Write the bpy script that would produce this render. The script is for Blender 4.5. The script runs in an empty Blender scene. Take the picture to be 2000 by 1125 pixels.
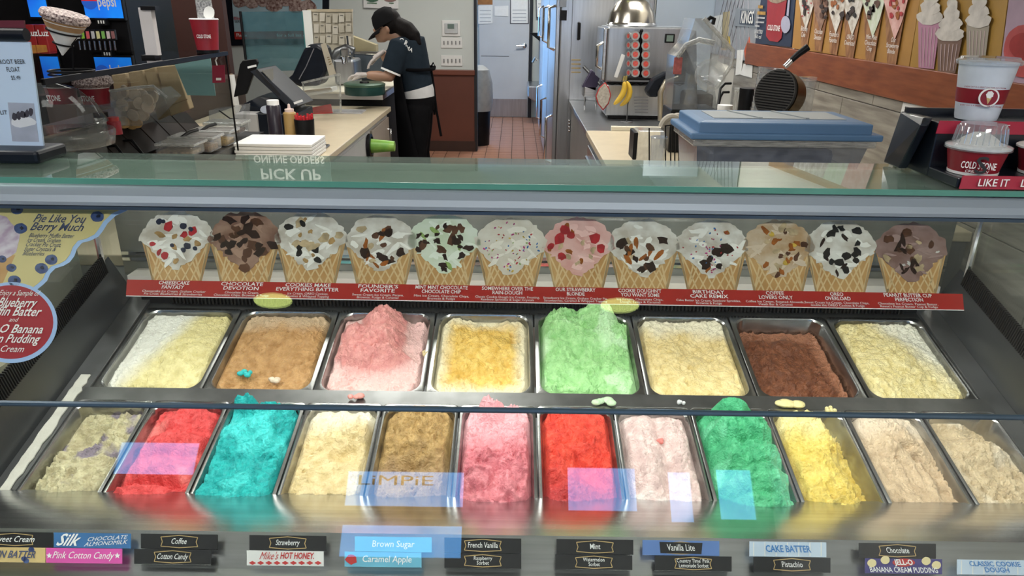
import bpy, bmesh, math, random
import numpy as np
from mathutils import Vector, Matrix

# ------------------------------------------------------------------ camera, world, light
SC = bpy.context.scene
COL = SC.collection
PI = math.pi
R = math.radians
FPX = 1390.0
CAMH = 1.6
PITCH = R(21.5)
ROLL = R(0.8)
FWD = Vector((0, math.cos(PITCH), -math.sin(PITCH)))
_up0 = Vector((0, math.sin(PITCH), math.cos(PITCH)))
_rt0 = Vector((1, 0, 0))
RT = _rt0 * math.cos(ROLL) + _up0 * math.sin(ROLL)
UP = _up0 * math.cos(ROLL) - _rt0 * math.sin(ROLL)
CAM = Vector((0, 0, CAMH))
cd = bpy.data.cameras.new('camera')
cd.sensor_width = 36.0
cd.lens = FPX / 2000.0 * 36.0
cd.clip_start = 0.05
cam = bpy.data.objects.new('camera', cd)
COL.objects.link(cam)
cam.matrix_world = Matrix(((RT.x, UP.x, -FWD.x, 0), (RT.y, UP.y, -FWD.y, 0), (RT.z, UP.z, -FWD.z, CAMH), (0, 0, 0, 1)))
SC.camera = cam

w = bpy.data.worlds.new('world')
SC.world = w
w.use_nodes = True
bg = w.node_tree.nodes['Background']
bg.inputs[0].default_value = (0.22, 0.52, 1.0, 1)
bg.inputs[1].default_value = 4.0
SC.view_settings.view_transform = 'Standard'
SC.view_settings.look = 'None'
SC.view_settings.exposure = 0.0
SC.view_settings.gamma = 1.0
SC.view_settings.use_curve_mapping = False
CEIL = 2.9

def area_light(name, loc, size, power, color=(1, 1, 1), rot=(0, 0, 0), sy=None):
    l = bpy.data.lights.new(name, 'AREA')
    l.energy = power
    l.color = color
    l.size = size
    if sy:
        l.shape = 'RECTANGLE'
        l.size_y = sy
    o = bpy.data.objects.new(name, l)
    COL.objects.link(o)
    o.location = loc
    o.rotation_euler = rot
    return o

# unseen ceiling panels added as fill light; their fixtures are built with the ceiling
ADDED_PANELS = [(-0.6, 3.2), (-0.6, 6.6), (-2.6, 5.0), (0.3, 9.6), (1.0, 4.6), (-2.4, 1.8), (-1.5, -1.2), (0.6, -1.2)]  # customer-side pair added to brighten the cone sign
for i, (x, y) in enumerate(ADDED_PANELS):
    area_light('added_fill_light', (x, y, CEIL - 0.05), 1.1, 38 if y < 0 else 32 if y > 9 else 19, (1.0, 0.98, 0.95), sy=0.55)
# daylight: one light for each pane of the shop front behind the viewer (panes are built with the wall)
SHOPY = -2.6
SHOP_PANES = [(-2.45, -1.95, 1.64, 1.84), (-1.0, -0.28, 1.47, 1.68), (-1.0, -0.28, 1.18, 1.36), (0.36, 0.78, 1.46, 1.72), (0.98, 1.12, 1.40, 1.70), (1.28, 1.50, 1.42, 1.72)]
for (x0, x1, z0, z1) in SHOP_PANES:
    area_light('window_daylight', ((x0+x1)/2, SHOPY - 0.03, (z0+z1)/2), x1-x0, 3.0*PI*(x1-x0)*(z1-z0), (0.05, 0.38, 1.0), rot=(R(90), 0, 0), sy=z1-z0)
# cabinet light strip under the header
area_light('cabinet_light', (0.06, 1.23, CAMH - 0.335), 2.1, 9, (1.0, 0.985, 0.95), rot=(R(32), 0, 0), sy=0.05)

# ------------------------------------------------------------------ helpers
def ray(x, y):
    return FWD + RT * ((x - 1000) / FPX) - UP * ((y - 562.5) / FPX)

def W(x, y, X=None, Y=None, Z=None, P=None):
    """photo pixel -> point on the plane X=, Y=, Z= or P=(point, normal)"""
    d = ray(x, y)
    if X is not None: k = (X - CAM.x) / d.x
    elif Y is not None: k = (Y - CAM.y) / d.y
    elif Z is not None: k = (Z - CAM.z) / d.z
    else: k = (P[0] - CAM).dot(P[1]) / d.dot(P[1])
    return CAM + d * k

class MB:
    def __init__(s):
        s.v = []; s.f = []; s.M = Matrix.Identity(4); s.mi = []; s.cur = 0
    def add(s, vs, fs):
        o = len(s.v)
        s.v += [tuple(s.M @ Vector(p)) for p in vs]
        s.f += [tuple(i + o for i in f) for f in fs]
        s.mi += [s.cur] * len(fs)
        return s
    def bx(s, x0, x1, y0, y1, z0, z1):
        return s.add([(x0,y0,z0),(x1,y0,z0),(x1,y1,z0),(x0,y1,z0),(x0,y0,z1),(x1,y0,z1),(x1,y1,z1),(x0,y1,z1)],
                     [(0,3,2,1),(4,5,6,7),(0,1,5,4),(1,2,6,5),(2,3,7,6),(3,0,4,7)])
    def box(s, c, size):
        return s.bx(c[0]-size[0]/2, c[0]+size[0]/2, c[1]-size[1]/2, c[1]+size[1]/2, c[2]-size[2]/2, c[2]+size[2]/2)
    def tube(s, pts, r, n=8, cap=True, flat=1.0):
        pts = [Vector(p) for p in pts]
        rs = r if isinstance(r, (list, tuple)) else [r] * len(pts)
        vs = []; fs = []
        a = None
        for i, p in enumerate(pts):
            t = (pts[min(i+1, len(pts)-1)] - pts[max(i-1, 0)])
            t = t.normalized() if t.length > 1e-9 else Vector((0,0,1))
            if a is None:
                a = Vector((0,0,1)) if abs(t.z) < 0.9 else Vector((1,0,0))
            a = (a - t * a.dot(t)).normalized()
            b = t.cross(a)
            for k in range(n):
                q = 2 * PI * k / n
                vs.append(p + a * (math.cos(q) * rs[i] * flat) + b * (math.sin(q) * rs[i]))
        for i in range(len(pts) - 1):
            for k in range(n):
                fs.append((i*n+k, i*n+(k+1) % n, (i+1)*n+(k+1) % n, (i+1)*n+k))
        if cap:
            fs.append(tuple(range(n))[::-1]); fs.append(tuple((len(pts)-1)*n+k for k in range(n)))
        return s.add(vs, fs)
    def cyl(s, p0, p1, r0, r1=None, n=20, cap=True):
        return s.tube([p0, p1], [r0, r0 if r1 is None else r1], n, cap)
    def lathe(s, prof, c=(0,0,0), n=28, M=None):
        vs = []; fs = []
        for (r, z) in prof:
            for k in range(n):
                q = 2*PI*k/n
                p = Vector((r*math.cos(q), r*math.sin(q), z))
                if M: p = M @ p
                vs.append(p + Vector(c))
        for i in range(len(prof)-1):
            for k in range(n):
                fs.append((i*n+k, i*n+(k+1) % n, (i+1)*n+(k+1) % n, (i+1)*n+k))
        if prof[0][0] > 1e-5: fs.append(tuple(range(n))[::-1])
        if prof[-1][0] > 1e-5: fs.append(tuple((len(prof)-1)*n+k for k in range(n)))
        return s.add(vs, fs)
    def ball(s, c, r, n=14, m=8):
        rr = r if isinstance(r, (tuple, list)) else (r, r, r)
        vs = []; fs = []
        for i in range(m+1):
            t = PI*i/m
            for k in range(n):
                q = 2*PI*k/n
                vs.append((c[0]+rr[0]*math.sin(t)*math.cos(q), c[1]+rr[1]*math.sin(t)*math.sin(q), c[2]-rr[2]*math.cos(t)))
        for i in range(m):
            for k in range(n):
                fs.append((i*n+k, i*n+(k+1) % n, (i+1)*n+(k+1) % n, (i+1)*n+k))
        return s.add(vs, fs)
    def slab(s, pts, off):
        """polygon (3-D points, planar) given a thickness: off is a vector"""
        n = len(pts); off = Vector(off)
        vs = [Vector(p) for p in pts] + [Vector(p) + off for p in pts]
        fs = [tuple(range(n)), tuple(range(2*n-1, n-1, -1))] + [(i, n+i, n+(i+1) % n, (i+1) % n) for i in range(n)]
        return s.add(vs, fs)
    def sheet(s, fn, nu, nv):
        vs = [fn(i/nu, j/nv) for j in range(nv+1) for i in range(nu+1)]
        fs = [(j*(nu+1)+i, j*(nu+1)+i+1, (j+1)*(nu+1)+i+1, (j+1)*(nu+1)+i) for j in range(nv) for i in range(nu)]
        return s.add(vs, fs)
    def build(s, name, mat, parent=None, smooth=False, bevel=0, remesh=0, solid=0, sub=0):
        me = bpy.data.meshes.new(name)
        vs = np.array(s.v, dtype=float).reshape(-1, 3)
        if parent is not None: org = Vector(wloc(parent))
        else:
            mn = vs.min(0); mx = vs.max(0)
            org = Vector(((mn[0]+mx[0])/2, (mn[1]+mx[1])/2, mn[2]))
        vs = vs - np.array(org)
        me.from_pydata([tuple(p) for p in vs], [], s.f)
        mats = mat if isinstance(mat, (list, tuple)) else [mat]
        for m in mats: me.materials.append(m)
        if len(mats) > 1: me.polygons.foreach_set('material_index', s.mi)
        bm = bmesh.new(); bm.from_mesh(me)
        bmesh.ops.recalc_face_normals(bm, faces=bm.faces)
        bm.to_mesh(me); bm.free()
        if smooth:
            me.polygons.foreach_set('use_smooth', [True]*len(me.polygons))
            if smooth != 2: me.set_sharp_from_angle(angle=R(40))
        o = bpy.data.objects.new(name, me)
        COL.objects.link(o)
        if parent is not None: o.parent = parent
        else: o.location = org
        if remesh:
            m = o.modifiers.new('remesh', 'REMESH'); m.mode = 'VOXEL'; m.voxel_size = remesh; m.use_smooth_shade = True
            m = o.modifiers.new('smooth', 'SMOOTH'); m.iterations = 5
        if solid:
            m = o.modifiers.new('solid', 'SOLIDIFY'); m.thickness = solid; m.offset = 0
        if bevel:
            m = o.modifiers.new('bevel', 'BEVEL'); m.width = bevel; m.segments = 2; m.limit_method = 'ANGLE'
        if sub:
            m = o.modifiers.new('sub', 'SUBSURF'); m.levels = sub; m.render_levels = sub
        return o

def wloc(o):
    l = Vector(o.location)
    while o.parent: o = o.parent; l += Vector(o.location)
    return l

def tag(o, label, cat, group=None, kind=None):
    o['label'] = label
    if cat: o['category'] = cat
    if group: o['group'] = group
    if kind: o['kind'] = kind
    return o

def struct(o, label, cat):
    o['kind'] = 'structure'; o['label'] = label; o['category'] = cat
    return o

def thing(name, label, cat, loc, group=None):
    o = bpy.data.objects.new(name, None)
    COL.objects.link(o)
    o.location = loc; o.empty_display_size = 0.05
    return tag(o, label, cat, group)

def text(s, mat, org, right, up, size, parent, width=None, align='CENTER', name='lettering', shear=0, bold=0, lift=0.0006, spacing=1.0):
    """flat print: letters as a mesh on the plane (org, right, up)"""
    cu = bpy.data.curves.new('t', 'FONT')
    cu.body = s; cu.align_x = align; cu.align_y = 'CENTER'; cu.size = 1.0; cu.resolution_u = 2; cu.shear = shear
    cu.offset = bold; cu.space_line = 0.85; cu.space_character = spacing
    ob = bpy.data.objects.new('t', cu)
    me0 = ob.to_mesh()
    n = len(me0.vertices)
    co = np.zeros(n*3); me0.vertices.foreach_get('co', co); co = co.reshape(-1, 3)
    fs = [tuple(p.vertices) for p in me0.polygons]
    ob.to_mesh_clear(); bpy.data.objects.remove(ob); bpy.data.curves.remove(cu)
    if n == 0: return None
    right = Vector(right).normalized(); up = Vector(up); up = (up - right*up.dot(right)).normalized(); nn = right.cross(up)
    sx = size
    if width:
        ww = co[:, 0].max() - co[:, 0].min(); sx = width / ww
    org = Vector(org) + nn*lift - wloc(parent)
    vs = [org + right*(c[0]*sx) + up*(c[1]*size) for c in co]
    me = bpy.data.meshes.new(name)
    me.from_pydata(vs, [], fs); me.materials.append(mat)
    o = bpy.data.objects.new(name, me); COL.objects.link(o); o.parent = parent
    return o

def ptext(s, mat, x, y, hpx, wpx, plane, parent, slope=0.0, **kw):
    """text whose centre, height and width are read off the photo, laid on a plane"""
    p0 = W(x - wpx/2, y - slope*wpx/2, **plane); p1 = W(x + wpx/2, y + slope*wpx/2, **plane)
    q0 = W(x, y + hpx/2, **plane); q1 = W(x, y - hpx/2, **plane)
    return text(s, mat, W(x, y, **plane), p1 - p0, q1 - q0, (q1-q0).length*1.4/max(1, s.count('\n')*1.2+1), parent, width=(p1-p0).length, **kw)

# ------------------------------------------------------------------ materials
MATS = {}
def mat(name, col, rough=0.5, metal=0.0, var=0.12, scale=12.0, bump=0.0, bscale=None, col2=None, emit=0.0, spec=0.5, stretch=None, sss=0.0, coat=0.0, attr=None, attrcol=None, detail=4.0):
    if name in MATS: return MATS[name]
    m = bpy.data.materials.new(name); m.use_nodes = True
    nt = m.node_tree; b = nt.nodes['Principled BSDF']
    b.inputs['Roughness'].default_value = rough; b.inputs['Metallic'].default_value = metal
    b.inputs['Specular IOR Level'].default_value = spec
    if coat: b.inputs['Coat Weight'].default_value = coat
    tc = nt.nodes.new('ShaderNodeTexCoord'); mp = nt.nodes.new('ShaderNodeMapping')
    nt.links.new(tc.outputs['Object'], mp.inputs[0])
    if stretch: mp.inputs['Scale'].default_value = stretch
    nz = nt.nodes.new('ShaderNodeTexNoise'); nz.inputs['Scale'].default_value = scale; nz.inputs['Detail'].default_value = detail
    nt.links.new(mp.outputs[0], nz.inputs['Vector'])
    rp = nt.nodes.new('ShaderNodeValToRGB')
    c2 = col2 if col2 else tuple(max(0, c*(1-var)) for c in col)
    rp.color_ramp.elements[0].position = 0.35; rp.color_ramp.elements[1].position = 0.65
    rp.color_ramp.elements[0].color = (*c2, 1); rp.color_ramp.elements[1].color = (*col, 1)
    nt.links.new(nz.outputs['Fac'], rp.inputs[0])
    out = rp.outputs[0]
    if attr:
        at = nt.nodes.new('ShaderNodeAttribute'); at.attribute_name = attr
        mx = nt.nodes.new('ShaderNodeMix'); mx.data_type = 'RGBA'
        nt.links.new(at.outputs['Fac'], mx.inputs[0]); nt.links.new(out, mx.inputs[6])
        mx.inputs[7].default_value = (*attrcol, 1); out = mx.outputs[2]
    nt.links.new(out, b.inputs['Base Color'])
    if sss:
        b.inputs['Subsurface Weight'].default_value = sss; b.inputs['Subsurface Radius'].default_value = (0.01, 0.008, 0.006)
    if emit:
        nt.links.new(out, b.inputs['Emission Color']); b.inputs['Emission Strength'].default_value = emit
    if bump:
        n2 = nt.nodes.new('ShaderNodeTexNoise'); n2.inputs['Scale'].default_value = bscale or scale*4; n2.inputs['Detail'].default_value = 5
        nt.links.new(mp.outputs[0], n2.inputs['Vector'])
        bp = nt.nodes.new('ShaderNodeBump'); bp.inputs['Strength'].default_value = bump; bp.inputs['Distance'].default_value = 0.007 if name.startswith('ice_cream') else 0.004
        nt.links.new(n2.outputs['Fac'], bp.inputs['Height']); nt.links.new(bp.outputs[0], b.inputs['Normal'])
    MATS[name] = m
    return m

def glassmat(name, tint=(0.95, 0.98, 0.97), f0=0.04, haze=0.0, hazecol=(1, 1, 1), rough=0.0):
    """thin clear sheet: transparent, with reflection growing towards grazing angles"""
    if name in MATS: return MATS[name]
    m = bpy.data.materials.new(name); m.use_nodes = True
    nt = m.node_tree; nt.nodes.remove(nt.nodes['Principled BSDF'])
    out = nt.nodes['Material Output']
    tr = nt.nodes.new('ShaderNodeBsdfTransparent'); tr.inputs[0].default_value = (*tint, 1)
    gl = nt.nodes.new('ShaderNodeBsdfGlossy'); gl.inputs['Roughness'].default_value = rough
    lw = nt.nodes.new('ShaderNodeLayerWeight'); lw.inputs[0].default_value = 0.5
    pw = nt.nodes.new('ShaderNodeMath'); pw.operation = 'POWER'; pw.inputs[1].default_value = 5
    nt.links.new(lw.outputs['Facing'], pw.inputs[0])
    ma = nt.nodes.new('ShaderNodeMath'); ma.operation = 'MULTIPLY_ADD'; ma.inputs[1].default_value = 1-f0; ma.inputs[2].default_value = f0
    nt.links.new(pw.outputs[0], ma.inputs[0])
    base = tr.outputs[0]
    if haze:
        df = nt.nodes.new('ShaderNodeBsdfDiffuse'); df.inputs[0].default_value = (*hazecol, 1)
        nz = nt.nodes.new('ShaderNodeTexNoise'); nz.inputs['Scale'].default_value = 9
        mu = nt.nodes.new('ShaderNodeMath'); mu.operation = 'MULTIPLY'; mu.inputs[1].default_value = haze*2
        nt.links.new(nz.outputs['Fac'], mu.inputs[0])
        m0 = nt.nodes.new('ShaderNodeMixShader'); nt.links.new(mu.outputs[0], m0.inputs[0])
        nt.links.new(base, m0.inputs[1]); nt.links.new(df.outputs[0], m0.inputs[2]); base = m0.outputs[0]
    mx = nt.nodes.new('ShaderNodeMixShader')
    nt.links.new(ma.outputs[0], mx.inputs[0]); nt.links.new(base, mx.inputs[1]); nt.links.new(gl.outputs[0], mx.inputs[2])
    nt.links.new(mx.outputs[0], out.inputs[0])
    MATS[name] = m
    return m

STEEL = mat('brushed_steel', (0.62, 0.63, 0.64), 0.28, 1.0, 0.18, 30, 0.02, 120, stretch=(0.15, 3, 3))
STEELD = mat('dark_steel', (0.17, 0.175, 0.18), 0.35, 0.9, 0.3, 14, 0.03, 90)
STEELV = mat('upright_steel', (0.55, 0.57, 0.60), 0.3, 0.95, 0.15, 10, 0.015, 60, stretch=(4, 4, 0.3))
CHROME = mat('chrome', (0.8, 0.8, 0.8), 0.12, 1.0, 0.05)
BLACK = mat('black_plastic', (0.007, 0.007, 0.008), 0.4, 0, 0.3, 20, spec=0.22)
BLACKM = mat('black_matte', (0.010, 0.010, 0.011), 0.8, 0, 0.3, 20, spec=0.15)
NAVY = mat('navy_black', (0.006, 0.009, 0.016), 0.4, 0, 0.3, 20, spec=0.25)
WHITE = mat('white_paint', (0.80, 0.80, 0.77), 0.6, 0, 0.04, 6)
PAPER = mat('white_paper', (0.82, 0.82, 0.80), 0.8, 0, 0.05, 25)
PRINTW = mat('white_print', (0.86, 0.86, 0.84), 0.6, 0, 0.03, 25)
PRINTK = mat('black_print', (0.02, 0.02, 0.022), 0.6, 0, 0.1, 25)
PRINTG = mat('gold_print', (0.55, 0.38, 0.16), 0.5, 0, 0.1, 25)
RED = mat('sign_red', (0.42, 0.022, 0.016), 0.45, 0, 0.12, 9)
CUPRED = mat('cup_red', (0.28, 0.010, 0.022), 0.42, 0, 0.2, 18)
GLASS = glassmat('pane_glass', (0.96, 0.985, 0.975), 0.045)
GLASSG = glassmat('green_shelf_glass', (0.80, 0.88, 0.84), 0.07, 0.12, (0.55, 0.68, 0.61))
PLASTIC = glassmat('clear_plastic', (0.90, 0.91, 0.91), 0.06, 0.13, (0.85, 0.87, 0.88), 0.12)
PLASTICM = glassmat('milky_plastic', (0.75, 0.76, 0.75), 0.06, 0.3, (0.8, 0.8, 0.76), 0.2)
CREAM = mat('cream_laminate', (0.62, 0.53, 0.38), 0.32, 0, 0.07, 14)

# lattice noise
_rng = np.random.RandomState(7)
_LAT = _rng.rand(64, 64, 64)
def vnoise(x, y, z=0.0):
    x, y, z = np.broadcast_arrays(np.asarray(x, float), np.asarray(y, float), np.asarray(z, float))
    xi = np.floor(x).astype(int); yi = np.floor(y).astype(int); zi = np.floor(z).astype(int)
    fx = x-xi; fy = y-yi; fz = z-zi
    fx = fx*fx*(3-2*fx); fy = fy*fy*(3-2*fy); fz = fz*fz*(3-2*fz)
    g = lambda a, b, c: _LAT[(xi+a) % 64, (yi+b) % 64, (zi+c) % 64]
    l0 = (g(0,0,0)*(1-fx)+g(1,0,0)*fx)*(1-fy) + (g(0,1,0)*(1-fx)+g(1,1,0)*fx)*fy
    l1 = (g(0,0,1)*(1-fx)+g(1,0,1)*fx)*(1-fy) + (g(0,1,1)*(1-fx)+g(1,1,1)*fx)*fy
    return (l0*(1-fz)+l1*fz)*2-1
def fbm(x, y, z=0.0, o=4, ridged=False):
    s = 0; a = 1; t = 0
    for i in range(o):
        n = vnoise(x*2**i+i*7.3, y*2**i+i*3.1, z+i*5.7)
        s = s + a*((1-2*np.abs(n)) if ridged else n); t += a; a *= 0.5
    return s/t

# ------------------------------------------------------------------ room shell
FLOOR = mat('grout', (0.07, 0.045, 0.035), 0.8, 0, 0.3, 8)
TILE = mat('quarry_tile', (0.42, 0.20, 0.12), 0.75, 0, 0.35, 3, 0.05, 40)
LX, RX = -4.2, 1.6
WALLY, DOORY = 8.5, 11.4
m = MB(); m.bx(LX, RX, SHOPY, DOORY+0.1, -0.05, -0.006)
floor = struct(m.build('floor', FLOOR), 'brown quarry tile floor of the shop', 'floor')
# tiles of the aisle as far as they can be picked apart
tl = bpy.data.meshes.new('tile')
m = MB(); m.bx(-0.0735, 0.0735, -0.0735, 0.0735, -0.007, 0.002)
t0 = m.build('tile', TILE, floor, bevel=0.002); tme = t0.data; bpy.data.objects.remove(t0)
rnd = random.Random(3)
n = 0
for j in range(27):
    for i in range(11):
        o = bpy.data.objects.new('tile', tme); COL.objects.link(o); o.parent = floor
        o.location = Vector((-1.02 + i*0.153, 7.45 + j*0.153, rnd.uniform(-0.0006, 0.0006)))
        n += 1
m = MB()
for j in range(-2, 16):                                              # nearer floor lies behind the counters: wider tiles joined
    for i in range(12):
        m.bx(-1.1+i*0.153-0.0735, -1.1+i*0.153+0.0735, 7.3-j*0.153-0.0735, 7.3-j*0.153+0.0735, -0.007, 0.002)
o = m.build('tile_field', TILE, floor); o['kind'] = 'stuff'
m = MB(); m.bx(LX, RX, SHOPY, DOORY+0.1, CEIL, CEIL+0.05)
struct(m.build('ceiling', mat('ceiling_white', (0.45, 0.45, 0.43), 0.8, 0, 0.06, 3)), 'off white shop ceiling overhead', 'ceiling')
WALLW = mat('wall_white', (0.62, 0.66, 0.63), 0.7, 0, 0.05, 2, 0.02, 60)
m = MB(); m.bx(LX-0.1, LX, SHOPY, DOORY, 0, CEIL)
struct(m.build('wall_left', mat('left_wall_brown', (0.06, 0.02, 0.012), 0.6, 0, 0.2, 3)), 'dark brown left wall behind the drinks machine', 'wall')
# far wall with thermostat (in front of the back corridor) and corridor end wall
FX = W(930, 200, Y=WALLY).x
m = MB(); m.bx(LX, FX, WALLY, WALLY+0.12, 0, CEIL)
struct(m.build('wall_back', WALLW), 'pale wall with thermostat and brown wainscot at the far end', 'wall')
m = MB(); m.bx(FX-0.2, RX, DOORY, DOORY+0.1, 0, CEIL)
struct(m.build('wall_corridor', WALLW), 'white end wall of the back corridor around the door', 'wall')
# right wall: base, wavy stone tiles, wood board
m = MB(); m.bx(RX, RX+0.1, SHOPY, DOORY, 0, CEIL)
wr = struct(m.build('wall_right', mat('wall_right_white', (0.66, 0.63, 0.56), 0.6, 0, 0.06, 3)), 'right wall with stone tiles, wood board and menu posters', 'wall')
def wavy(name, ca, cb):
    if name in MATS: return MATS[name]
    mm = mat(name, ca, 0.35, 0, 0.1, 3, col2=cb, stretch=(1, 1.2, 14), detail=6)
    return mm
STONE = wavy('wavy_stone', (0.36, 0.335, 0.29), (0.20, 0.18, 0.155))
k = 0
for r_ in range(5):
    z0 = r_*0.305
    for c_ in range(9):
        y0 = 0.2 + c_*0.61 - (0.305 if r_ % 2 else 0)
        z1 = min(z0+0.301, 1.262)
        if z1 - z0 < 0.02: continue
        m = MB(); m.bx(RX-0.012, RX, y0, y0+0.606, z0, z1)
        m.build('tile', STONE, wr, bevel=0.0015)
BOARDM = mat('cherry_wood', (0.26, 0.075, 0.028), 0.4, 0, 0.1, 4, col2=(0.17, 0.042, 0.015), stretch=(1, 1.5, 12), detail=6)
by0 = 0.6; by1 = W(1464, 110, X=RX).y
zb = W(1866, 220, X=RX).z; zt = W(1871, 143, X=RX).z
m = MB(); m.bx(RX-0.03, RX, by0, by1, zb, zt)
struct(m.build('trim_1', BOARDM, bevel=0.003), 'reddish brown wood board along the right wall under the menu posters', 'trim')
# shop front behind the viewer
m = MB()
DARKW = mat('shop_front_dark', (0.035, 0.035, 0.04), 0.5, 0, 0.2, 4)
xs = sorted({LX, RX} | {p[0] for p in SHOP_PANES} | {p[1] for p in SHOP_PANES})
zs = sorted({0, CEIL} | {p[2] for p in SHOP_PANES} | {p[3] for p in SHOP_PANES})
for i in range(len(xs)-1):
    for j in range(len(zs)-1):
        cx = (xs[i]+xs[i+1])/2; cz = (zs[j]+zs[j+1])/2
        if any(p[0] < cx < p[1] and p[2] < cz < p[3] for p in SHOP_PANES): continue
        m.bx(xs[i], xs[i+1], SHOPY-0.02, SHOPY, zs[j], zs[j+1])
wf = struct(m.build('wall_front', DARKW), 'dark shop front wall with daylight panes behind the viewer', 'wall')
text('LiMPiE', PRINTK, (-0.70, SHOPY+0.004, 1.62), (1, 0, 0), (0, 0, 1), 0.085, wf, width=0.46, lift=0.0)
# ceiling fixtures
DOWN = mat('lamp_glow', (1.0, 0.97, 0.88), 0.5, 0, 0.02, emit=10.0)
OVAL = mat('oval_lamp_glow', (0.85, 1.0, 0.30), 0.5, 0, 0.02, emit=7.0)  # glass tint and flattened reflection put into the lens colour and shape
for i, (x, y) in enumerate([(-0.95, 0.85), (0.43, 0.85), (-0.2, -1.2), (-0.7, 5.2), (0.35, 5.2), (-2.2, 0.85)]):
    t = thing('downlight', 'recessed ceiling downlight flattened to shape its reflection, %s' % ['over the case on the left', 'over the case on the right', 'over the customer area', 'above the left counter aisle', 'above the right counter aisle', 'over the menu stand side'][i], 'lamp', (x, y, CEIL), 'recessed ceiling downlights')
    m = MB(); m.lathe([(0.078, -0.004), (0.095, -0.006), (0.1, 0.0), (0.078, 0.0)], (x, y, CEIL-0.002), M=Matrix(((1.1, 0, 0), (0, 0.5, 0), (0, 0, 1)))); m.build('trim_ring', mat('ring_grey', (0.3, 0.3, 0.3), 0.5), t, smooth=True)
    m = MB(); m.lathe([(0.0, -0.012), (0.05, -0.010), (0.078, -0.003)], (x, y, CEIL-0.001), M=Matrix(((1.1, 0, 0), (0, 0.42, 0), (0, 0, 1)))); m.build('lens', OVAL, t, smooth=True)
for i, (x, y) in enumerate(ADDED_PANELS):  # bodies of the added fill panels, out of view
    t = thing('added_ceiling_panel', 'rectangular ceiling panel added for fill light, %s' % ['above the service aisle', 'above the far aisle', 'above the drinks machine side', 'in the back corridor', 'above the right counter', 'above the toppings counter', 'over the customer side on the left', 'over the customer side on the right'][i], 'lamp', (x, y, CEIL), 'rectangular ceiling panels added for fill light')
    m = MB(); m.bx(x-0.6, x+0.6, y-0.3, y+0.3, CEIL-0.03, CEIL); m.build('housing', WHITE, t)
    m = MB(); m.bx(x-0.56, x+0.56, y-0.27, y+0.27, CEIL-0.034, CEIL-0.03); m.build('diffuser', DOWN, t)

# ------------------------------------------------------------------ ice cream cabinet
TILT = R(15.0)
CX0 = 0.06                                  # centre of the pan field
ct, st_ = math.cos(TILT), math.sin(TILT)
F0 = Vector((CX0, 1.130, CAMH-0.945))       # front edge of the front pan row
B0 = Vector((CX0, 1.486, CAMH-0.865))       # front edge of the back pan row
def TP(o, u, s, n):
    return Vector((o.x+u, o.y + s*ct - n*st_, o.z + s*st_ + n*ct))
TOPZ = CAMH - 0.27
HX0, HX1 = -1.24, 1.34
case = thing('ice_cream_cabinet', 'long glass fronted ice cream cabinet filled with steel pans', 'display case', (CX0, 1.3, 0))
def drop(y, dr): return (y, CAMH-dr)
GT = (1.15, CAMH-0.325); GS = (0.873, CAMH-0.529); GB = (0.735, CAMH-0.845)
def strip(x0, x1, prof, th=None):
    m = MB()
    for (a, b) in zip(prof[:-1], prof[1:]):
        m.add([(x0, a[0], a[1]), (x1, a[0], a[1]), (x1, b[0], b[1]), (x0, b[0], b[1])], [(0, 1, 2, 3)])
    return m
# outer body below
m = MB(); m.bx(HX0, HX1, 0.735, 1.95, 0.1, CAMH-1.10); m.build('body', STEELD, case)
m = MB(); m.bx(HX0, HX1, 0.72, 0.74, 0.1, GB[1]); m.build('front_panel', mat('front_maroon', (0.13, 0.02, 0.02), 0.4), case)
m = MB(); m.bx(HX0+0.05, HX1-0.05, 0.8, 1.9, 0.0, 0.1); m.build('plinth', BLACKM, case)
# top glass shelf
m = MB(); m.bx(HX0, HX1, 1.15, 1.365, TOPZ-0.008, TOPZ); m.build('top_glass', GLASSG, case)
m = MB(); m.bx(HX0, HX1, 1.1485, 1.1505, TOPZ-0.009, TOPZ+0.0005); m.build('glass_edge', mat('glass_edge_green', (0.10, 0.30, 0.24), 0.2, 0, 0.1), case)
# header: rounded fascia and lamp housing
SATIN = mat('satin_aluminium', (0.30, 0.35, 0.40), 0.5, 0.3, 0.06, 8, stretch=(0.2, 3, 3))
hp = [(1.18, TOPZ-0.009), (1.160, TOPZ-0.010), (1.150, TOPZ-0.015), (1.140, TOPZ-0.026), (1.135, TOPZ-0.036), (1.136, TOPZ-0.042), (1.16, TOPZ-0.044), (1.20, TOPZ-0.046)]
strip(HX0, HX1, hp).build('header_fascia', SATIN, case, smooth=True)
m = MB(); m.bx(HX0, HX1, 1.17, 1.365, TOPZ-0.03, TOPZ-0.012); m.build('header_tray', mat('tray_green_grey', (0.50, 0.56, 0.51), 0.45, 0.1, 0.1, 5), case)
m = MB(); m.bx(HX0, HX1, 1.136, 1.153, TOPZ-0.049, TOPZ-0.0435); m.build('glass_channel', mat('channel_blue', (0.08, 0.12, 0.17), 0.35, 0.6), case)
m = MB(); m.bx(-1.0, 1.12, 1.19, 1.27, TOPZ-0.058, TOPZ-0.052); m.build('lamp_strip', mat('strip_glow', (1, 0.98, 0.94), 0.5, 0, 0.02, emit=5.0), case)
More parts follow.
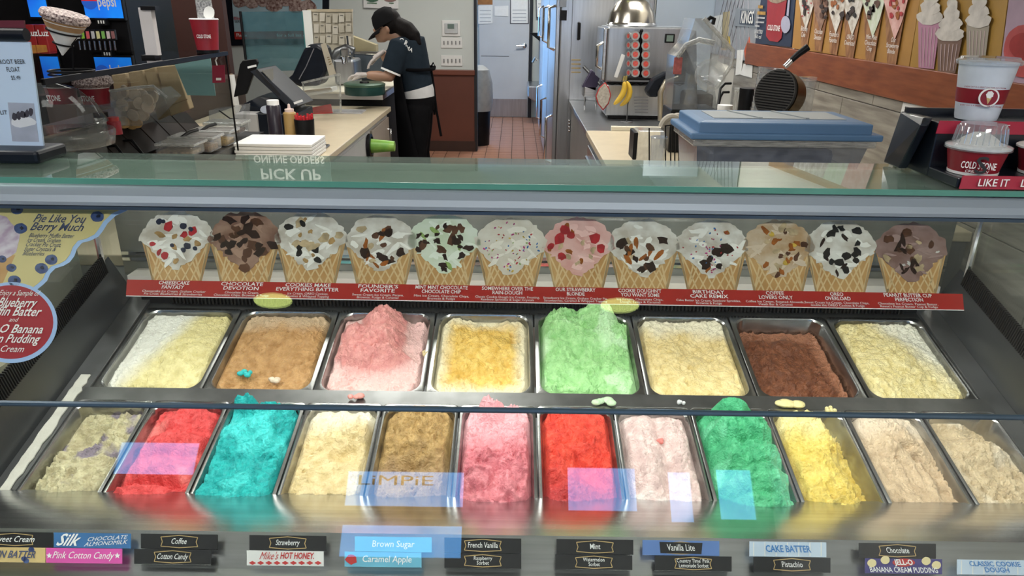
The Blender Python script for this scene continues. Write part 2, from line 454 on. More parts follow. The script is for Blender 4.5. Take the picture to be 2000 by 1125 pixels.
# front glass: upper and lower pane, joint bar
def pane(a, b, x0, x1, th, name, mm):
    d = Vector((0, a[0]-b[0], a[1]-b[1])).normalized(); nn = Vector((0, -d.z, d.y))
    m = MB(); m.slab([(x0, a[0], a[1]), (x1, a[0], a[1]), (x1, b[0], b[1]), (x0, b[0], b[1])], -nn*th)
    return m.build(name, mm, case)
pane(GT, GS, HX0, HX1, 0.006, 'upper_glass', GLASS)
pane((GS[0]-0.001, GS[1]-0.004), GB, HX0, HX1, 0.006, 'lower_glass', GLASS)
m = MB(); m.tube([(HX0, GS[0]+0.002, GS[1]-0.002), (HX1, GS[0]+0.002, GS[1]-0.002)], 0.0042, 8); m.build('glass_joint', mat('joint_blue_grey', (0.06, 0.10, 0.14), 0.3, 0.3), case, smooth=True)
UPN = Vector((0, -(GT[1]-GS[1]), GT[0]-GS[0])).normalized()      # outward normal of the upper pane
UPPLANE = dict(P=(Vector((0, GT[0], GT[1])) - UPN*0.009, UPN))
# front ledge: curved stainless sheet between glass and pans
lp = []
for q in range(13):
    t = q/12
    y = 1.205 + (0.925-1.205)*t
    lp.append((y, CAMH - (0.935 - 0.135*t**1.15) + 0.012*math.sin(t*PI)))
led = strip(HX0, HX1, [(1.205, CAMH-0.99)] + lp).build('front_ledge', mat('ledge_steel', (0.56, 0.57, 0.58), 0.22, 1.0, 0.25, 9, 0.03, 40, stretch=(0.12, 6, 6)), case, smooth=True)
# label rail at the glass foot
m = strip(HX0, HX1, [(0.925, CAMH-0.80), (0.915, CAMH-0.786), (0.865, CAMH-0.815), (0.80, CAMH-0.845), (0.74, CAMH-0.85)])
m.build('label_rail', STEEL, case)
# pan deck: dark steel bars round the pans
m = MB()
def deckbar(o, u0, u1, s0, s1, n0, n1):
    m.add([TP(o, *p) for p in [(u0,s0,n0),(u1,s0,n0),(u1,s1,n0),(u0,s1,n0),(u0,s0,n1),(u1,s0,n1),(u1,s1,n1),(u0,s1,n1)]],
          [(0,3,2,1),(4,5,6,7),(0,1,5,4),(1,2,6,5),(2,3,7,6),(3,0,4,7)])
deckbar(F0, -1.075, 1.075, 0.322, 0.37, -0.04, -0.006)
m.build('deck_bar', mat('deck_steel', (0.30, 0.30, 0.30), 0.3, 0.9, 0.3, 14), case)
m = MB(); deckbar(B0, -1.075, 1.075, 0.322, 0.37, -0.05, -0.004); m.build('deck_bar', STEELD, case)
for sgn in (-1, 1):
    m = MB(); deckbar(F0, sgn*1.068, sgn*1.125, -0.05, 0.73, -0.06, -0.010); m.build('side_rail', mat('side_rail_steel', (0.36, 0.365, 0.37), 0.3, 0.85, 0.4, 6), case)
    # sloping side wall with vent teeth, then side glass
    m = MB()
    a = [(1.125, -0.02), (1.16, 0.10)]
    m.add([TP(F0, sgn*1.125, -0.05, -0.02), TP(F0, sgn*1.125, 0.75, -0.02), TP(F0, sgn*1.16, 0.75, 0.11), TP(F0, sgn*1.16, -0.05, 0.11)], [(0, 1, 2, 3)])
    m.build('side_wall', mat('side_wall_steel', (0.10, 0.105, 0.11), 0.3, 0.7, 0.2, 5), case, solid=0.003)
    m = MB()
    for q in range(105):
        s_ = -0.04 + q*0.0072
        deckbar(F0, sgn*1.148, sgn*1.158, s_, s_+0.0030, 0.085, 0.135)
    o = m.build('vent_comb', BLACK, case); o['kind'] = 'stuff'
    m = MB(); xg = CX0+sgn*1.175
    m.slab([(xg, GT[0], GT[1]+0.04), (xg, 1.95, GT[1]+0.02), (xg, 1.95, CAMH-0.80), (xg, GB[0]+0.02, CAMH-0.90), (xg, GS[0], GS[1])], (sgn*0.006, 0, 0))
    m.build('side_glass', glassmat('side_glass', (0.86, 0.88, 0.86), 0.06, 0.04, (0.5, 0.52, 0.5)), case)
    m = MB(); m.tube([(xg-sgn*0.012, 1.80, CAMH-0.78), (xg-sgn*0.012, 1.80, CAMH-0.50)], 0.008, 8); m.build('corner_post', CHROME, case, smooth=True)
# rear: vent comb, blue-black kick strip with screws, white sill, rear door rails and panel
YB = 1.80
m = MB()
for q in range(200):
    x = CX0 - 1.0 + q*0.01015
    m.bx(x, x+0.0046, YB+0.012, YB+0.026, CAMH-0.776, CAMH-0.752)
o = m.build('vent_comb', BLACK, case); o['kind'] = 'stuff'
m = MB(); m.bx(CX0-1.09, CX0+1.09, YB+0.026, YB+0.03, CAMH-0.80, CAMH-0.752); m.build('vent_backing', BLACKM, case)
m = MB(); m.bx(CX0-1.09, CX0+1.09, YB+0.022, YB+0.032, CAMH-0.752, CAMH-0.722); m.build('kick_strip', mat('kick_blue', (0.055, 0.075, 0.10), 0.35, 0.5, 0.2, 8), case)
for x in (-0.66, -0.55, -0.05, 0.04, 0.7, 0.8):
    m = MB(); m.lathe([(0.005, 0), (0.004, 0.003), (0, 0.004)], (0, 0, 0), 10, Matrix.Rotation(R(90), 3, 'X')); 
    m.v = [(p[0]+x, p[1]+YB+0.022, p[2]+CAMH-0.737) for p in m.v]; m.build('screw', CHROME, case, smooth=True)
m = MB(); m.bx(CX0-1.12, CX0+1.12, YB+0.03, YB+0.09, CAMH-0.724, CAMH-0.70); m.build('rear_sill', mat('sill_white', (0.66, 0.62, 0.56), 0.4, 0.1, 0.08, 5), case)
for zz in (0.672, 0.655):
    m = MB(); m.bx(CX0-1.15, CX0+1.15, YB+0.075, YB+0.09, CAMH-zz, CAMH-zz+0.009); m.build('door_rail', CHROME, case)
m = MB(); m.bx(CX0-1.16, CX0+1.16, YB+0.092, YB+0.10, CAMH-0.72, CAMH-0.47); m.build('rear_panel', mat('rear_olive_grey', (0.23, 0.235, 0.21), 0.28, 0.55, 0.25, 3, stretch=(3, 1, 0.6)), case)

# ------------------------------------------------------------------ pans
def rrect(hw, s0, s1, rad, n=6):
    pts = []
    for (cx, cy, a0) in ((hw-rad, s1-rad, 0), (-hw+rad, s1-rad, 90), (-hw+rad, s0+rad, 180), (hw-rad, s0+rad, 270)):
        for k in range(n+1):
            a = R(a0 + 90*k/n); pts.append((cx+rad*math.cos(a), cy+rad*math.sin(a)))
    return pts
PANM = mat('pan_steel', (0.50, 0.50, 0.49), 0.24, 1.0, 0.25, 16, 0.02, 60)
def pan_mesh(wd, rim, rad, L=0.325):
    hw = wd/2
    loops = [(rrect(hw-0.001, 0.001, L-0.001, 0.012), -0.008), (rrect(hw-0.001, 0.001, L-0.001, 0.012), -0.001),
             (rrect(hw-0.003, 0.003, L-0.003, 0.012), 0.0), (rrect(hw-rim+0.003, rim-0.003, L-rim+0.003, rad), 0.0),
             (rrect(hw-rim, rim, L-rim, rad), -0.004), (rrect(hw-rim-0.008, rim+0.008, L-rim-0.008, rad), -0.10)]
    vs = []; fs = []
    n = len(loops[0][0])
    for lo, h in loops:
        vs += [(p[0], p[1], h) for p in lo]
    for i in range(len(loops)-1):
        for k in range(n): fs.append((i*n+k, i*n+(k+1) % n, (i+1)*n+(k+1) % n, (i+1)*n+k))
    fs.append(tuple((len(loops)-1)*n+k for k in range(n)))
    me = bpy.data.meshes.new('steel_pan'); me.from_pydata(vs, [], fs); me.materials.append(PANM)
    bm = bmesh.new(); bm.from_mesh(me); bmesh.ops.recalc_face_normals(bm, faces=bm.faces); 
    bm.to_mesh(me); bm.free()
    # the pan is an open shell: its inside must face up
    me.polygons.foreach_set('use_smooth', [True]*len(me.polygons)); me.set_sharp_from_angle(angle=R(35))
    return me
PB = pan_mesh(0.265, 0.0145, 0.036); PF = pan_mesh(0.1765, 0.0105, 0.030)
def place_tilt(o, org, u):
    o.matrix_world = Matrix.Translation(TP(org, u, 0, 0)) @ Matrix.Rotation(TILT, 4, 'X')

def icecream(name, org, u, wd, rim, rad, cols, feats, seed, fill=-0.014, rough=0.006, chunk=0.004, tintfn=None, gran=0.8, res=(104, 130), L=0.325, edge=0.012, scrape=0.0, freq=1.0):
    """scooped surface: height field over the pan opening plus folded lumps"""
    nu, nv = res
    rough = rough*1.5
    hw = wd/2-rim-0.002; s0 = rim+0.002; s1 = L-rim-0.002
    a = np.linspace(-1, 1, nu+1); b = np.linspace(0, 1, nv+1)
    A, B = np.meshgrid(a, b)
    S = s0 + (s1-s0)*B
    de = np.minimum(S-s0, s1-S); cr = np.clip(1-de/rad, 0, 1)
    lim = hw - rad*(1-np.sqrt(np.clip(1-cr**2, 0, 1)))
    U = A*lim
    z = seed*3.7
    f = freq
    big = fbm(U*14*f, S*14*f, z, 3); mid = fbm(U*40*f, S*34*f, z+9, 3, True); fine = fbm(U*130, S*130, z+17, 3)
    wx = U + 0.012*fbm(U*22, S*22, z+81, 2); wy = S + 0.012*fbm(U*22, S*22, z+91, 2)
    rid = fbm(wx*52*f, wy*70*f, z+23, 4, True)
    patchy = np.clip(fbm(U*13, S*13, z+33, 2)*1.6+0.55, 0, 1)
    H = fill + rough*(big*1.2 + mid*0.6 + fine*0.3) + rough*1.0*patchy*(rid + 0.6*fbm(wx*190, wy*240, z+44, 3))
    if scrape:
        ph = S*150 + 10*fbm(U*9, S*9, z+30, 2) + U*40
        H += scrape*np.sin(ph)*np.clip(fbm(U*12, S*12, z+40, 2)+0.5, 0, 1)
    pit = np.clip(fbm(wx*85, wy*105, z+61, 3)-0.22, 0, 1)*np.clip(fbm(U*17, S*17, z+71, 2)*1.5+0.45, 0, 1)
    H = H + 0.0022*fbm(wx*150, wy*180, z+55, 2) - 0.024*pit
    lump = np.zeros_like(U)
    for (fu, fs, ru, rs, h) in feats:
        dx = (U - fu*hw)/ru; dy = (S - (s0+(s1-s0)*fs))/rs
        wob = 1 + 0.28*fbm(U*32, S*32, z+fu*5+fs*11, 3)
        q = (dx**2+dy**2)*wob
        if h > 0:
            g = np.exp(-q**1.9)
            lump = np.maximum(lump, h*g*(1 + 0.16*fbm(wx*40, wy*40, z+fs*9, 3, True)))
        else:
            H += h*np.exp(-q**1.35)
    H = H + lump
    # where the surface meets the wall it falls off
    dist = np.minimum(np.minimum(lim-np.abs(U), 1), np.minimum(S-s0, s1-S))
    e = np.clip(dist/edge, 0, 1); e = e*e*(3-2*e)
    H = H*e + (1-e)*np.minimum(H, fill-0.010)
    DU = chunk*fbm(U*38, S*38, z+50, 3)*e; DS = chunk*1.3*fbm(U*38, S*38, z+70, 3)*e
    top = H - fill
    V = np.stack([U+DU, S+DS, H], -1).reshape(-1, 3)
    idx = np.arange((nu+1)*(nv+1)).reshape(nv+1, nu+1)
    F = np.stack([idx[:-1, :-1], idx[:-1, 1:], idx[1:, 1:], idx[1:, :-1]], -1).reshape(-1, 4)
    me = bpy.data.meshes.new(name); me.from_pydata(V.tolist(), [], F.tolist())
    me.polygons.foreach_set('use_smooth', [True]*len(me.polygons))
    t = np.zeros_like(U) if tintfn is None else np.clip(tintfn(A, B, U, S, H, z), 0, 1)
    at = me.attributes.new('tint', 'FLOAT', 'POINT'); at.data.foreach_set('value', t.reshape(-1).astype(np.float32))
    c1, c2, c3 = cols
    me.materials.append(mat('ice_cream_%d' % seed, c1, 0.42, 0, 0.1, 48, gran, 230, col2=tuple(q*0.86 for q in c2), attr='tint', attrcol=c3, sss=0.0, spec=0.35, coat=0.08, detail=6))
    o = bpy.data.objects.new(name, me); COL.objects.link(o); place_tilt(o, org, u)
    return o
ew = lambda lo, hi: (lambda A, B, U, S, H, z: np.clip((np.maximum(np.abs(A), np.abs(2*B-1))-lo)/(hi-lo) + 0.5*fbm(U*20, S*20, z, 2), 0, 1))
leftedge = lambda A, B, U, S, H, z: np.clip((-A*0.7+B*0.7-0.35)*3 + 0.4*fbm(U*18, S*18, z, 2), 0, 1)
backedge = lambda A, B, U, S, H, z: np.clip((B-0.72)*6 + 0.6*fbm(U*16, S*16, z, 2), 0, 1)
patch = lambda th, fr=16: (lambda A, B, U, S, H, z: np.clip((fbm(U*fr, S*fr, z+3, 4)-th)*5, 0, 1))
BACK = [
 ('pale sweet cream ice cream with a smooth white side, first pan of the back row', ((0.90,0.80,0.42),(0.84,0.72,0.32),(0.90,0.88,0.78)), [(0.3,0.55,0.07,0.11,0.010)], dict(tintfn=leftedge, fill=-0.012, rough=0.0035)),
 ('tan coffee ice cream with a stray teal smear on it', ((0.62,0.36,0.15),(0.50,0.26,0.09),(0.66,0.48,0.30)), [(0,0.75,0.09,0.06,0.014),(-0.1,0.25,0.08,0.06,-0.012)], dict(tintfn=backedge, fill=-0.012, rough=0.0045, scrape=0.0012)),
 ('pale pink strawberry ice cream with a tall scooped mound', ((0.90,0.42,0.38),(0.82,0.32,0.30),(0.92,0.60,0.56)), [(0.0,0.84,0.055,0.048,0.060),(-0.52,0.68,0.050,0.042,0.050),(0.02,0.60,0.060,0.050,0.056),(-0.42,0.44,0.060,0.045,0.052),(0.12,0.38,0.060,0.042,0.046),(-0.2,0.55,0.08,0.10,0.034)], dict(tintfn=lambda A,B,U,S,H,z: np.clip((0.002-H)/0.012,0,1), fill=-0.022, rough=0.007, chunk=0.008, res=(120,140))),
 ('yellow french vanilla ice cream with pale smears round its rim', ((0.95,0.68,0.20),(0.88,0.54,0.10),(0.90,0.80,0.54)), [(-0.2,0.45,0.07,0.06,0.016),(0.3,0.55,0.05,0.05,0.014),(-0.6,0.5,0.04,0.04,-0.014),(0.1,0.12,0.08,0.04,-0.006)], dict(tintfn=ew(0.62,0.9), fill=-0.014, rough=0.0075, chunk=0.006)),
 ('mint green ice cream heaped above its pan', ((0.46,0.80,0.36),(0.34,0.70,0.26),(0.58,0.86,0.50)), [(0.28,0.90,0.055,0.05,0.062),(-0.45,0.86,0.055,0.06,0.036),(0.6,0.72,0.05,0.07,0.034),(-0.1,0.66,0.06,0.05,0.028),(-0.6,0.5,0.05,0.06,0.02),(0.1,0.3,0.09,0.07,0.010),(0.05,0.80,0.02,0.05,-0.018)], dict(tintfn=patch(0.1), fill=-0.010, rough=0.009, chunk=0.008, res=(120,140))),
 ('pale yellow ice cream with a scooped hollow, between mint green and chocolate', ((0.92,0.76,0.40),(0.86,0.66,0.28),(0.90,0.83,0.62)), [(0.25,0.62,0.06,0.05,-0.012),(-0.3,0.4,0.06,0.08,0.008)], dict(tintfn=backedge, fill=-0.010, rough=0.0055, scrape=0.0008)),
 ('chocolate brown ice cream scraped low in its pan', ((0.25,0.085,0.035),(0.16,0.05,0.02),(0.36,0.15,0.08)), [(-0.1,0.3,0.08,0.09,0.016),(-0.45,0.6,0.04,0.05,0.010),(0.1,0.75,0.04,0.03,0.014)], dict(tintfn=lambda A,B,U,S,H,z: np.clip((np.maximum(A,2*B-1)-0.62)*5,0,1), fill=-0.045, rough=0.007, scrape=0.0022)),
 ('creamy white and yellow ice cream, last pan of the back row', ((0.92,0.80,0.44),(0.86,0.70,0.30),(0.91,0.87,0.72)), [(0.1,0.6,0.05,0.06,0.012),(-0.3,0.7,0.07,0.08,0.006)], dict(tintfn=lambda A,B,U,S,H,z: np.clip((A*0.6+B*0.7-0.5)*3+0.6*fbm(U*18,S*18,z,2),0,1), fill=-0.010, rough=0.006)),
]
FRONT = [
 ('off white ice cream with purple berry streaks, scraped thin in its pan', ((0.72,0.66,0.42),(0.58,0.50,0.30),(0.30,0.25,0.30)), [(0.1,0.35,0.05,0.10,0.014),(-0.5,0.75,0.04,0.06,-0.03)], dict(tintfn=patch(0.12,22), fill=-0.030, rough=0.010, chunk=0.006)),
 ('coral red sorbet in folded scoops, second pan of the front row', ((0.86,0.10,0.10),(0.74,0.06,0.06),(0.92,0.22,0.20)), [(0.1,0.85,0.055,0.04,0.018),(0.15,0.62,0.06,0.04,0.022),(0,0.40,0.06,0.045,0.022),(-0.1,0.15,0.06,0.04,0.02),(0,0.51,0.07,0.012,-0.012),(0,0.27,0.07,0.012,-0.016)], dict(tintfn=patch(0.2), fill=-0.020, rough=0.006)),
 ('bright teal cotton candy ice cream filling its pan', ((0.02,0.52,0.50),(0.01,0.40,0.40),(0.06,0.64,0.62)), [(0.3,0.8,0.05,0.07,0.016),(-0.3,0.6,0.05,0.06,0.008),(-0.6,0.98,0.03,0.02,0.03),(0.2,0.2,0.06,0.06,0.010)], dict(tintfn=patch(0.05), fill=-0.004, rough=0.009, chunk=0.006, edge=0.006)),
 ('ivory vanilla ice cream with a scooped swirl in the middle', ((0.86,0.70,0.40),(0.78,0.60,0.29),(0.88,0.80,0.60)), [(0.3,0.60,0.03,0.035,-0.020),(0.35,0.74,0.05,0.04,0.016),(-0.2,0.3,0.05,0.08,0.006)], dict(tintfn=backedge, fill=-0.014, rough=0.006, scrape=0.001)),
 ('brown caramel ice cream, rough and hollowed at the front', ((0.55,0.36,0.14),(0.42,0.26,0.09),(0.34,0.22,0.12)), [(0,0.8,0.05,0.08,0.012),(-0.3,0.25,0.05,0.05,0.014),(0.5,0.5,0.03,0.08,0.012),(0,0.42,0.07,0.02,-0.02)], dict(tintfn=lambda A,B,U,S,H,z: np.clip((0.5-B)*2.5+0.8*fbm(U*20,S*20,z,2),0,1), fill=-0.014, rough=0.009, chunk=0.007)),
 ('rose pink ice cream piled chunky at the front', ((0.86,0.30,0.34),(0.66,0.16,0.20),(0.92,0.48,0.52)), [(-0.2,0.93,0.03,0.03,0.034),(0.4,0.8,0.04,0.08,0.018),(-0.4,0.35,0.05,0.07,0.034),(0.4,0.3,0.05,0.07,0.032),(0,0.12,0.06,0.05,0.024),(0.8,0.5,0.02,0.06,0.02)], dict(tintfn=lambda A,B,U,S,H,z: np.clip((B-0.55)*4,0,1), fill=-0.012, rough=0.010, chunk=0.009)),
 ('vivid orange red sorbet with a swept scoop hollow', ((0.90,0.09,0.05),(0.76,0.05,0.03),(0.55,0.05,0.05)), [(0.1,0.75,0.05,0.08,0.014),(-0.5,0.45,0.04,0.06,0.024),(0.2,0.42,0.05,0.04,-0.014),(-0.3,0.2,0.05,0.06,0.016),(0.8,0.45,0.02,0.04,0.02)], dict(tintfn=lambda A,B,U,S,H,z: np.clip((0.42-B)*5+0.5*fbm(U*20,S*20,z,2),0,1), fill=-0.014, rough=0.007)),
 ('very pale pink ice cream with one berry piece', ((0.85,0.66,0.62),(0.76,0.55,0.52),(0.88,0.76,0.72)), [(-0.3,0.55,0.04,0.12,0.020),(0.4,0.7,0.04,0.07,0.016),(0.3,0.25,0.05,0.09,0.012),(0.1,0.45,0.02,0.12,-0.014)], dict(tintfn=patch(0.1), fill=-0.016, rough=0.006)),
 ('deep green pistachio ice cream in rounded scoops above its pan', ((0.10,0.52,0.25),(0.05,0.42,0.18),(0.16,0.62,0.34)), [(0.0,0.95,0.045,0.035,0.048),(-0.2,0.75,0.045,0.04,0.040),(0.45,0.74,0.04,0.045,0.042),(-0.3,0.52,0.04,0.045,0.036),(0.35,0.50,0.05,0.045,0.044),(0.2,0.28,0.06,0.05,0.044),(0.1,0.08,0.06,0.04,0.036)], dict(tintfn=patch(0.1), fill=-0.012, rough=0.006, chunk=0.007)),
 ('bright yellow banana ice cream scooped away on one side', ((0.90,0.70,0.17),(0.82,0.58,0.08),(0.93,0.80,0.36)), [(-0.2,0.8,0.05,0.07,0.014),(-0.3,0.4,0.05,0.12,0.012),(0.85,0.55,0.025,0.2,-0.05)], dict(tintfn=backedge, fill=-0.014, rough=0.008, chunk=0.006)),
 ('beige ice cream with small dark holes, second from the right end of the front row', ((0.74,0.56,0.36),(0.64,0.46,0.28),(0.78,0.64,0.48)), [(-0.1,0.85,0.05,0.05,0.012),(0.5,0.62,0.012,0.012,-0.03),(0.62,0.52,0.010,0.012,-0.03),(0.3,0.7,0.012,0.01,-0.02),(0.85,0.35,0.02,0.12,-0.03)], dict(tintfn=backedge, fill=-0.012, rough=0.007, scrape=0.001)),
 ('light beige ice cream at the right end of the front row', ((0.75,0.60,0.38),(0.66,0.50,0.30),(0.80,0.68,0.50)), [(0.2,0.7,0.04,0.05,0.014),(0.35,0.55,0.008,0.01,-0.02),(-0.4,0.9,0.03,0.03,-0.03),(0.7,0.9,0.05,0.05,-0.05)], dict(tintfn=patch(0.2), fill=-0.020, rough=0.007)),
]
NAMES_B = ['sweet_cream', 'coffee', 'strawberry', 'vanilla', 'mint', 'pale_yellow', 'chocolate', 'cream']
ordn = ['first', 'second', 'third', 'fourth', 'fifth', 'sixth', 'seventh', 'eighth', 'ninth', 'tenth', 'eleventh', 'twelfth']
for i, (lab, cols, feats, kw) in enumerate(BACK):
    u = (i-3.5)*0.267
    o = bpy.data.objects.new('steel_pan', PB); COL.objects.link(o); place_tilt(o, B0, u)
    tag(o, 'wide steel pan, %s from the left in the back row' % ordn[i], 'pan', 'wide steel pans of the back row')
    tag(icecream('ice_cream', B0, u, 0.265, 0.0145, 0.036, cols, feats, i+1, **kw), lab, 'ice cream', 'ice creams in the cabinet')
for i, (lab, cols, feats, kw) in enumerate(FRONT):
    u = (i-5.5)*0.178
    o = bpy.data.objects.new('steel_pan', PF); COL.objects.link(o); place_tilt(o, F0, u)
    tag(o, 'narrow steel pan, %s from the left in the front row' % ordn[i], 'pan', 'narrow steel pans of the front row')
    kw.setdefault('res', (76, 136))
    feats = [(a_, b_, c_, d_, e_*1.35 if e_ > 0 else e_) for (a_, b_, c_, d_, e_) in feats]
    tag(icecream('ice_cream', F0, u, 0.1765, 0.0105, 0.030, cols, feats, i+11, **kw), lab, 'ice cream', 'ice creams in the cabinet')
# stray dabs
DECKP = dict(P=(TP(F0, 0, 0.35, 0.002), Vector((0, -st_, ct))))
BPLANE = dict(P=(TP(B0, 0, 0.1, -0.004), Vector((0, -st_, ct))))
def dab(x, y, wpx, hpx, col, cname, lab, plane, seed):
    rr = random.Random(seed); m = MB(); c = W(x, y, **plane); sc = (c-CAM).length/FPX
    for k in range(6):
        r_ = wpx*sc*rr.uniform(0.16, 0.3)
        m.ball((c.x+rr.uniform(-0.4, 0.4)*wpx*sc, c.y+rr.uniform(-0.5, 0.5)*hpx*sc, c.z+0.001), (r_, r_*0.8, 0.004+r_*0.25), 10, 6)
    tag(m.build('ice_cream_dab', mat(cname, col, 0.45, 0, 0.15, 60, 0.4, 300), smooth=True), lab, 'ice cream dab')
dab(480, 730, 24, 16, (0.03,0.55,0.55), 'dab_teal', 'small teal smear lying on the tan coffee ice cream', BPLANE, 1)
dab(533, 742, 22, 12, (0.80,0.66,0.50), 'dab_cream', 'small pale dab lying on the tan coffee ice cream', BPLANE, 2)
dab(828, 690, 14, 16, (0.85,0.68,0.36), 'dab_yellow', 'small yellow crumb on the pink strawberry ice cream', BPLANE, 3)
dab(695, 775, 30, 8, (0.82,0.34,0.30), 'dab_pink', 'pink dab on the steel bar behind the ivory vanilla pan', DECKP, 4)
dab(1180, 785, 40, 12, (0.52,0.72,0.46), 'dab_mint', 'mint crumbs on the steel bar below the mint green ice cream', DECKP, 5)
dab(1545, 790, 48, 14, (0.80,0.70,0.34), 'dab_banana', 'large yellow dab on the steel bar behind the banana ice cream', DECKP, 6)
dab(1622, 800, 20, 12, (0.82,0.72,0.36), 'dab_banana', 'small yellow dab on the steel bar right of the large one', DECKP, 7)
dab(1330, 786, 14, 8, (0.7,0.7,0.7), 'dab_white', 'small white dab on the steel bar left of the pistachio pan', DECKP, 8)
dab(1293, 862, 16, 12, (0.80,0.25,0.22), 'dab_berry', 'red berry piece on the very pale pink ice cream', dict(P=(TP(F0, 0, 0.2, 0.002), Vector((0, -st_, ct)))), 9)
# cream smeared along the left side rail
m = MB(); c0 = TP(F0, -1.10, 0.0, -0.006)
rr = random.Random(5); lft = []; rgt = []
for k in range(30):
    s_ = 0.02 + k*0.0135; wdt = 0.012+0.014*abs(fbm(k*0.4, 1.0, 2.0, 2))
    lft.append(TP(F0, -1.098-wdt*0.5, s_, -0.007)); rgt.append(TP(F0, -1.098+wdt, s_, -0.007))
m.add(lft+rgt, [(k, k+1, 30+k+1, 30+k) for k in range(29)])
tag(m.build('cream_smear', mat('smear_white', (0.72,0.70,0.62), 0.5, 0, 0.1, 40, 0.3, 200), solid=0.003), 'white cream smear dried along the left side rail of the cabinet', 'ice cream dab')

# ------------------------------------------------------------------ die-cut cone strip inside the upper glass
def on(plane, x, y, lift=0.0):
    return W(x, y, P=(plane['P'][0] + plane['P'][1]*lift, plane['P'][1]))
def ppoly(m, pts, plane, lift, th=0.0004):
    m.slab([on(plane, x, y, lift) for (x, y) in pts], plane['P'][1]*-th)
def blob(cx, cy, rx, ry, rr, n=10, jag=0.25, rot=0):
    out = []
    for k in range(n):
        a = 2*PI*k/n; q = 1 + rr.uniform(-jag, jag)
        x = rx*q*math.cos(a); y = ry*q*math.sin(a)
        out.append((cx + x*math.cos(rot)-y*math.sin(rot), cy + x*math.sin(rot)+y*math.cos(rot)))
    return out
CONES = [
 (345, 413, 'white', 'berry', 'CHEESECAKE\nFANTASY', 'Cheesecake Ice Cream, Graham Cracker\nPie Crust, Blueberries & Strawberries'),
 (478, 415, 'choc', 'fudge', 'CHOCOLATE\nDEVOTION', 'Chocolate Ice Cream,\nChocolate Chips, Brownie & Fudge'),
 (607, 415, 'white', 'cookie', 'COOKIES MAKE\nEVERYTHING BATTER', 'Ice Cream, OREO Cookies,\nCookies & Whipped Topping'),
 (744, 420, 'white', 'founder', "FOUNDER'S\nFAVORITE", 'Sweet Cream Ice Cream, Pecans,\nBrownie, Fudge & Caramel'),
 (868, 421, 'mint', 'chip', 'MINT MINT CHOCOLATE\nCHOCOLATE CHIP', 'Mint Ice Cream, Chocolate Chips,\nBrownie & Fudge'),
 (997, 426, 'cream', 'sprinkle', 'SOMEWHERE OVER THE\nRAIN-DOUGH', 'Classic Cookie Dough Ice Cream, Frosting,\nRainbow Sprinkles & Sugar Crystals'),
 (1130, 427, 'pink', 'straw', 'OUR STRAWBERRY\nBLONDE', 'Strawberry Ice Cream, Graham Cracker Pie,\nStrawberries, Caramel & Whipped Topping'),
 (1256, 429, 'white', 'founder', "COOKIE DOUGHN'T\nYOU WANT SOME", 'Ice Cream, Chocolate Chips,\nDough, Fudge & Caramel'),
 (1390, 430, 'white', 'birthday', 'BIRTHDAY\nCAKE REMIX', 'Cake Batter Ice Cream, Rainbow Sprinkles,\nBrownie & Fudge'),
 (1520, 431, 'coffee', 'caramel', 'COFFEE\nLOVERS ONLY', 'Coffee Ice Cream, Roasted Almonds,\nHeath Bar & Caramel'),
 (1641, 432, 'white', 'oreo', 'OREO\nOVERLOAD', 'Sweet Cream Ice Cream, Chocolate Chips,\ndouble the OREO Cookies & Fudge'),
 (1780, 437, 'mauve', 'fudge2', 'PEANUT BUTTER CUP\nPERFECTION', "Chocolate Ice Cream, Peanut Butter,\nReese's Peanut Butter Cup & Fudge"),
]
ICM = {'white': ((0.78,0.75,0.70),(0.50,0.44,0.37)), 'choc': ((0.36,0.22,0.16),(0.20,0.10,0.07)), 'mint': ((0.72,0.76,0.66),(0.58,0.66,0.48)),
       'cream': ((0.74,0.69,0.61),(0.62,0.55,0.45)), 'pink': ((0.78,0.50,0.46),(0.66,0.34,0.30)), 'coffee': ((0.62,0.50,0.38),(0.46,0.29,0.15)), 'mauve': ((0.33,0.22,0.20),(0.20,0.11,0.09))}
TOPC = {'dark': (0.035,0.016,0.012), 'berry': (0.03,0.035,0.07), 'red': (0.52,0.03,0.04), 'car': (0.40,0.12,0.02), 'crumb': (0.50,0.30,0.12), 'cookie': (0.02,0.017,0.016), 'brown': (0.13,0.055,0.03), 'green': (0.35,0.50,0.16), 'tan': (0.60,0.45,0.27), 'blue': (0.05,0.20,0.5), 'yellow': (0.75,0.5,0.08), 'magenta': (0.55,0.05,0.25), 'pale': (0.80,0.78,0.74)}
TOPS = {'berry': [('berry',9,7,6,.12),('red',6,11,8,.3),('crumb',6,9,6,.4)], 'fudge': [('dark',16,12,7,.4),('brown',10,10,8,.4)], 'cookie': [('cookie',6,12,8,.2),('tan',7,10,8,.3),('crumb',6,6,5,.4)],
        'founder': [('car',6,5,14,.3),('dark',7,11,8,.4),('brown',5,7,6,.4),('tan',4,8,6,.4)], 'chip': [('dark',20,8,5,.45),('brown',8,10,7,.4),('green',4,4,10,.3)],
        'sprinkle': [('red',16,2.6,1.5,.2),('blue',14,2.6,1.5,.2),('magenta',16,2.6,1.5,.2),('green',8,2.6,1.5,.2),('yellow',10,2.6,1.5,.2)], 'straw': [('red',8,10,9,.3),('car',5,5,9,.3),('tan',6,8,5,.4)],
        'birthday': [('dark',9,10,8,.4),('red',16,2.4,1.5,.2),('blue',14,2.4,1.5,.2),('magenta',14,2.4,1.5,.2),('car',3,8,5,.3)], 'caramel': [('car',10,9,5,.4),('brown',6,9,6,.4),('tan',8,9,6,.4),('yellow',3,7,5,.4)],
        'oreo': [('cookie',13,10,7,.35),('dark',5,4,12,.3)], 'fudge2': [('dark',8,5,12,.4),('brown',6,10,8,.3),('tan',6,10,6,.4),('pale',3,6,3,.4)]}
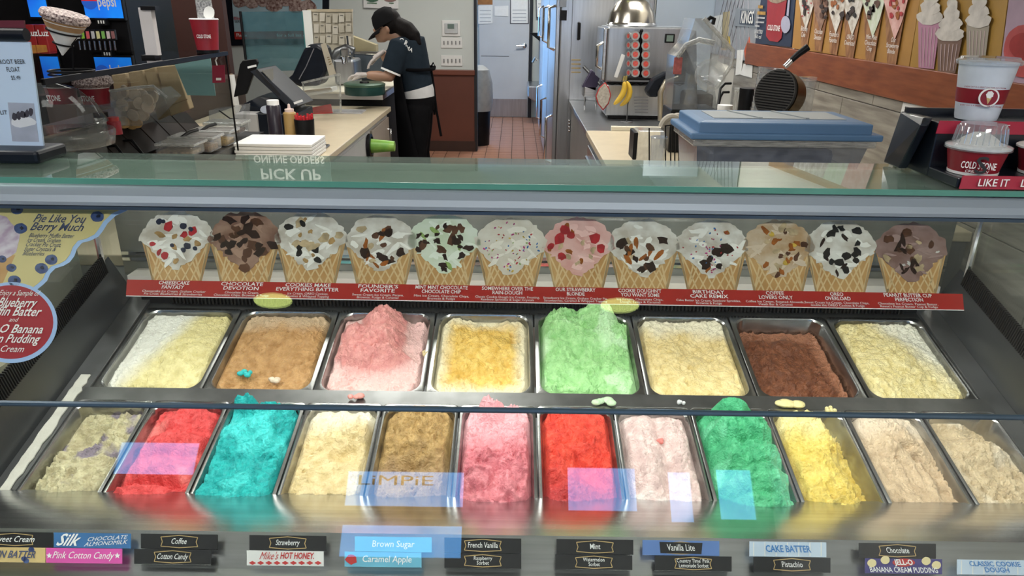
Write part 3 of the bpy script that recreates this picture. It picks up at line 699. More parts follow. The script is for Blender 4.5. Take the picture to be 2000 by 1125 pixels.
WAF = mat('printed_waffle', (0.56,0.33,0.13), 0.5, 0, 0.2, 18, col2=(0.46,0.24,0.08))
WAFL = mat('printed_waffle_rib', (0.72,0.52,0.28), 0.5, 0, 0.1, 18)
band_y = lambda x: 546 + (x-248)*(574-546)/(1880-248)
sg = thing('cone_strip_sign', 'red banner sign with twelve printed ice cream cones on the upper glass', 'sign', on(UPPLANE, 1064, 590))
m = MB(); ppoly(m, [(248,546),(1880,574),(1883,605),(246,577)], UPPLANE, 0.0012); m.build('banner', RED, sg)
m = MB(); ppoly(m, [(246,577),(1883,605),(1883,606.5),(246,578.5)], UPPLANE, 0.0010); m.build('banner_edge', PRINTW, sg)
for ci, (cx, ty, base, tp, title, small) in enumerate(CONES):
    rr = random.Random(ci*13+5)
    by = band_y(cx)
    y0 = ty + 52
    cone = MB(); ppoly(cone, [(cx-68,y0+6),(cx-60,y0-8),(cx+60,y0-8),(cx+68,y0+6),(cx+49,by+1),(cx-47,by)], UPPLANE, 0.0002); co = cone.build('waffle_cone', WAF, sg)
    rib = MB()
    for k in range(-7, 8):                                           # printed waffle lattice
        for sg_ in (-1, 1):
            xa = cx + k*17; pts = []
            for t in (0.0, 1.0):
                yy = y0 - 2 + (by - y0 + 2)*t
                xx = xa + sg_*(t-0.5)*46
                hw_ = 66 - 19*t
                pts.append((min(max(xx, cx-hw_), cx+hw_), yy))
            if abs(pts[0][0]-pts[1][0]) < 4: continue
            (x1, y1), (x2, y2) = pts
            ppoly(rib, [(x1-1.6,y1),(x1+1.6,y1),(x2+1.6,y2),(x2-1.6,y2)], UPPLANE, 0.0005, 0.0002)
    rib.build('waffle_rib', WAFL, co)['kind'] = 'stuff'
    # ice cream: dome with a ragged outline running to a point inside the cone
    pts = []
    for k in range(40):
        a = PI + PI*k/39
        q = 1 + 0.07*fbm(np.array(k*0.55), np.array(ci*3.3), 1.0, 2) + rr.uniform(-0.025, 0.025)
        pts.append((cx + 71*q*math.cos(a), ty + 58 + 59*q*math.sin(a)))
    for k in range(1, 16):
        t = k/16
        pts.append((cx + 71*(1-t)**0.85 + rr.uniform(-4, 4), ty + 58 + 58*t**1.2 + rr.uniform(-3, 3)))
    for k in range(1, 16):
        t = 1-k/16
        pts.append((cx - 71*(1-t)**0.85 + rr.uniform(-4, 4), ty + 58 + 58*t**1.2 + rr.uniform(-3, 3)))
    ic = MB(); ppoly(ic, pts, UPPLANE, 0.0009)
    ca, cb = ICM[base]
    io = ic.build('scoop', mat('print_'+base, ca, 0.5, 0, 0.1, 34, 0.0, col2=cb, detail=9), sg)
    # folds of the scoop and toppings
    m = MB()
    for k in range(16):
        a = rr.uniform(0, 2*PI); q = rr.random()**0.5
        ppoly(m, blob(cx+54*q*math.cos(a), ty+56+44*q*math.sin(a), rr.uniform(7,17), rr.uniform(2,6), rr, 9, 0.35, rr.uniform(-.9,.9)), UPPLANE, 0.0012+k*0.00001, 0.0002)
    o = m.build('scoop_fold', mat('print_fold_'+base, tuple(min(1, c*1.13) for c in ca), 0.5, 0, 0.06, 60, detail=6), io); o['kind'] = 'stuff'
    for (cn, num, rx, ry, jag) in TOPS[tp]:
        m = MB()
        for k in range(num):
            a = rr.uniform(0, 2*PI); q = rr.random()**0.55
            px = cx + 58*q*math.cos(a); py = ty + 58 + 50*q*math.sin(a)
            if py > ty+62: px = cx + (px-cx)*max(0.15, 1-(py-ty-62)/50)
            sc = rr.uniform(0.6, 1.15)
            ppoly(m, blob(px, py, rx*sc, ry*sc, rr, 9, jag, rr.uniform(-1.2, 1.2)), UPPLANE, 0.0015+k*0.00002, 0.0002)
            if rx > 3:
                m.build('topping', mat('print_top_'+cn, TOPC[cn], 0.4, 0, 0.4, 70), io); m = MB()
        if m.v:
            o = m.build('sprinkles', mat('print_top_'+cn, TOPC[cn], 0.4, 0, 0.4, 70), io); o['kind'] = 'stuff'
    slope = 28/1632
    ptext(title, PRINTW, cx-6, by+9.5, 15, {0:60,1:82,2:122,3:78,4:102,5:100,6:78,7:84,8:74,9:66,10:50,11:94}[ci], UPPLANE_T := dict(P=(UPPLANE['P'][0]+UPN*0.0014, UPN)), sg, slope, bold=0.012)
    ptext(small, PRINTW, cx-6, by+24.5, 9.5, min(126, 3.35*max(len(q) for q in small.split('\n'))), UPPLANE_T, sg, slope)

# ------------------------------------------------------------------ blueberry poster at the left end of the glass
po = thing('pie_poster', 'pale yellow poster with wavy blue edge, blueberries and a red circle at the left', 'poster', on(UPPLANE, 60, 700))
edge = [(-60,398),(262,404),(246,412),(226,421),(210,436),(200,452),(192,462),(176,470),(160,474),(150,486),(145,500),(136,512),(124,519),(108,524),(98,534),(92,548),(84,556)]
m = MB(); ppoly(m, edge+[(60,575),(-60,590)], UPPLANE, 0.0006); m.build('poster_border', mat('poster_blue', (0.36,0.52,0.82), 0.5, 0, 0.05), po)
m = MB(); ppoly(m, [(-60,398)]+[(x-8,y-4) for x, y in edge[1:]]+[(50,572),(-60,586)], UPPLANE, 0.0010); m.build('poster_field', mat('poster_yellow', (0.62,0.52,0.24), 0.5, 0, 0.08), po)
m = MB(); ppoly(m, [(22+90*math.cos(2*PI*k/48), 630+79*math.sin(2*PI*k/48)) for k in range(48)], UPPLANE, 0.0013); m.build('circle_border', mat('poster_blue', (0.36,0.52,0.82)), po)
m = MB(); ppoly(m, [(21+83*math.cos(2*PI*k/48), 629+72*math.sin(2*PI*k/48)) for k in range(48)], UPPLANE, 0.0016); m.build('circle', mat('poster_red', (0.36,0.010,0.025), 0.5, 0, 0.05), po)
BB = mat('printed_blueberry', (0.025,0.04,0.14), 0.4, 0, 0.4, 90, col2=(0.07,0.11,0.26)); BBD = mat('printed_berry_crown', (0.008,0.01,0.03), 0.5)
for (x, y, r_) in [(190,423,13),(33,409,12),(40,446,13),(100,507,12.5),(81,524,13),(28,548,13),(22,523,10),(4,506,9)]:
    rr = random.Random(int(x)); m = MB(); ppoly(m, blob(x, y, r_, r_*0.8, rr, 14, 0.04), UPPLANE, 0.0013); b_ = m.build('blueberry', BB, po)
    m = MB(); ppoly(m, blob(x+2, y-1, r_*0.3, r_*0.25, rr, 8, 0.3), UPPLANE, 0.0016); m.build('berry_crown', BBD, b_)
rr = random.Random(4)
m = MB(); ppoly(m, blob(-8, 468, 48, 46, rr, 22, 0.1), UPPLANE, 0.0012); s_ = m.build('scoop', mat('print_berrycream', (0.66,0.60,0.66), 0.5, 0, 0.2, 60, col2=(0.44,0.32,0.44)), po)
m = MB(); ppoly(m, [(-50,500),(30,498),(2,560),(-50,570)], UPPLANE, 0.0011); m.build('waffle_cone', WAF, po)
PN = mat('poster_navy_text', (0.06,0.08,0.16), 0.6)
PT = dict(P=(UPPLANE['P'][0]+UPN*0.0012, UPN)); PT2 = dict(P=(UPPLANE['P'][0]+UPN*0.0018, UPN))
ptext('Pie Like You', PN, 117, 428, 15, 100, PT, po, 0.02, shear=0.2, bold=0.01)
ptext('Berry Much', PN, 112, 444, 15, 102, PT, po, 0.02, shear=0.2, bold=0.01)
for k, s in enumerate(['Blueberry Muffin Batter', 'Ice Cream, Graham', 'Cracker Pie Crust,', 'Sugar Crystals &', 'Blueberries']):
    ptext(s, PN, 57+len(s)*1.9-k*3, 461+k*8.7, 8, len(s)*3.8, PT, po, 0.02, shear=0.2)
for (s, x, y, h, wd) in [('Enjoy a Sample of', 38, 573, 10, 78), ('Blueberry', 34, 592, 17, 74), ('Muffin Batter', 24, 609, 17, 112), ('and', 27, 625, 8, 17), ('JELL-O Banana', 20, 643, 16, 132), ('Cream Pudding', 14, 662, 16, 126), ('Ice Cream', 12, 682, 12, 70)]:
    ptext(s, PRINTW, x, y, h, wd, PT2, po, 0.02, shear=0.12, bold=0.012 if h > 14 else 0)

# ------------------------------------------------------------------ flavour labels on the rail
LABN = Vector((0, -0.55, 0.835)).normalized()
LABB = Vector((0, 0.880, CAMH-0.792))
def lp_(lift): return dict(P=(LABB + LABN*lift, LABN))
BLUEP = mat('label_blue', (0.05,0.18,0.42), 0.4, 0, 0.2, 20); PINKP = mat('label_pink', (0.75,0.10,0.42), 0.4, 0, 0.1, 20); WHP = mat('label_white', (0.72,0.72,0.70), 0.4, 0, 0.05, 20)
CYAN = mat('label_cyan', (0.16,0.48,0.66), 0.4, 0, 0.15, 20); PALE = mat('label_pale_blue', (0.52,0.62,0.74), 0.4, 0, 0.08, 20); TANP = mat('label_tan', (0.68,0.50,0.22), 0.4, 0, 0.1, 20); PURP = mat('label_violet', (0.06,0.05,0.20), 0.4, 0, 0.1, 20)
KL = mat('label_black', (0.014,0.014,0.016), 0.4, 0, 0.3, 40); TXR = mat('label_red_text', (0.50,0.03,0.03), 0.5); TXB = mat('label_blue_text', (0.04,0.20,0.50), 0.5); TXN = mat('label_brown_text', (0.28,0.15,0.03), 0.5)
TOPL = [(28,'Sweet Cream','k',80),(180,'Silk CHOCOLATE\nALMONDMILK','blue',130),(350,'Coffee','k',30),(562,'Strawberry','k',46),(768,'Brown Sugar','cyan',82),(943,'French Vanilla','k',58),(1162,'Mint','k',20),(1330,'Vanilla Lite','blueblack',54),(1539,'CAKE BATTER','pale',88),(1753,'Chocolate','k',44)]
BOTL = [(15,'MUFFIN BATTER','tan',110),(163,'Pink Cotton Candy','pink',118),(337,'Cotton Candy','k',60),(557,"Mike's HOT HONEY.",'white',110),(748,'Caramel Apple','cyan',96),(943,'Raspberry\nSorbet','k',36),(1160,'Watermelon\nSorbet','k',42),(1354,"Country Time' Pink\nLemonade Sorbet",'k',64),(1547,'Pistachio','k',40),(1765,'JELL-O\nBANANA CREAM PUDDING','violet',140),(1945,'CLASSIC COOKIE\nDOUGH','pale',100)]
LM = {'k': KL, 'blue': BLUEP, 'cyan': CYAN, 'blueblack': mat('label_mid_blue', (0.12,0.22,0.50), 0.4), 'pale': PALE, 'tan': TANP, 'pink': PINKP, 'white': WHP, 'violet': PURP}
TM = {'k': PRINTW, 'blue': PRINTW, 'cyan': PRINTW, 'blueblack': PRINTW, 'pale': TXB, 'tan': PN, 'pink': PRINTW, 'white': TXR, 'violet': PRINTW}
def label_card(x, s, kind, wpx, top):
    y = (1066 if top else 1096) + (x-1000)*0.0128
    hw_ = 75; hh = 14.5
    colw = {'k': 'black', 'blue': 'blue', 'cyan': 'light blue', 'blueblack': 'blue and black', 'pale': 'pale blue', 'tan': 'tan', 'pink': 'pink', 'white': 'white', 'violet': 'violet'}[kind]
    t = thing('flavour_label', '%s flavour label reading %s on the label rail' % (colw, s.replace('\n', ' ').replace("'", '')), 'label', on(lp_(0), x, y), 'flavour labels on the rail')
    m = MB(); ppoly(m, [(x-hw_,y-hh-1),(x+hw_,y-hh+1),(x+hw_,y+hh+1),(x-hw_,y+hh-1)], lp_(0.003 if top else 0.0045), 0.0, 0.002); m.build('card', LM[kind], t)
    L2 = lp_(0.0034 if top else 0.0049)
    if kind in ('k', 'blueblack'):
        if kind == 'blueblack':
            m = MB(); ppoly(m, [(x-42,y-12),(x+42,y-10),(x+40,y+12),(x-40,y+10)], L2, 0.0003); m.build('plaque', KL, t)
        m = MB(); a = [(x-36,y-9),(x,y-12),(x+36,y-8),(x+33,y+1),(x+36,y+10),(x,y+12),(x-36,y+9),(x-33,y)]
        for i in range(8):
            (x1,y1),(x2,y2) = a[i], a[(i+1) % 8]
            dx, dy = x2-x1, y2-y1; l_ = math.hypot(dx, dy); nx, ny = -dy/l_*0.7, dx/l_*0.7
            ppoly(m, [(x1-nx,y1-ny),(x2-nx,y2-ny),(x2+nx,y2+ny),(x1+nx,y1+ny)], L2, 0.0002)
        m.build('gold_border', PRINTG, t)
    elif kind in ('white',):
        m = MB()
        for k in range(9):
            xx = x-64+k*16; ppoly(m, [(xx-7,y+9),(xx,y+5),(xx+7,y+9.3),(xx,y+13)], L2, 0.0002)
        m.build('red_diamond', TXR, t); y -= 4
    elif kind == 'pink':
        m = MB()
        for xx in (x-67, x+66):
            ppoly(m, [(xx+(6 if k % 2 == 0 else 2.6)*math.sin(PI*k/5), y-(6 if k % 2 == 0 else 2.6)*math.cos(PI*k/5)) for k in range(10)], L2, 0.0002)
        m.build('star', PRINTW, t)
    elif kind == 'pale':
        m = MB()
        for k in range(7):
            ppoly(m, [(x-68+k*22,y-13.5),(x-66+k*22,y-13.5),(x-66+k*22,y+13.5),(x-68+k*22,y+13.5)], lp_(0.0033 if top else 0.0048), 0.0001)
        m.build('stripe', PRINTG if False else WHP, t)
    elif kind == 'violet':
        m = MB()
        for (xx, yy) in ((x-62,y-6),(x-36,y-12),(x+44,y-10),(x+64,y-2)): ppoly(m, blob(xx, yy, 9, 8, random.Random(3), 14, 0.03), L2, 0.0002)
        m.build('banana_slice', mat('slice_cream', (0.78,0.66,0.36), 0.5), t)
        m = MB(); ppoly(m, blob(x, y-7, 22, 8, random.Random(2), 16, 0.02), L2, 0.0002); m.build('logo_patch', TXR, t)
    elif kind == 'cyan' and not top:
        m = MB(); ppoly(m, blob(x-62, y, 11, 10, random.Random(8), 12, 0.15), L2, 0.0002); m.build('apple_print', TXR, t)
    elif kind == 'tan':
        m = MB()
        for (xx, yy) in ((x+32,y+8),(x+46,y-10),(x+36,y+12)): ppoly(m, blob(xx, yy, 6, 5, random.Random(3), 12, 0.03), L2, 0.0002)
        m.build('blueberry', BB, t)
    L3 = lp_(0.0037 if top else 0.0052)
    if s.startswith('Silk'):
        ptext('Silk', PRINTW, x-48, y, 22, 44, L3, t, 0.013, shear=0.3, bold=0.02); ptext('CHOCOLATE\nALMONDMILK', PRINTW, x+28, y+1, 17, 84, L3, t, -0.06, shear=0.2)
    elif s.startswith('JELL'):
        ptext('JELL-O', PRINTW, x, y-7, 10, 36, L3, t, 0.013, bold=0.03); ptext('BANANA CREAM PUDDING', PRINTW, x, y+8, 10, 132, L3, t, 0.013, bold=0.01)
    elif s.startswith('Mike'):
        ptext("Mike's", TXR, x-32, y, 15, 36, L3, t, 0.013, shear=0.3); ptext('HOT HONEY.', TXR, x+24, y, 12, 66, L3, t, 0.013, bold=0.03)
    else:
        two = '\n' in s
        ptext(s, TM[kind], x+(8 if kind == 'cyan' and not top else 0), y, (17 if two else 11) if kind == 'k' else (20 if two else 13), wpx, L3, t, 0.013, bold=0.02 if kind in ('pale','tan') else 0.004)
for a in TOPL: label_card(*a, True)
for a in BOTL: label_card(*a, False)

# ------------------------------------------------------------------ pixel helpers for things that stand at a known depth
def pbox(m, x0, x1, y0, y1, Y, dep):
    a = W((x0+x1)/2, y1, Y=Y).z; b = W((x0+x1)/2, y0, Y=Y).z; ym = (y0+y1)/2
    return m.bx(W(x0, ym, Y=Y).x, W(x1, ym, Y=Y).x, Y, Y+dep, min(a, b), max(a, b))
def qslab(m, pts, off):
    m.slab([W(x, y, Y=Y) for (x, y, Y) in pts], off); return m
def YP(Y, lift=0.0): return dict(P=(Vector((0, Y-lift, 0)), Vector((0, -1, 0))))
def XP(X, lift=0.0): return dict(P=(Vector((X-lift, 0, 0)), Vector((-1, 0, 0))))
def quad(m, pts, plane, lift, th=0.001): ppoly(m, pts, plane, lift, th); return m
CLEARC = glassmat('cup_clear', (0.86, 0.88, 0.90), 0.07, 0.14, (0.85, 0.9, 0.95), 0.05)
def cup_text(parent, s, c, r, z, h, a0, wdt, mm):
    text(s, mm, (c[0]+r*math.sin(a0), c[1]-r*math.cos(a0), z), (math.cos(a0), math.sin(a0), 0), (0, 0, 1), h, parent, width=wdt, lift=0.003, bold=0.015)

# black two-tier cup display on the glass top
BLK = mat('display_navy_black', (0.008, 0.011, 0.018), 0.3, 0, 0.2, 15, coat=0.2)
STRIP = mat('strip_red', (0.42, 0.018, 0.05), 0.35, 0, 0.15, 20)
sx0, sx1 = 0.735, 1.26
st = thing('cup_display_stand', 'black two tier cup display stand with red strips on the glass top', 'stand', (1.0, 1.25, TOPZ))
m = MB(); m.bx(sx0, sx1, 1.165, 1.255, TOPZ+0.001, TOPZ+0.018); m.build('lower_tier', BLK, st, bevel=0.002)
m = MB(); m.bx(sx0, sx1, 1.255, 1.345, TOPZ+0.001, TOPZ+0.095); m.build('upper_tier', BLK, st, bevel=0.002)
m = MB(); m.slab([(sx0-0.028, 1.30, TOPZ+0.004), (sx0-0.028, 1.36, TOPZ+0.004), (sx0-0.015, 1.36, TOPZ+0.10), (sx0-0.015, 1.275, TOPZ+0.10), (sx0-0.028, 1.262, TOPZ+0.09)], (0.016, 0, 0)); m.build('side_wing', BLK, st, bevel=0.003)
m = MB(); m.bx(sx0-0.012, sx1, 1.345, 1.352, TOPZ+0.001, TOPZ+0.108); m.build('back_lip', BLK, st)
m = MB(); m.slab([(sx0+0.002, 1.158, TOPZ+0.001), (sx1, 1.158, TOPZ+0.001), (sx1, 1.163, TOPZ+0.022), (sx0+0.006, 1.163, TOPZ+0.022)], (0, 0.002, 0)); m.build('price_strip', STRIP, st)
m = MB(); m.slab([(sx0-0.002, 1.2525, TOPZ+0.076), (sx1, 1.2525, TOPZ+0.076), (sx1, 1.2525, TOPZ+0.098), (sx0, 1.2525, TOPZ+0.098)], (0, 0.002, 0)); m.build('price_strip', STRIP, st)
text('LIKE IT', PRINTW, (0.788, 1.157, TOPZ+0.0115), (1, 0, 0), (0, 0.2, 1), 0.017, st, width=0.052, shear=0.15, bold=0.01, lift=0.002)
text('L', PRINTW, (W(1997, 355, Y=1.157).x, 1.157, TOPZ+0.0115), (1, 0, 0), (0, 0.2, 1), 0.017, st, width=0.008, shear=0.15, bold=0.01, lift=0.002)
text('IT', PRINTW, (0.848, 1.2525, TOPZ+0.087), (1, 0, 0), (0, 0, 1), 0.015, st, width=0.014, shear=0.15, lift=0.002)
def small_cup(c, lab, dome):
    t = thing('ice_cream_cup', lab, 'cup', c, 'paper cups on the display stand')
    m = MB(); m.lathe([(0.0, 0.002), (0.036, 0.002), (0.037, 0.0), (0.0375, 0.004), (0.0462, 0.044)], c); m.build('cup_wall', CUPRED, t, smooth=True)
    m = MB(); m.lathe([(0.0368, 0.0), (0.0380, 0.0005), (0.0386, 0.005), (0.0376, 0.005)], c); m.build('base_ring', PRINTW, t, smooth=True)
    m = MB(); m.lathe([(0.046, 0.043), (0.0490, 0.043), (0.0495, 0.046), (0.047, 0.048), (0.040, 0.0485)], c); m.build('rim', PRINTW, t, smooth=True)
    if dome:
        m = MB(); m.lathe([(0.0505, 0.041), (0.0505, 0.047), (0.040, 0.050), (0.0365, 0.078), (0.033, 0.083), (0.0, 0.084)], c, 36); m.build('dome_lid', CLEARC, t, smooth=True)
        m = MB()
        for k in range(28):
            a = 2*PI*k/28; m.tube([(c[0]+0.0402*math.cos(a), c[1]+0.0402*math.sin(a), c[2]+0.052), (c[0]+0.0370*math.cos(a), c[1]+0.0370*math.sin(a), c[2]+0.077)], 0.0007, 5)
        m.build('lid_rib', CLEARC, t)['kind'] = 'stuff'
        m = MB(); m.lathe([(0.036, 0.047), (0.026, 0.058), (0.012, 0.067), (0.0, 0.069)], c); m.build('ice_cream_scoop', mat('scoop_white', (0.80, 0.78, 0.72), 0.5, 0, 0.05, 40, 0.3, 200), t, smooth=True)
    return t
c1 = (0.783, 1.208, TOPZ+0.0182)
t = small_cup(c1, 'small red paper cup with clear dome lid on the lower tier', True)
cup_text(t, 'COLD STONE', c1, 0.0415, c1[2]+0.019, 0.016, -0.42, 0.050, PRINTW)
cup_text(t, 'CREAMERY', c1, 0.0395, c1[2]+0.009, 0.006, -0.42, 0.034, PRINTW)
text('S', PRINTK, (c1[0]-0.016, c1[1]-0.0445, c1[2]+0.020), (0.91, -0.41, 0), (0, 0, 1), 0.040, t, width=0.018, bold=0.01, lift=0.003, name='size_letter')
c2 = (0.905, 1.208, TOPZ+0.0182)
t = small_cup(c2, 'red paper cup at the right edge of the lower tier', False)
cup_text(t, 'STONE', c2, 0.0415, c2[2]+0.019, 0.016, -0.5, 0.034, PRINTW)
c3 = (0.822, 1.296, TOPZ+0.0955)
t = thing('shake_cup', 'tall clear cup with flat lid and red band on the upper tier', 'cup', c3)
m = MB(); m.lathe([(0.0, 0.001), (0.0325, 0.001), (0.034, 0.006), (0.0455, 0.098)], c3, 36); m.build('cup_wall', mat('cup_frost', (0.66, 0.72, 0.80), 0.3, 0, 0.1, 30), t, smooth=True)
m = MB(); m.lathe([(0.0372, 0.030), (0.0376, 0.030), (0.0405, 0.0545), (0.0402, 0.0545)], (c3[0], c3[1], c3[2]), 36); m.build('red_band', CUPRED, t, smooth=True)
m = MB(); m.lathe([(0.0500, 0.094), (0.0510, 0.098), (0.0505, 0.101), (0.046, 0.103), (0.045, 0.106), (0.0, 0.106)], c3, 36); m.build('lid', CLEARC, t, smooth=True)
m = MB(); a0 = -0.28; cc = Vector((c3[0]+0.0405*math.sin(a0), c3[1]-0.0405*math.cos(a0), c3[2]+0.0425)); rv = Vector((math.cos(a0), math.sin(a0), 0)); nv = Vector((math.sin(a0), -math.cos(a0), -0.12)).normalized()
m.slab([cc + nv*0.001 + rv*(0.0155*math.cos(2*PI*k/24)) + Vector((0, 0, 0.0155*math.sin(2*PI*k/24))) for k in range(24)], nv*0.002); lg = m.build('emblem_ring', PRINTW, t)
m = MB(); m.slab([cc + nv*0.0028 + rv*(0.013*math.cos(2*PI*k/24)) + Vector((0, 0, 0.013*math.sin(2*PI*k/24))) for k in range(24)], nv*0.0008); m.build('emblem', CUPRED, t)
m = MB(); m.slab([cc + nv*0.0038 + rv*x + Vector((0, 0, z)) for (x, z) in ((-0.004, 0.0), (0.004, 0.0), (0.0, -0.011))], nv*0.0004); m.build('emblem_cone', mat('emblem_tan', (0.6, 0.42, 0.18), 0.5), t)
m = MB(); m.slab([cc + nv*0.0038 + rv*(0.0052*q*math.cos(2*PI*k/14)) + Vector((0, 0, 0.005+0.0056*q*math.sin(2*PI*k/14))) for k in range(14) for q in [1.0+0.15*(k % 2)]], nv*0.0006); m.build('emblem_scoop', PRINTW, t)
for z in (0.0275, 0.0585):
    cup_text(t, 'EVERY DAY IS A GREAT DAY FOR ICE CREAM', c3, 0.0365+z*0.105, c3[2]+z, 0.0034, -0.5, 0.060, CUPRED)

# menu holder on the glass top at the left edge
mh = thing('menu_holder', 'black tabletop menu holder with white drinks sheet at the left edge', 'sign', (-0.95, 1.30, TOPZ))
def lean(y): return 1.30 + 0.0*y
m = MB(); m.bx(-1.10, -0.838, 1.245, 1.335, TOPZ+0.001, TOPZ+0.024); m.build('base', NAVY, mh, bevel=0.006)
m = MB(); m.slab([W(-60, 283, Y=1.30), W(85, 285, Y=1.30), W(58, 82, Y=1.30), W(-60, 80, Y=1.30)], (0, 0.004, 0)); m.build('menu_sheet', mat('menu_sheet_blue_white', (0.56, 0.70, 0.88), 0.35, 0, 0.04, 4), mh)
m = MB(); m.tube([W(-60, 66, Y=1.30), W(52, 68, Y=1.30)], 0.011, 12); m.build('clip_bar', NAVY, mh, smooth=True)
m = MB(); m.slab([W(-60, 58, Y=1.304), W(48, 58, Y=1.304), W(46, 40, Y=1.304), W(-60, 40, Y=1.304)], (0, 0.004, 0)); m.build('header_card', mat('header_maroon', (0.13, 0.015, 0.03), 0.5), mh)
m = MB(); m.slab([W(15, 200, Y=1.2995), W(66, 202, Y=1.2995), W(76, 277, Y=1.2995), W(24, 276, Y=1.2995)], (0, 0.0004, 0)); ph = m.build('sundae_photo', mat('photo_grey_blue', (0.42, 0.46, 0.56), 0.5, 0, 0.2, 20), mh)
m = MB(); ppoly(m, blob(45, 238, 24, 11, random.Random(2), 14, 0.12), YP(1.2992), 0, 0.0002); m.build('dish_print', mat('dish_white', (0.72, 0.74, 0.78), 0.5), ph)
m = MB()
for k in range(5): ppoly(m, blob(28+k*8, 228-k*2, 5, 8, random.Random(k), 9, 0.25), YP(1.2990), 0, 0.0002)
m.build('banana_split_print', mat('dish_dark', (0.05, 0.045, 0.06), 0.5), ph)['kind'] = 'stuff'
for (s, x, y, h, wd) in (('ROOT BEER', 24, 121, 9, 50), ('FLOAT', 26, 136, 9, 26), ('$5.49', 31, 152, 8, 18), ('SPLIT', 2, 220, 8, 24)):
    ptext(s, PRINTK, x, y, h, wd, YP(1.2992), mh, 0.0)

# pick-up sign hanging over the left counter (its reflection lies in the glass top)
pk = thing('hanging_sign', 'hanging pick up online orders sign above the left counter', 'sign', (-1.27, 4.0, 1.80))
m = MB(); m.bx(-1.50, -1.04, 4.0, 4.008, 1.81, 2.01); m.build('panel', mat('sign_dark_green', (0.05, 0.09, 0.08), 0.5), pk)
for x in (-1.46, -1.08):
    m = MB(); m.tube([(x, 4.004, 2.01), (x, 4.004, CEIL)], 0.002, 6); m.build('wire', CHROME, pk)
GLOWW = mat('sign_white', (0.9, 0.9, 0.86), 0.5)
text('PICK UP', GLOWW, (-1.27, 3.999, 1.955), (1, 0, 0), (0, 0, 1), 0.085, pk, width=0.34, bold=0.02)
text('ONLINE ORDERS', GLOWW, (-1.27, 3.999, 1.872), (1, 0, 0), (0, 0, 1), 0.06, pk, width=0.40, bold=0.02)

# ------------------------------------------------------------------ left counter run
LCX = -0.925
lc = thing('left_counter', 'cream topped service counter with pale cabinet fronts on the left', 'counter', (-1.5, 4.0, 0))
CAB = mat('cabinet_grey_white', (0.50, 0.50, 0.50), 0.5, 0, 0.06, 5)
TAUPE = mat('cabinet_taupe', (0.36, 0.31, 0.26), 0.5, 0, 0.08, 5)
m = MB(); m.bx(-2.05, LCX, 2.0, 5.45, 0.865, 0.90); m.build('worktop', CREAM, lc, bevel=0.004)
m = MB(); m.bx(-2.0, LCX-0.03, 2.02, 5.43, 0.08, 0.865); m.build('body', CAB, lc)
m = MB(); m.bx(-1.98, LCX-0.08, 2.05, 5.40, 0.0, 0.08); m.build('plinth', BLACKM, lc)
for (y0, y1) in ((2.9, 3.62), (4.75, 5.40)):
    m = MB(); m.bx(LCX-0.03, LCX-0.012, y0, y1, 0.12, 0.83); d_ = m.build('cabinet_door', TAUPE, lc, bevel=0.003)
    m = MB(); yy = y1-0.12; m.tube([(LCX-0.012, yy, 0.62), (LCX+0.02, yy, 0.62), (LCX+0.02, yy, 0.76), (LCX-0.012, yy, 0.76)], 0.006, 8); m.build('handle', CHROME, d_, smooth=True)
m = MB(); m.bx(LCX-0.03, LCX-0.018, 3.75, 4.65, 0.12, 0.83); m.build('side_panel', CAB, lc)
# cup dispenser with green cup sticking out of the cabinet face
cdz = W(724, 285, X=LCX)
cp = thing('cup_dispenser', 'green paper cup in a black ring dispenser on the left cabinet front', 'dispenser', (LCX, cdz.y, cdz.z))
m = MB(); m.lathe([(0.066, 0.0), (0.078, 0.004), (0.078, 0.022), (0.060, 0.026), (0.056, 0.0)], (LCX-0.016, cdz.y, cdz.z), 28, Matrix.Rotation(R(90), 3, 'Y')); m.build('ring', BLACK, cp, smooth=True)
m = MB(); m.lathe([(0.046, 0.0), (0.046, 0.01), (0.032, 0.165), (0.0, 0.165)], (LCX-0.01, cdz.y, cdz.z), 28, Matrix.Rotation(R(90), 3, 'Y')); m.build('cup', mat('green_cup', (0.16, 0.36, 0.05), 0.4, 0, 0.2, 14, col2=(0.28, 0.48, 0.08)), cp, smooth=True)

# dark partition panel and left half-wall behind the toppings counter
m = MB(); p0 = W(247, 40, Y=5.9); p1 = W(438, 40, Y=5.9); m.bx(p0.x-0.08, p1.x, 5.9, 5.98, 0, CEIL-0.01)
tag(m.build('partition_panel', mat('partition_brown', (0.045, 0.014, 0.010), 0.6, 0, 0.15, 3)), 'dark brown partition panel behind the toppings shelf', 'panel')
m = MB(); p0 = W(205, 60, Y=5.95); m.bx(p0.x-0.1, W(262, 60, Y=5.95).x, 5.985, 6.05, 0, CEIL-0.01)
tag(m.build('wall_strip_panel', mat('olive_wall', (0.26, 0.24, 0.17), 0.7, 0, 0.1, 3)), 'olive grey wall panel beside the drinks machine', 'panel')
m = MB(); m.bx(-2.45, -2.06, 3.8, 5.6, 0, 1.10)
tag(m.build('half_wall', mat('half_wall_brown', (0.085, 0.06, 0.05), 0.6, 0, 0.15, 3)), 'dark brown half wall behind the register', 'panel')

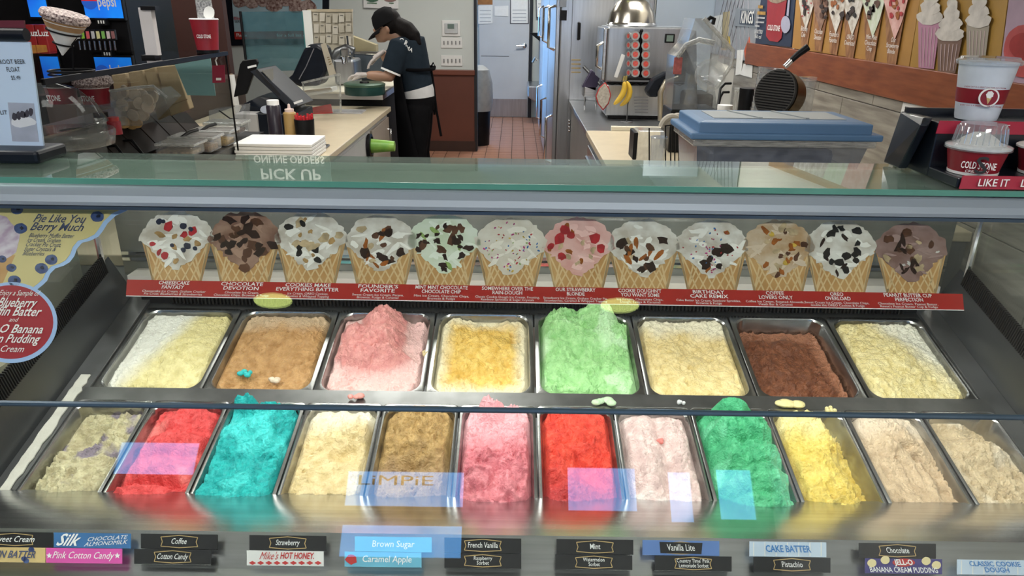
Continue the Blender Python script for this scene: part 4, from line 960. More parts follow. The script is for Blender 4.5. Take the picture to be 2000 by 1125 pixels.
# toppings riser with glass shelf
tr = thing('toppings_station', 'dark toppings station with a tinted glass shelf on the left counter', 'counter', (-1.6, 2.8, 0.9))
m = MB(); m.bx(-2.04, -1.72, 2.05, 3.78, 0.901, 1.10); m.build('riser', mat('riser_dark', (0.05, 0.035, 0.03), 0.4, 0, 0.3, 8), tr)
SHELFG = glassmat('tinted_shelf_glass', (0.40, 0.41, 0.41), 0.10)
m = MB(); m.bx(-1.92, -1.25, 1.95, 3.23, 1.398, 1.406); m.build('glass_shelf', SHELFG, tr)
m = MB(); m.bx(-1.256, -1.246, 1.95, 3.24, 1.392, 1.408); m.build('shelf_edge', BLACK, tr)
m = MB(); m.bx(-1.92, -1.25, 3.225, 3.233, 1.10, 1.398); m.build('end_glass', glassmat('end_glass', (0.85, 0.88, 0.88), 0.06), tr)
m = MB(); m.tube([(-1.252, 3.229, 0.98), (-1.252, 3.229, 1.405)], 0.004, 6); m.build('glass_post', BLACK, tr)
for k in range(9):                                                     # sloping clear bins in front
    m = MB(); y0 = 2.25 + k*0.165
    m.slab([(-1.72, y0, 1.095), (-1.72, y0+0.155, 1.095), (-1.62, y0+0.155, 0.975), (-1.62, y0, 0.975)], (0.01, 0, 0.012)); b_ = m.build('bin_lid', mat('bin_smoked', (0.022, 0.017, 0.015), 0.55, 0, 0.4, 12, spec=0.12), tr)
m = MB(); m.bx(-1.72, -1.61, 2.2, 3.78, 0.901, 0.97); m.build('bin_tray', mat('bin_brown', (0.10, 0.05, 0.04), 0.5, 0, 0.4, 25), tr)
m = MB(); m.bx(-1.605, -1.345, 2.95, 3.86, 0.901, 0.962); m.build('cold_well', STEELD, tr)
m = MB(); m.tube([(-1.715, 2.2, 1.105), (-1.715, 3.78, 1.105)], 0.006, 8); m.build('rail', CLEARC, tr)
rr = random.Random(9)
for k in range(6):
    y = 2.4 + k*0.13
    m = MB(); m.tube([(-1.68, y, 1.05), (-1.62, y-0.02, 1.055), (-1.56, y-0.06, 1.00)], [0.006, 0.006, 0.005], 6)
    tag(m.build('tongs', BLACK, smooth=True), 'black utensil handle resting in the toppings bins, %s from the front' % ordn[k], 'utensil', 'black utensil handles in the toppings bins')

# things on the glass shelf
SPR = mat('sprinkle_mix', (0.75, 0.62, 0.58), 0.5, 0, 0.3, 160, 0.8, 220, col2=(0.07, 0.02, 0.02), detail=2)
cb = W(140, 140, Z=1.408)
t = thing('cone_stand', 'sprinkled waffle cone in a white sleeve on a black wire stand', 'cone', cb)
def cpt(x, y): return W(x, y, Y=cb.y)
a = cpt(122, 108); b = cpt(127, 34); ax = (b-a); L_ = ax.length; Mr = ax.normalized().to_track_quat('Z', 'Y').to_matrix()
m = MB(); m.lathe([(0.002, 0.0), (0.054, L_*0.86)], a, 28, Mr); m.build('paper_sleeve', PAPER, t, smooth=True)
m = MB(); m.lathe([(0.046, L_*0.70), (0.0605, L_*1.0)], a, 28, Mr); m.build('waffle_cone', mat('waffle_tan', (0.42, 0.24, 0.11), 0.6, 0, 0.2, 50), t, smooth=True)
m = MB(); m.lathe([(0.0605, L_*0.92), (0.065, L_*1.02), (0.060, L_*1.12), (0.03, L_*1.16), (0.0, L_*1.17)], a, 28, Mr); m.build('sprinkle_coat', SPR, t, smooth=True)
m = MB()
for q, rr_ in ((0.62, 0.044), (0.30, 0.025)):
    c = a + ax*q; m.tube([c + Mr @ Vector((rr_*math.cos(2*PI*k/20), rr_*math.sin(2*PI*k/20), 0)) for k in range(21)], 0.0025, 6, cap=False)
m.tube([a + ax*0.62 + Vector((0.044, 0, 0)), a + ax*0.3 + Vector((0.026, 0, 0)), (cb.x+0.006, cb.y, cb.z+0.004)], 0.0028, 6)
m.tube([(cb.x+0.06*math.cos(2*PI*k/20), cb.y+0.06*math.sin(2*PI*k/20), cb.z+0.003) for k in range(21)], 0.003, 6, cap=False)
m.build('wire_stand', BLACK, t, smooth=True)
tb = W(287, 112, Z=1.408)
t = thing('table_tent', 'tall white card holder with black foot on the glass shelf', 'sign', tb)
m = MB(); pbox(m, 277, 301, 15, 108, tb.y, 0.03); m.build('card', mat('card_grey_white', (0.55, 0.52, 0.52), 0.7, 0, 0.06, 12), t)
m = MB(); pbox(m, 274, 303, 12, 20, tb.y-0.004, 0.038); m.build('cap', BLACK, t)
m = MB(); pbox(m, 276, 302, 108, 116, tb.y-0.01, 0.05); m.build('foot', BLACK, t)
cu = W(407, 103, Z=1.408); s_ = (cu-CAM).length/FPX
t = thing('paper_cup', 'tall red paper cup with printed sleeve on the end of the glass shelf', 'cup', cu)
m = MB(); m.lathe([(0.0, 0.001), (17.5*s_, 0.001), (17.5*s_, 6*s_), (23*s_, 54*s_)], cu); m.build('cup_wall', CUPRED, t, smooth=True)
m = MB(); m.lathe([(17.6*s_, 0.0), (18.3*s_, 0.0), (18.5*s_, 5*s_), (17.8*s_, 5*s_)], cu); m.build('base_ring', BLACK, t, smooth=True)
m = MB(); m.lathe([(22.5*s_, 53*s_), (23.8*s_, 54*s_), (22.5*s_, 55*s_)], cu); m.build('rim', PRINTW, t, smooth=True)
m = MB(); m.slab([W(381, 0, Y=cu.y), W(410, -4, Y=cu.y), W(419, 48, Y=cu.y), W(388, 49, Y=cu.y)], (0, 0.01, 0)); m.build('printed_card', mat('card_speckle', (0.12, 0.12, 0.13), 0.6, 0, 0.5, 120, col2=(0.5, 0.5, 0.5)), t)
m = MB(); ppoly(m, blob(408, 25, 11, 13, random.Random(1), 16, 0.02), YP(cu.y-0.002), 0); m.build('white_dot', PRINTW, t)
text('COLD STONE', PRINTW, (cu.x+0.012, cu.y-21*s_, cu.z+27*s_), (1, 0, 0), (0, 0, 1), 8*s_, t, width=24*s_, lift=0.002, bold=0.02)

# things on the riser under the shelf (Z = 1.10)
def rb(x, y): return W(x, y, Z=1.102)
dc = rb(140, 282); ds = (dc-CAM).length/FPX
t = thing('dome_container', 'clear domed countertop bin holding dark chocolate crumbs', 'container', dc)
m = MB(); m.lathe([(0.0, 0.0), (64*ds, 0.0), (68*ds, 20*ds), (66*ds, 24*ds)], dc, 32); m.build('tray', PLASTIC, t, smooth=True)
m = MB(); m.lathe([(62*ds, 0.0), (55*ds, 30*ds), (38*ds, 58*ds), (16*ds, 74*ds), (0, 78*ds)], Vector(dc)+Vector((0, 0, 22*ds)), 32, Matrix.Rotation(R(-14), 3, 'Y')); m.build('dome_lid', glassmat('dome_clear', (0.88, 0.89, 0.89), 0.06, 0.05, (0.8, 0.82, 0.84), 0.05), t, smooth=True)
m = MB(); m.lathe([(18*ds, 0), (14*ds, 22*ds), (0, 22*ds)], Vector(dc)+Vector((-40*ds, 0, 78*ds)), 20); m.build('knob', PLASTIC, t, smooth=True)
m = MB(); m.ball((dc.x+10*ds, dc.y, dc.z+8*ds), (50*ds, 50*ds, 18*ds), 20, 10); m.build('crumbs', mat('crumb_dark', (0.02, 0.014, 0.012), 0.7, 0, 0.5, 90, 1.0, 200), t, smooth=True)
# small clear riser with sprinkled tubs
t = thing('clear_riser', 'small clear plastic step riser behind the domed bin', 'stand', rb(205, 262))
rz = W(200, 208, Y=3.02).z
m = MB(); pbox(m, 150, 232, 206, 211, 3.02, 0.15); m.build('step', PLASTIC, t); 
m = MB(); pbox(m, 152, 156, 211, 247, 3.02, 0.15); pbox(m, 226, 230, 211, 247, 3.02, 0.15); m.build('support', PLASTIC, t)['kind'] = 'stuff'
for (x0, x1, yb, lab) in ((168, 213, 209, 'red paper tub heaped with sprinkles on the clear riser'), (104, 150, 214, 'red paper tub behind the domed bin')):
    c = W((x0+x1)/2, yb, Y=3.10); c.z = max(c.z, rz + 0.001); q = (c-CAM).length/FPX; r_ = (x1-x0)/2*q
    t = thing('paper_tub', lab, 'cup', c, 'red paper tubs on the riser')
    m = MB(); m.lathe([(0, 0.001), (r_*0.88, 0.001), (r_, 26*q)], c); m.build('tub_wall', CUPRED, t, smooth=True)
    m = MB(); m.lathe([(r_*0.99, 25*q), (r_*1.04, 26*q), (r_*0.99, 27.5*q)], c); m.build('rim', PRINTW, t, smooth=True)
    m = MB(); m.lathe([(r_*1.0, 26*q), (r_*1.35, 32*q), (r_*1.25, 42*q), (r_*0.7, 48*q), (0, 49*q)] if x0 == 168 else [(r_, 26*q), (r_*1.3, 34*q), (r_*1.1, 44*q), (0, 46*q)], c)
    m.build('waffle_bowl', SPR if x0 == 168 else mat('bowl_dark', (0.02, 0.012, 0.01), 0.5, 0, 0.4, 60, 0.5, 150), t, smooth=True)
    text('STONE', PRINTW, (c.x, c.y-r_*0.98, c.z+10*q), (1, 0, 0), (0, 0, 1), 12*q, t, width=22*q, lift=0.003, bold=0.02)
for (x, y, w_, h_, lab, cm, capm) in ((204, 262, 13, 36, 'clear spice jar with black cap by the cookie bin', PLASTICM, BLACK), (226, 262, 11, 28, 'small red jar by the cookie bin', CUPRED, mat('cap_red', (0.40, 0.03, 0.03), 0.4))):
    c = rb(x, y); q = (c-CAM).length/FPX
    t = thing('jar', lab, 'jar', c)
    m = MB(); m.lathe([(0, 0.0), (w_*q, 0.0), (w_*q, h_*0.72*q), (w_*0.9*q, h_*0.78*q)], c, 20); m.build('body', cm, t, smooth=True)
    m = MB(); m.lathe([(w_*0.85*q, h_*0.76*q), (w_*0.85*q, h_*q), (0, h_*q)], c, 20); m.build('cap', capm, t, smooth=True)
# clear bin full of cookies
cbp = rb(265, 250); q = (cbp-CAM).length/FPX
t = thing('cookie_bin', 'tilted clear bin full of round sandwich cookies under the glass shelf', 'container', cbp)
def cw(x, y, dy=0.0): return W(x, y, Y=cbp.y+dy)
m = MB()
A_ = [cw(214, 180), cw(300, 176), cw(322, 195), cw(272, 246), cw(236, 246), cw(222, 215)]
m.slab(A_, (0, 0.16, 0)); m.build('bin', PLASTIC, t)
m = MB(); m.tube([cw(214, 178), cw(255, 172), cw(300, 168), cw(326, 190)], 0.006, 8); m.build('rim', PLASTICM, t, smooth=True)
COOK = mat('wafer_tan', (0.46, 0.38, 0.28), 0.7, 0, 0.12, 60, 0.3, 200); COOK2 = mat('wafer_gold', (0.55, 0.33, 0.12), 0.7, 0, 0.2, 60)
rr = random.Random(12)
spots = [(232,186),(246,178),(262,184),(278,186),(290,194),(303,190),(240,205),(258,208),(272,202),(288,210),(262,224),(280,224),(248,226),(294,203),(268,238),(242,240),(258,241)]
for k, (x, y) in enumerate(spots):
    c = cw(x, y, rr.uniform(0.03, 0.10)); n_ = Vector((rr.uniform(-.7,.7), -1, rr.uniform(-.3,.5))).normalized()
    m = MB(); rad_ = 10.5*q; m.lathe([(0, 0), (rad_*0.92, 0), (rad_, 0.003), (rad_, 0.008), (rad_*0.92, 0.011), (0, 0.011)], c, 16, n_.to_track_quat('Z', 'Y').to_matrix())
    tag(m.build('cookie', COOK2 if y > 236 else COOK, smooth=True), 'golden cookie lying in the bottom of the clear bin' if y > 236 else 'pale round cookie in the clear bin', 'cookie', 'golden cookies in the bin' if y > 236 else 'pale cookies in the bin')
# kraft paper bags
KR = mat('kraft_paper', (0.38, 0.27, 0.15), 0.75, 0, 0.12, 14, 0.2, 60)
for k, (pts, lab) in enumerate(((((217,147),(244,143),(256,185),(228,205)), 'kraft paper bag, first from the left behind the cookie bin'), (((250,141),(278,137),(300,190),(262,200)), 'kraft paper bag, second from the left behind the cookie bin'), (((281,137),(302,131),(331,224),(308,235)), 'kraft paper bag, narrow one beside the widest bag'), (((305,131),(343,127),(371,213),(333,227)), 'widest kraft paper bag at the right of the row'))):
    Yk = 3.42-0.02*k
    m = MB(); m.slab([W(x, y, Y=Yk) for x, y in pts], (0, 0.05, 0)); t = thing('paper_bag', lab, 'bag', W(pts[3][0], pts[3][1], Y=Yk), 'kraft paper bags under the shelf')
    m.build('bag', KR, t, bevel=0.004)
    x0, y0 = pts[3]; x1, y1 = pts[2]; m = MB(); ppoly(m, [(x0-5,y0-20),(x1-5,y1-20),(x1-4.6,y1-18.4),(x0-4.6,y0-18.4)], YP(Yk-0.001), 0, 0.0006); m.build('fold_line', mat('kraft_fold', (0.25, 0.17, 0.09), 0.8), t)
m = MB(); quad(m, [(341,126),(411,114),(421,187),(366,186)], YP(3.30), 0, 0.004); tag(m.build('teal_card', mat('teal_card', (0.24, 0.42, 0.42), 0.6, 0, 0.05, 5)), 'pale teal card hanging under the end of the glass shelf', 'card')
t = thing('price_tag', 'small red printed tag hanging by the end glass', 'tag', W(427, 162, Y=3.2))
m = MB(); quad(m, [(414,128),(438,127),(440,161),(415,162)], YP(3.20), 0, 0.002); m.build('tag_card', mat('tag_red', (0.30, 0.02, 0.05), 0.5), t)
m = MB(); quad(m, [(422,152),(432,152),(432,157),(422,157)], YP(3.197), 0, 0.0005); m.build('tag_patch', PRINTW, t)
m = MB(); m.tube([W(424, 112, Y=3.2), W(421, 118, Y=3.2), W(424, 128, Y=3.2)], 0.003, 6); m.build('hook', PRINTW, t)
# lidded topping boxes on the counter
for k, (x0, x1, y0, y1, Y) in enumerate(((300, 380, 281, 306, 3.05), (325, 415, 268, 298, 3.2), (365, 448, 256, 286, 3.4), (395, 472, 240, 262, 3.62))):
    c = W((x0+x1)/2, y1, Y=Y)
    t = thing('topping_box', 'clear lidded topping box, %s from the front of the row' % ordn[k], 'container', c, 'clear lidded topping boxes')
    m = MB(); pbox(m, x0+4, x1-4, y0+6, y1, Y, 0.13); m.build('box', PLASTIC, t, bevel=0.006)
    m = MB(); pbox(m, x0+8, x1-8, (y0+y1)/2+3, y1-2, Y+0.01, 0.11); m.build('contents', mat('topping_%d' % k, [(0.4,0.3,0.2),(0.35,0.22,0.12),(0.55,0.33,0.06),(0.4,0.3,0.25)][k], 0.6, 0, 0.6, 60), t)
    m = MB(); pbox(m, x0, x1, y0, y0+6, Y-0.006, 0.142); m.build('lid', PLASTICM, t, bevel=0.004)
    if k in (1, 2):
        lid = W((x0+x1)/2, y0-1, Y=Y+0.06); m = MB(); m.tube([(lid.x-0.02, lid.y-0.05, lid.z+0.0), (lid.x, lid.y, lid.z+0.02), (lid.x+0.02, lid.y+0.05, lid.z+0.024)], 0.008, 8); m.build('spoon_handle', BLACK, t, smooth=True)
c = W(405, 252, Y=3.9); t = thing('clear_scoop_bin', 'clear plastic bin with a bent handle behind the lidded boxes', 'container', c)
m = MB(); m.slab([Vector((W(405, 252, Y=3.9).x, 3.9, 0.903)), Vector((W(470, 250, Y=3.9).x, 3.9, 0.903)), W(476, 206, Y=3.9), W(408, 216, Y=3.9)], (0, 0.1, 0)); m.build('bin', PLASTIC, t)
m = MB(); m.tube([W(428, 216, Y=3.89), W(450, 232, Y=3.89), W(478, 234, Y=3.89)], 0.004, 8); m.build('cord', BLACK, t, smooth=True)
c = W(455, 185, Y=4.4); t = thing('paper_roll', 'white paper roll standing beside the register', 'paper roll', c)
m = MB(); pb_ = W(452, 146, Y=4.4); pa = Vector((pb_.x+0.012, 4.4, 0.903)); m.tube([pa, pb_], 0.017, 16); m.build('roll', PAPER, t, smooth=True)
m = MB(); m.tube([pb_, pb_ + (pb_-pa)*0.02], 0.008, 12); m.build('core', mat('roll_core', (0.4, 0.3, 0.2), 0.7), t)

# drinks machine
dm = thing('drinks_machine', 'black drinks fountain with lit blue screens and tap levers at the left', 'drinks machine', (-2.6, 4.35, 0.9))
PB_ = mat('screen_blue', (0.010, 0.10, 0.55), 0.25, 0, 0.3, 3, emit=0.9, col2=(0.01, 0.22, 0.75))
m = MB(); m.bx(-3.6, -2.25, 4.4, 5.0, 0.92, 2.3); m.build('body', BLACK, dm, bevel=0.01)
m = MB(); m.bx(-3.6, -2.1, 4.38, 5.05, 0.0, 0.915); m.build('cabinet', BLACKM, dm)
def scr(x0, x1, y0, y1):
    m = MB(); pbox(m, x0-4, x1+4, y0, y1+5, 4.375, 0.03); f = m.build('screen_frame', BLACK, dm, bevel=0.004)
    m = MB(); pbox(m, x0, x1, y0, y1, 4.370, 0.006); return m.build('screen', PB_, f)
scr(154, 228, -110, 35); s2 = scr(44, 80, -110, 33); 
ptext('pepsi', PRINTW, 208, 4, 20, 36, YP(4.366), dm, bold=0.02)
m = MB(); cgl = W(174, 2, Y=4.366)
for (a0, a1, mm) in ((0, PI, mat('globe_red', (0.6, 0.02, 0.03), 0.4, emit=0.5)), (PI, 2*PI, mat('globe_blue', (0.02, 0.1, 0.5), 0.4, emit=0.5))):
    m = MB(); m.slab([(cgl.x+0.045*math.cos(a0+(a1-a0)*k/16), cgl.y, cgl.z+0.045*math.sin(a0+(a1-a0)*k/16)) for k in range(17)], (0, 0.002, 0)); m.build('globe_print', mm, dm)
m = MB(); pbox(m, 186, 206, 36, 50, 4.34, 0.05); bz = m.build('tap_badge', BLACK, dm, bevel=0.003)
m = MB()
for k in range(3): pbox(m, 191+k*5, 193+k*5, 40, 46, 4.336, 0.004)
m.build('badge_mark', PRINTW, bz)['kind'] = 'stuff'
LEVC = [(0.6,0.6,0.6),(0.25,0.5,0.05),(0.6,0.1,0.12),(0.5,0.5,0.5),(0.65,0.62,0.3),(0.2,0.45,0.1),(0.6,0.5,0.5),(0.25,0.1,0.1)]
for k, x in enumerate((149, 158, 168, 178, 188, 198, 208, 217)):
    m = MB(); qslab(m, [(x-3, 58, 4.30), (x+6, 58, 4.30), (x+9, 78, 4.28), (x, 80, 4.28)], (0, 0.02, 0)); l_ = m.build('tap_lever', BLACK, dm, bevel=0.002)
    m = MB(); qslab(m, [(x-1, 61, 4.295), (x+5, 61, 4.295), (x+7.5, 75, 4.276), (x+1.5, 76, 4.276)], (0, 0.003, 0)); m.build('lever_label', mat('lever_%d' % k, LEVC[k], 0.5), l_)
    m = MB(); p_ = W(x+6, 80, Y=4.31); m.tube([p_, W(x+10, 108, Y=4.31)], 0.006, 8); m.build('nozzle', CHROME, dm, smooth=True)
m = MB(); pbox(m, 100, 182, 112, 150, 4.30, 0.08); m.build('drip_tray', BLACK, dm, bevel=0.004)
for k, x in enumerate((52, 73)):
    c = W(x+8, 116, Y=4.1); t = thing('juice_carton', 'red juice carton, %s of two beside the drinks machine' % ('left' if k == 0 else 'right'), 'carton', c, 'red juice cartons')
    m = MB(); pbox(m, x, x+20, 48, 116, 4.1, 0.07); m.bx(W(x, 80, Y=4.1).x, W(x+20, 80, Y=4.1).x, 4.1, 4.17, 1.2, W(x+11, 110, Y=4.1).z); m.build('carton', mat('carton_red', (0.33, 0.02, 0.02), 0.4, 0, 0.2, 8), t, bevel=0.004)
    m = MB(); pbox(m, x, x+20, 88, 116, 4.098, 0.004); m.build('fruit_print', mat('carton_orange', (0.55, 0.24, 0.05), 0.4, 0, 0.3, 30), t)
    ptext('Luz', PRINTW, x+11, 65, 12, 20, YP(4.097), t, bold=0.02)

m = MB(); a_ = W(50, 116, Y=4.1); m.bx(a_.x-0.3, W(98, 116, Y=4.1).x, 4.04, 4.22, 0.0, 1.199); tag(m.build('carton_stand', BLACKM), 'black stand under the red juice cartons', 'stand')

# framed poster and small notices on the far wall
fp = thing('framed_poster', 'black framed pale blue poster with baked treats on the far wall', 'poster', W(540, 90, Y=8.45))
m = MB(); quad(m, [(433,-60),(643,-60),(641,86),(447,89)], YP(8.47), 0, 0.03); m.build('frame', NAVY, fp)
m = MB(); quad(m, [(448,-60),(630,-60),(629,75),(459,77)], YP(8.465), 0, 0.002); m.build('print', mat('poster_pale_blue', (0.42, 0.58, 0.66), 0.6, 0, 0.06, 3), fp)
m = MB(); quad(m, [(457,62),(629,60),(629,75),(459,77)], YP(8.462), 0, 0.001); m.build('red_band', RED, fp)
ptext('Please', PRINTW, 472, 69, 7, 20, YP(8.459), fp); ptext('for a full list of', PRINTW, 570, 69, 6, 60, YP(8.459), fp); ptext('Blin', TXR, 464, 36, 6, 14, YP(8.459), fp); ptext('SERV', PRINTK, 465, 42, 5, 13, YP(8.459), fp)
rr = random.Random(21)
for k in range(7):
    x = 470+k*22; m = MB(); ppoly(m, blob(x, 8+rr.uniform(-10, 6), 16, 14, rr, 14, 0.12), YP(8.460-0.0005*k), 0, 0.001); bb = m.build('treat_print', mat('treat_pink', (0.52, 0.40, 0.36), 0.6, 0, 0.5, 40, col2=(0.14, 0.06, 0.05)), fp)
t = thing('notice', 'small printed notice on the far wall above the worker', 'notice', W(745, 18, Y=8.46))
m = MB(); quad(m, [(709,-40),(779,-40),(778,17),(710,15)], YP(8.47), 0, 0.004); m.build('sheet', PAPER, t)
for (x, mm) in ((727, (0.07,0.16,0.10)), (762, (0.30,0.18,0.16))):
    m = MB(); ppoly(m, blob(x, -1, 12, 5, random.Random(x), 14, 0.05), YP(8.465), 0, 0.001); m.build('dish_print', mat('notice_%d' % x, mm, 0.6), t)
for (x0, x1) in ((717, 736), (760, 769)):
    m = MB(); quad(m, [(x0,5),(x1,5.4),(x1,7),(x0,6.6)], YP(8.463), 0, 0.001); m.build('print_line', mat('notice_green', (0.06, 0.2, 0.08), 0.6), t)
# tinted glass screen, white post, order board
t = thing('glass_screen', 'upright teal tinted glass screen behind the register', 'screen', W(535, 140, Y=5.62))
m = MB(); quad(m, [(469,23),(590,22),(600,137),(483,140)], YP(5.62), 0, 0.008); m.build('glass', glassmat('teal_glass', (0.50, 0.68, 0.72), 0.10, 0.12, (0.3, 0.5, 0.55)), t)
m = MB(); m.tube([W(469, 22, Y=5.615), W(483, 142, Y=5.615)], 0.010, 8); m.build('edge_post', BLACK, t)
m = MB(); m.tube([W(590, 22, Y=5.615), W(598, 110, Y=5.615)], 0.004, 8); m.build('edge_trim', mat('teal_edge', (0.05, 0.2, 0.2), 0.3), t)
t = thing('order_board', 'tan board covered with pinned order slips', 'board', W(650, 95, Y=6.3))
m = MB(); quad(m, [(592,20),(687,21),(690,96),(600,100)], YP(6.3), 0, 0.03); m.build('board', mat('board_tan', (0.40, 0.36, 0.28), 0.7, 0, 0.1, 8), t)
m = MB(); quad(m, [(600,18),(687,18),(687,23),(600,23)], YP(6.29), 0, 0.05); m.build('top_rail', mat('rail_tan', (0.45, 0.38, 0.27), 0.6), t)
m = MB(); quad(m, [(590,20),(607,20),(613,98),(597,100)], YP(6.28), 0, 0.03); m.build('white_post', WHITE, t)
rr = random.Random(31)
for r_ in range(3):
    for c_ in range(6):
        x = 612+c_*12.5+rr.uniform(-1, 1); y = 26+r_*21+rr.uniform(-2, 3)
        m = MB(); quad(m, [(x,y),(x+10,y+.3),(x+10+rr.uniform(-1,1),y+17),(x,y+17)], YP(6.29-0.001*c_), 0, 0.0008); s_ = m.build('order_slip', mat('slip_%d' % ((r_+c_) % 3), [(0.50,0.46,0.38),(0.56,0.52,0.44),(0.45,0.41,0.33)][(r_+c_) % 3], 0.8), t)
        if (r_+c_) % 2 == 0:
            m = MB(); quad(m, [(x+2,y+3),(x+8,y+3),(x+8,y+4.2),(x+2,y+4.2)], YP(6.282), 0, 0.0004); m.build('slip_text', PRINTK, s_)

# register
rg = thing('cash_register', 'black point of sale register with tilted touch screen and customer display', 'register', W(500, 272, Z=0.901))
RY = 4.15
m = MB(); pbox(m, 500, 580, 222, 264, RY-0.1, 0.35); m.build('base', NAVY, rg, bevel=0.006)
m = MB(); pbox(m, 460, 503, 223, 264, RY-0.12, 0.25); m.build('side_block', mat('block_grey', (0.42, 0.41, 0.40), 0.6, 0, 0.05), rg, bevel=0.003)
m = MB(); qslab(m, [(464,222,RY),(582,224,RY),(560,195,RY+0.1),(505,188,RY+0.1),(474,205,RY)], (0, 0.22, 0)); m.build('stand', NAVY, rg, bevel=0.006)
m = MB(); qslab(m, [(488,140,RY+0.02),(503,134,RY+0.02),(582,207,RY-0.08),(568,214,RY-0.08)], (0.02, 0.26, 0.0)); m.build('screen_housing', NAVY, rg, bevel=0.004)
m = MB(); S0 = [W(502,135,Y=RY), W(532,129,Y=RY+0.26), W(598,197,Y=RY+0.2), W(572,211,Y=RY-0.07)]
m.slab(S0, (-0.01, -0.002, -0.012)); sc_ = m.build('touch_screen', BLACK, rg)
cc = sum(S0, Vector())/4; m = MB(); m.slab([cc + (p-cc)*0.84 + Vector((0.006, -0.004, 0.008)) for p in S0], (-0.002, 0, -0.003)); m.build('display', mat('screen_olive', (0.085, 0.08, 0.066), 0.25, 0, 0.1, 3), sc_)
m = MB(); quad(m, [(573,200),(590,194),(592,198),(575,204)], YP(RY-0.10), 0, 0.001); m.build('badge', PRINTW, sc_)
m = MB(); qslab(m, [(456,190,RY+0.05),(480,184,RY+0.05),(503,122,RY+0.05),(500,115,RY+0.05),(474,118,RY+0.05),(468,126,RY+0.05)], (0, 0.03, 0)); m.build('customer_display', BLACK, rg, bevel=0.004)
m = MB(); quad(m, [(483,130),(500,126),(501,130),(484,134)], YP(RY+0.045), 0, 0.002); m.build('badge', PRINTW, rg)
m = MB(); ppoly(m, blob(520, 214, 12, 8, random.Random(1), 16, 0.02), YP(RY-0.104), 0, 0.002); m.build('round_sticker', mat('sticker_blue_white', (0.5, 0.55, 0.65), 0.5), rg)
t = thing('receipt_printer', 'tall black curved device housing beside the register', 'printer', W(600, 165, Y=4.9))
m = MB(); qslab(m, [(557,157,4.9),(570,146,4.9),(594,93,4.9),(604,87,4.9),(620,87,4.9),(632,95,4.9),(638,140,4.9),(622,168,4.9),(585,170,4.9)], (0, 0.22, 0)); m.build('housing', NAVY, t, bevel=0.02)
m = MB(); m.tube([W(584, 155, Y=4.893), W(598, 130, Y=4.893), W(613, 95, Y=4.893)], 0.003, 6); m.build('seam', mat('seam_grey', (0.2, 0.2, 0.22), 0.4), t)
m = MB(); quad(m, [(598,91),(606,90),(606,92),(598,93)], YP(4.89), 0, 0.001); m.build('badge', PRINTW, t)
t = thing('folded_card', 'tan folded menu card standing behind the acrylic box', 'card', W(645, 147, Y=4.85))
m = MB(); qslab(m, [(626,86,4.84),(636,84,4.84),(656,144,4.84),(643,148,4.84)], (0, 0.006, 0)); m.build('card', mat('card_tan', (0.46, 0.41, 0.32), 0.7, 0, 0.05), t)
for k in range(4):
    x, y = 638.5+k*1.4, 111+k*4.4
    m = MB(); quad(m, [(x,y+1),(x+4.5,y-0.6),(x+5,y+0.8),(x+0.5,y+2.4)], YP(4.836), 0, 0.0008); m.build('print_mark', mat('card_brown', (0.2, 0.13, 0.04), 0.6), t)
ab = W(640, 221, Z=0.902); t = thing('acrylic_box', 'clear acrylic box with a small tray and red card', 'container', ab)
m = MB()
for a_ in ([(588,160),(663,143),(665,147),(590,164)], [(590,164),(593,164),(598,220),(595,220)], [(662,146),(665,146),(667,219),(664,219)]):
    ppoly(m, a_, YP(4.72), 0, 0.006)
m.build('edges', PLASTICM, t)['kind'] = 'stuff'
m = MB(); quad(m, [(590,162),(664,146),(667,219),(596,222)], YP(4.725), 0, 0.004); m.build('front_sheet', glassmat('acrylic', (0.88, 0.89, 0.88), 0.06, 0.05), t)
m = MB(); qslab(m, [(585,182,4.76),(648,172,4.76),(650,179,4.76),(590,190,4.76)], (0, 0.14, 0)); m.build('tray', PAPER, t)
m = MB(); quad(m, [(610,210),(646,203),(650,221),(607,223)], YP(4.74), 0, 0.003); m.build('red_card', mat('card_red', (0.55, 0.03, 0.03), 0.5), t)
m = MB(); quad(m, [(593,177),(645,171),(646,174),(595,180)], YP(4.75), 0, 0.01); m.build('wafer_sticks', mat('wafer_tan', (0.46, 0.38, 0.28)), t)
for (x, r_, yt, lab, cm, capm, hh) in ((541, 12.5, 204, 'dark sauce squeeze bottle with white cap in front of the register', mat('sauce_dark', (0.025, 0.02, 0.03), 0.3), PRINTW, 74), (571, 11.5, 218, 'tan caramel squeeze bottle with pointed cap', mat('sauce_tan', (0.42, 0.27, 0.10), 0.35, 0, 0.1, 8), mat('cap_pale', (0.70, 0.55, 0.50), 0.5), 60)):
    c = W(x, 277, Z=0.902); q = (c-CAM).length/FPX
    t = thing('squeeze_bottle', lab, 'bottle', c)
    m = MB(); m.lathe([(0, 0), (r_*q, 0), (r_*q, hh*0.86*q), (r_*0.8*q, hh*0.9*q)], c, 24); m.build('bottle', cm, t, smooth=True)
    m = MB(); m.lathe([(r_*0.85*q, hh*0.88*q), (r_*0.85*q, hh*q), (0, hh*q)] if x == 541 else [(r_*0.7*q, hh*0.88*q), (r_*0.7*q, hh*0.98*q), (3*q, hh*q), (2*q, hh*1.12*q), (0, hh*1.14*q)], c, 20); m.build('cap', capm, t, smooth=True)
c = W(598, 280, Z=0.902); q = (c-CAM).length/FPX
t = thing('spoon_caddy', 'black round caddy full of red spoons beside the bottles', 'caddy', c)
m = MB(); m.lathe([(0, 0), (16*q, 0), (18*q, 44*q), (16*q, 44*q), (14*q, 3*q), (0, 3*q)], c, 24); m.build('cup', BLACK, t, smooth=True)
rr = random.Random(8)
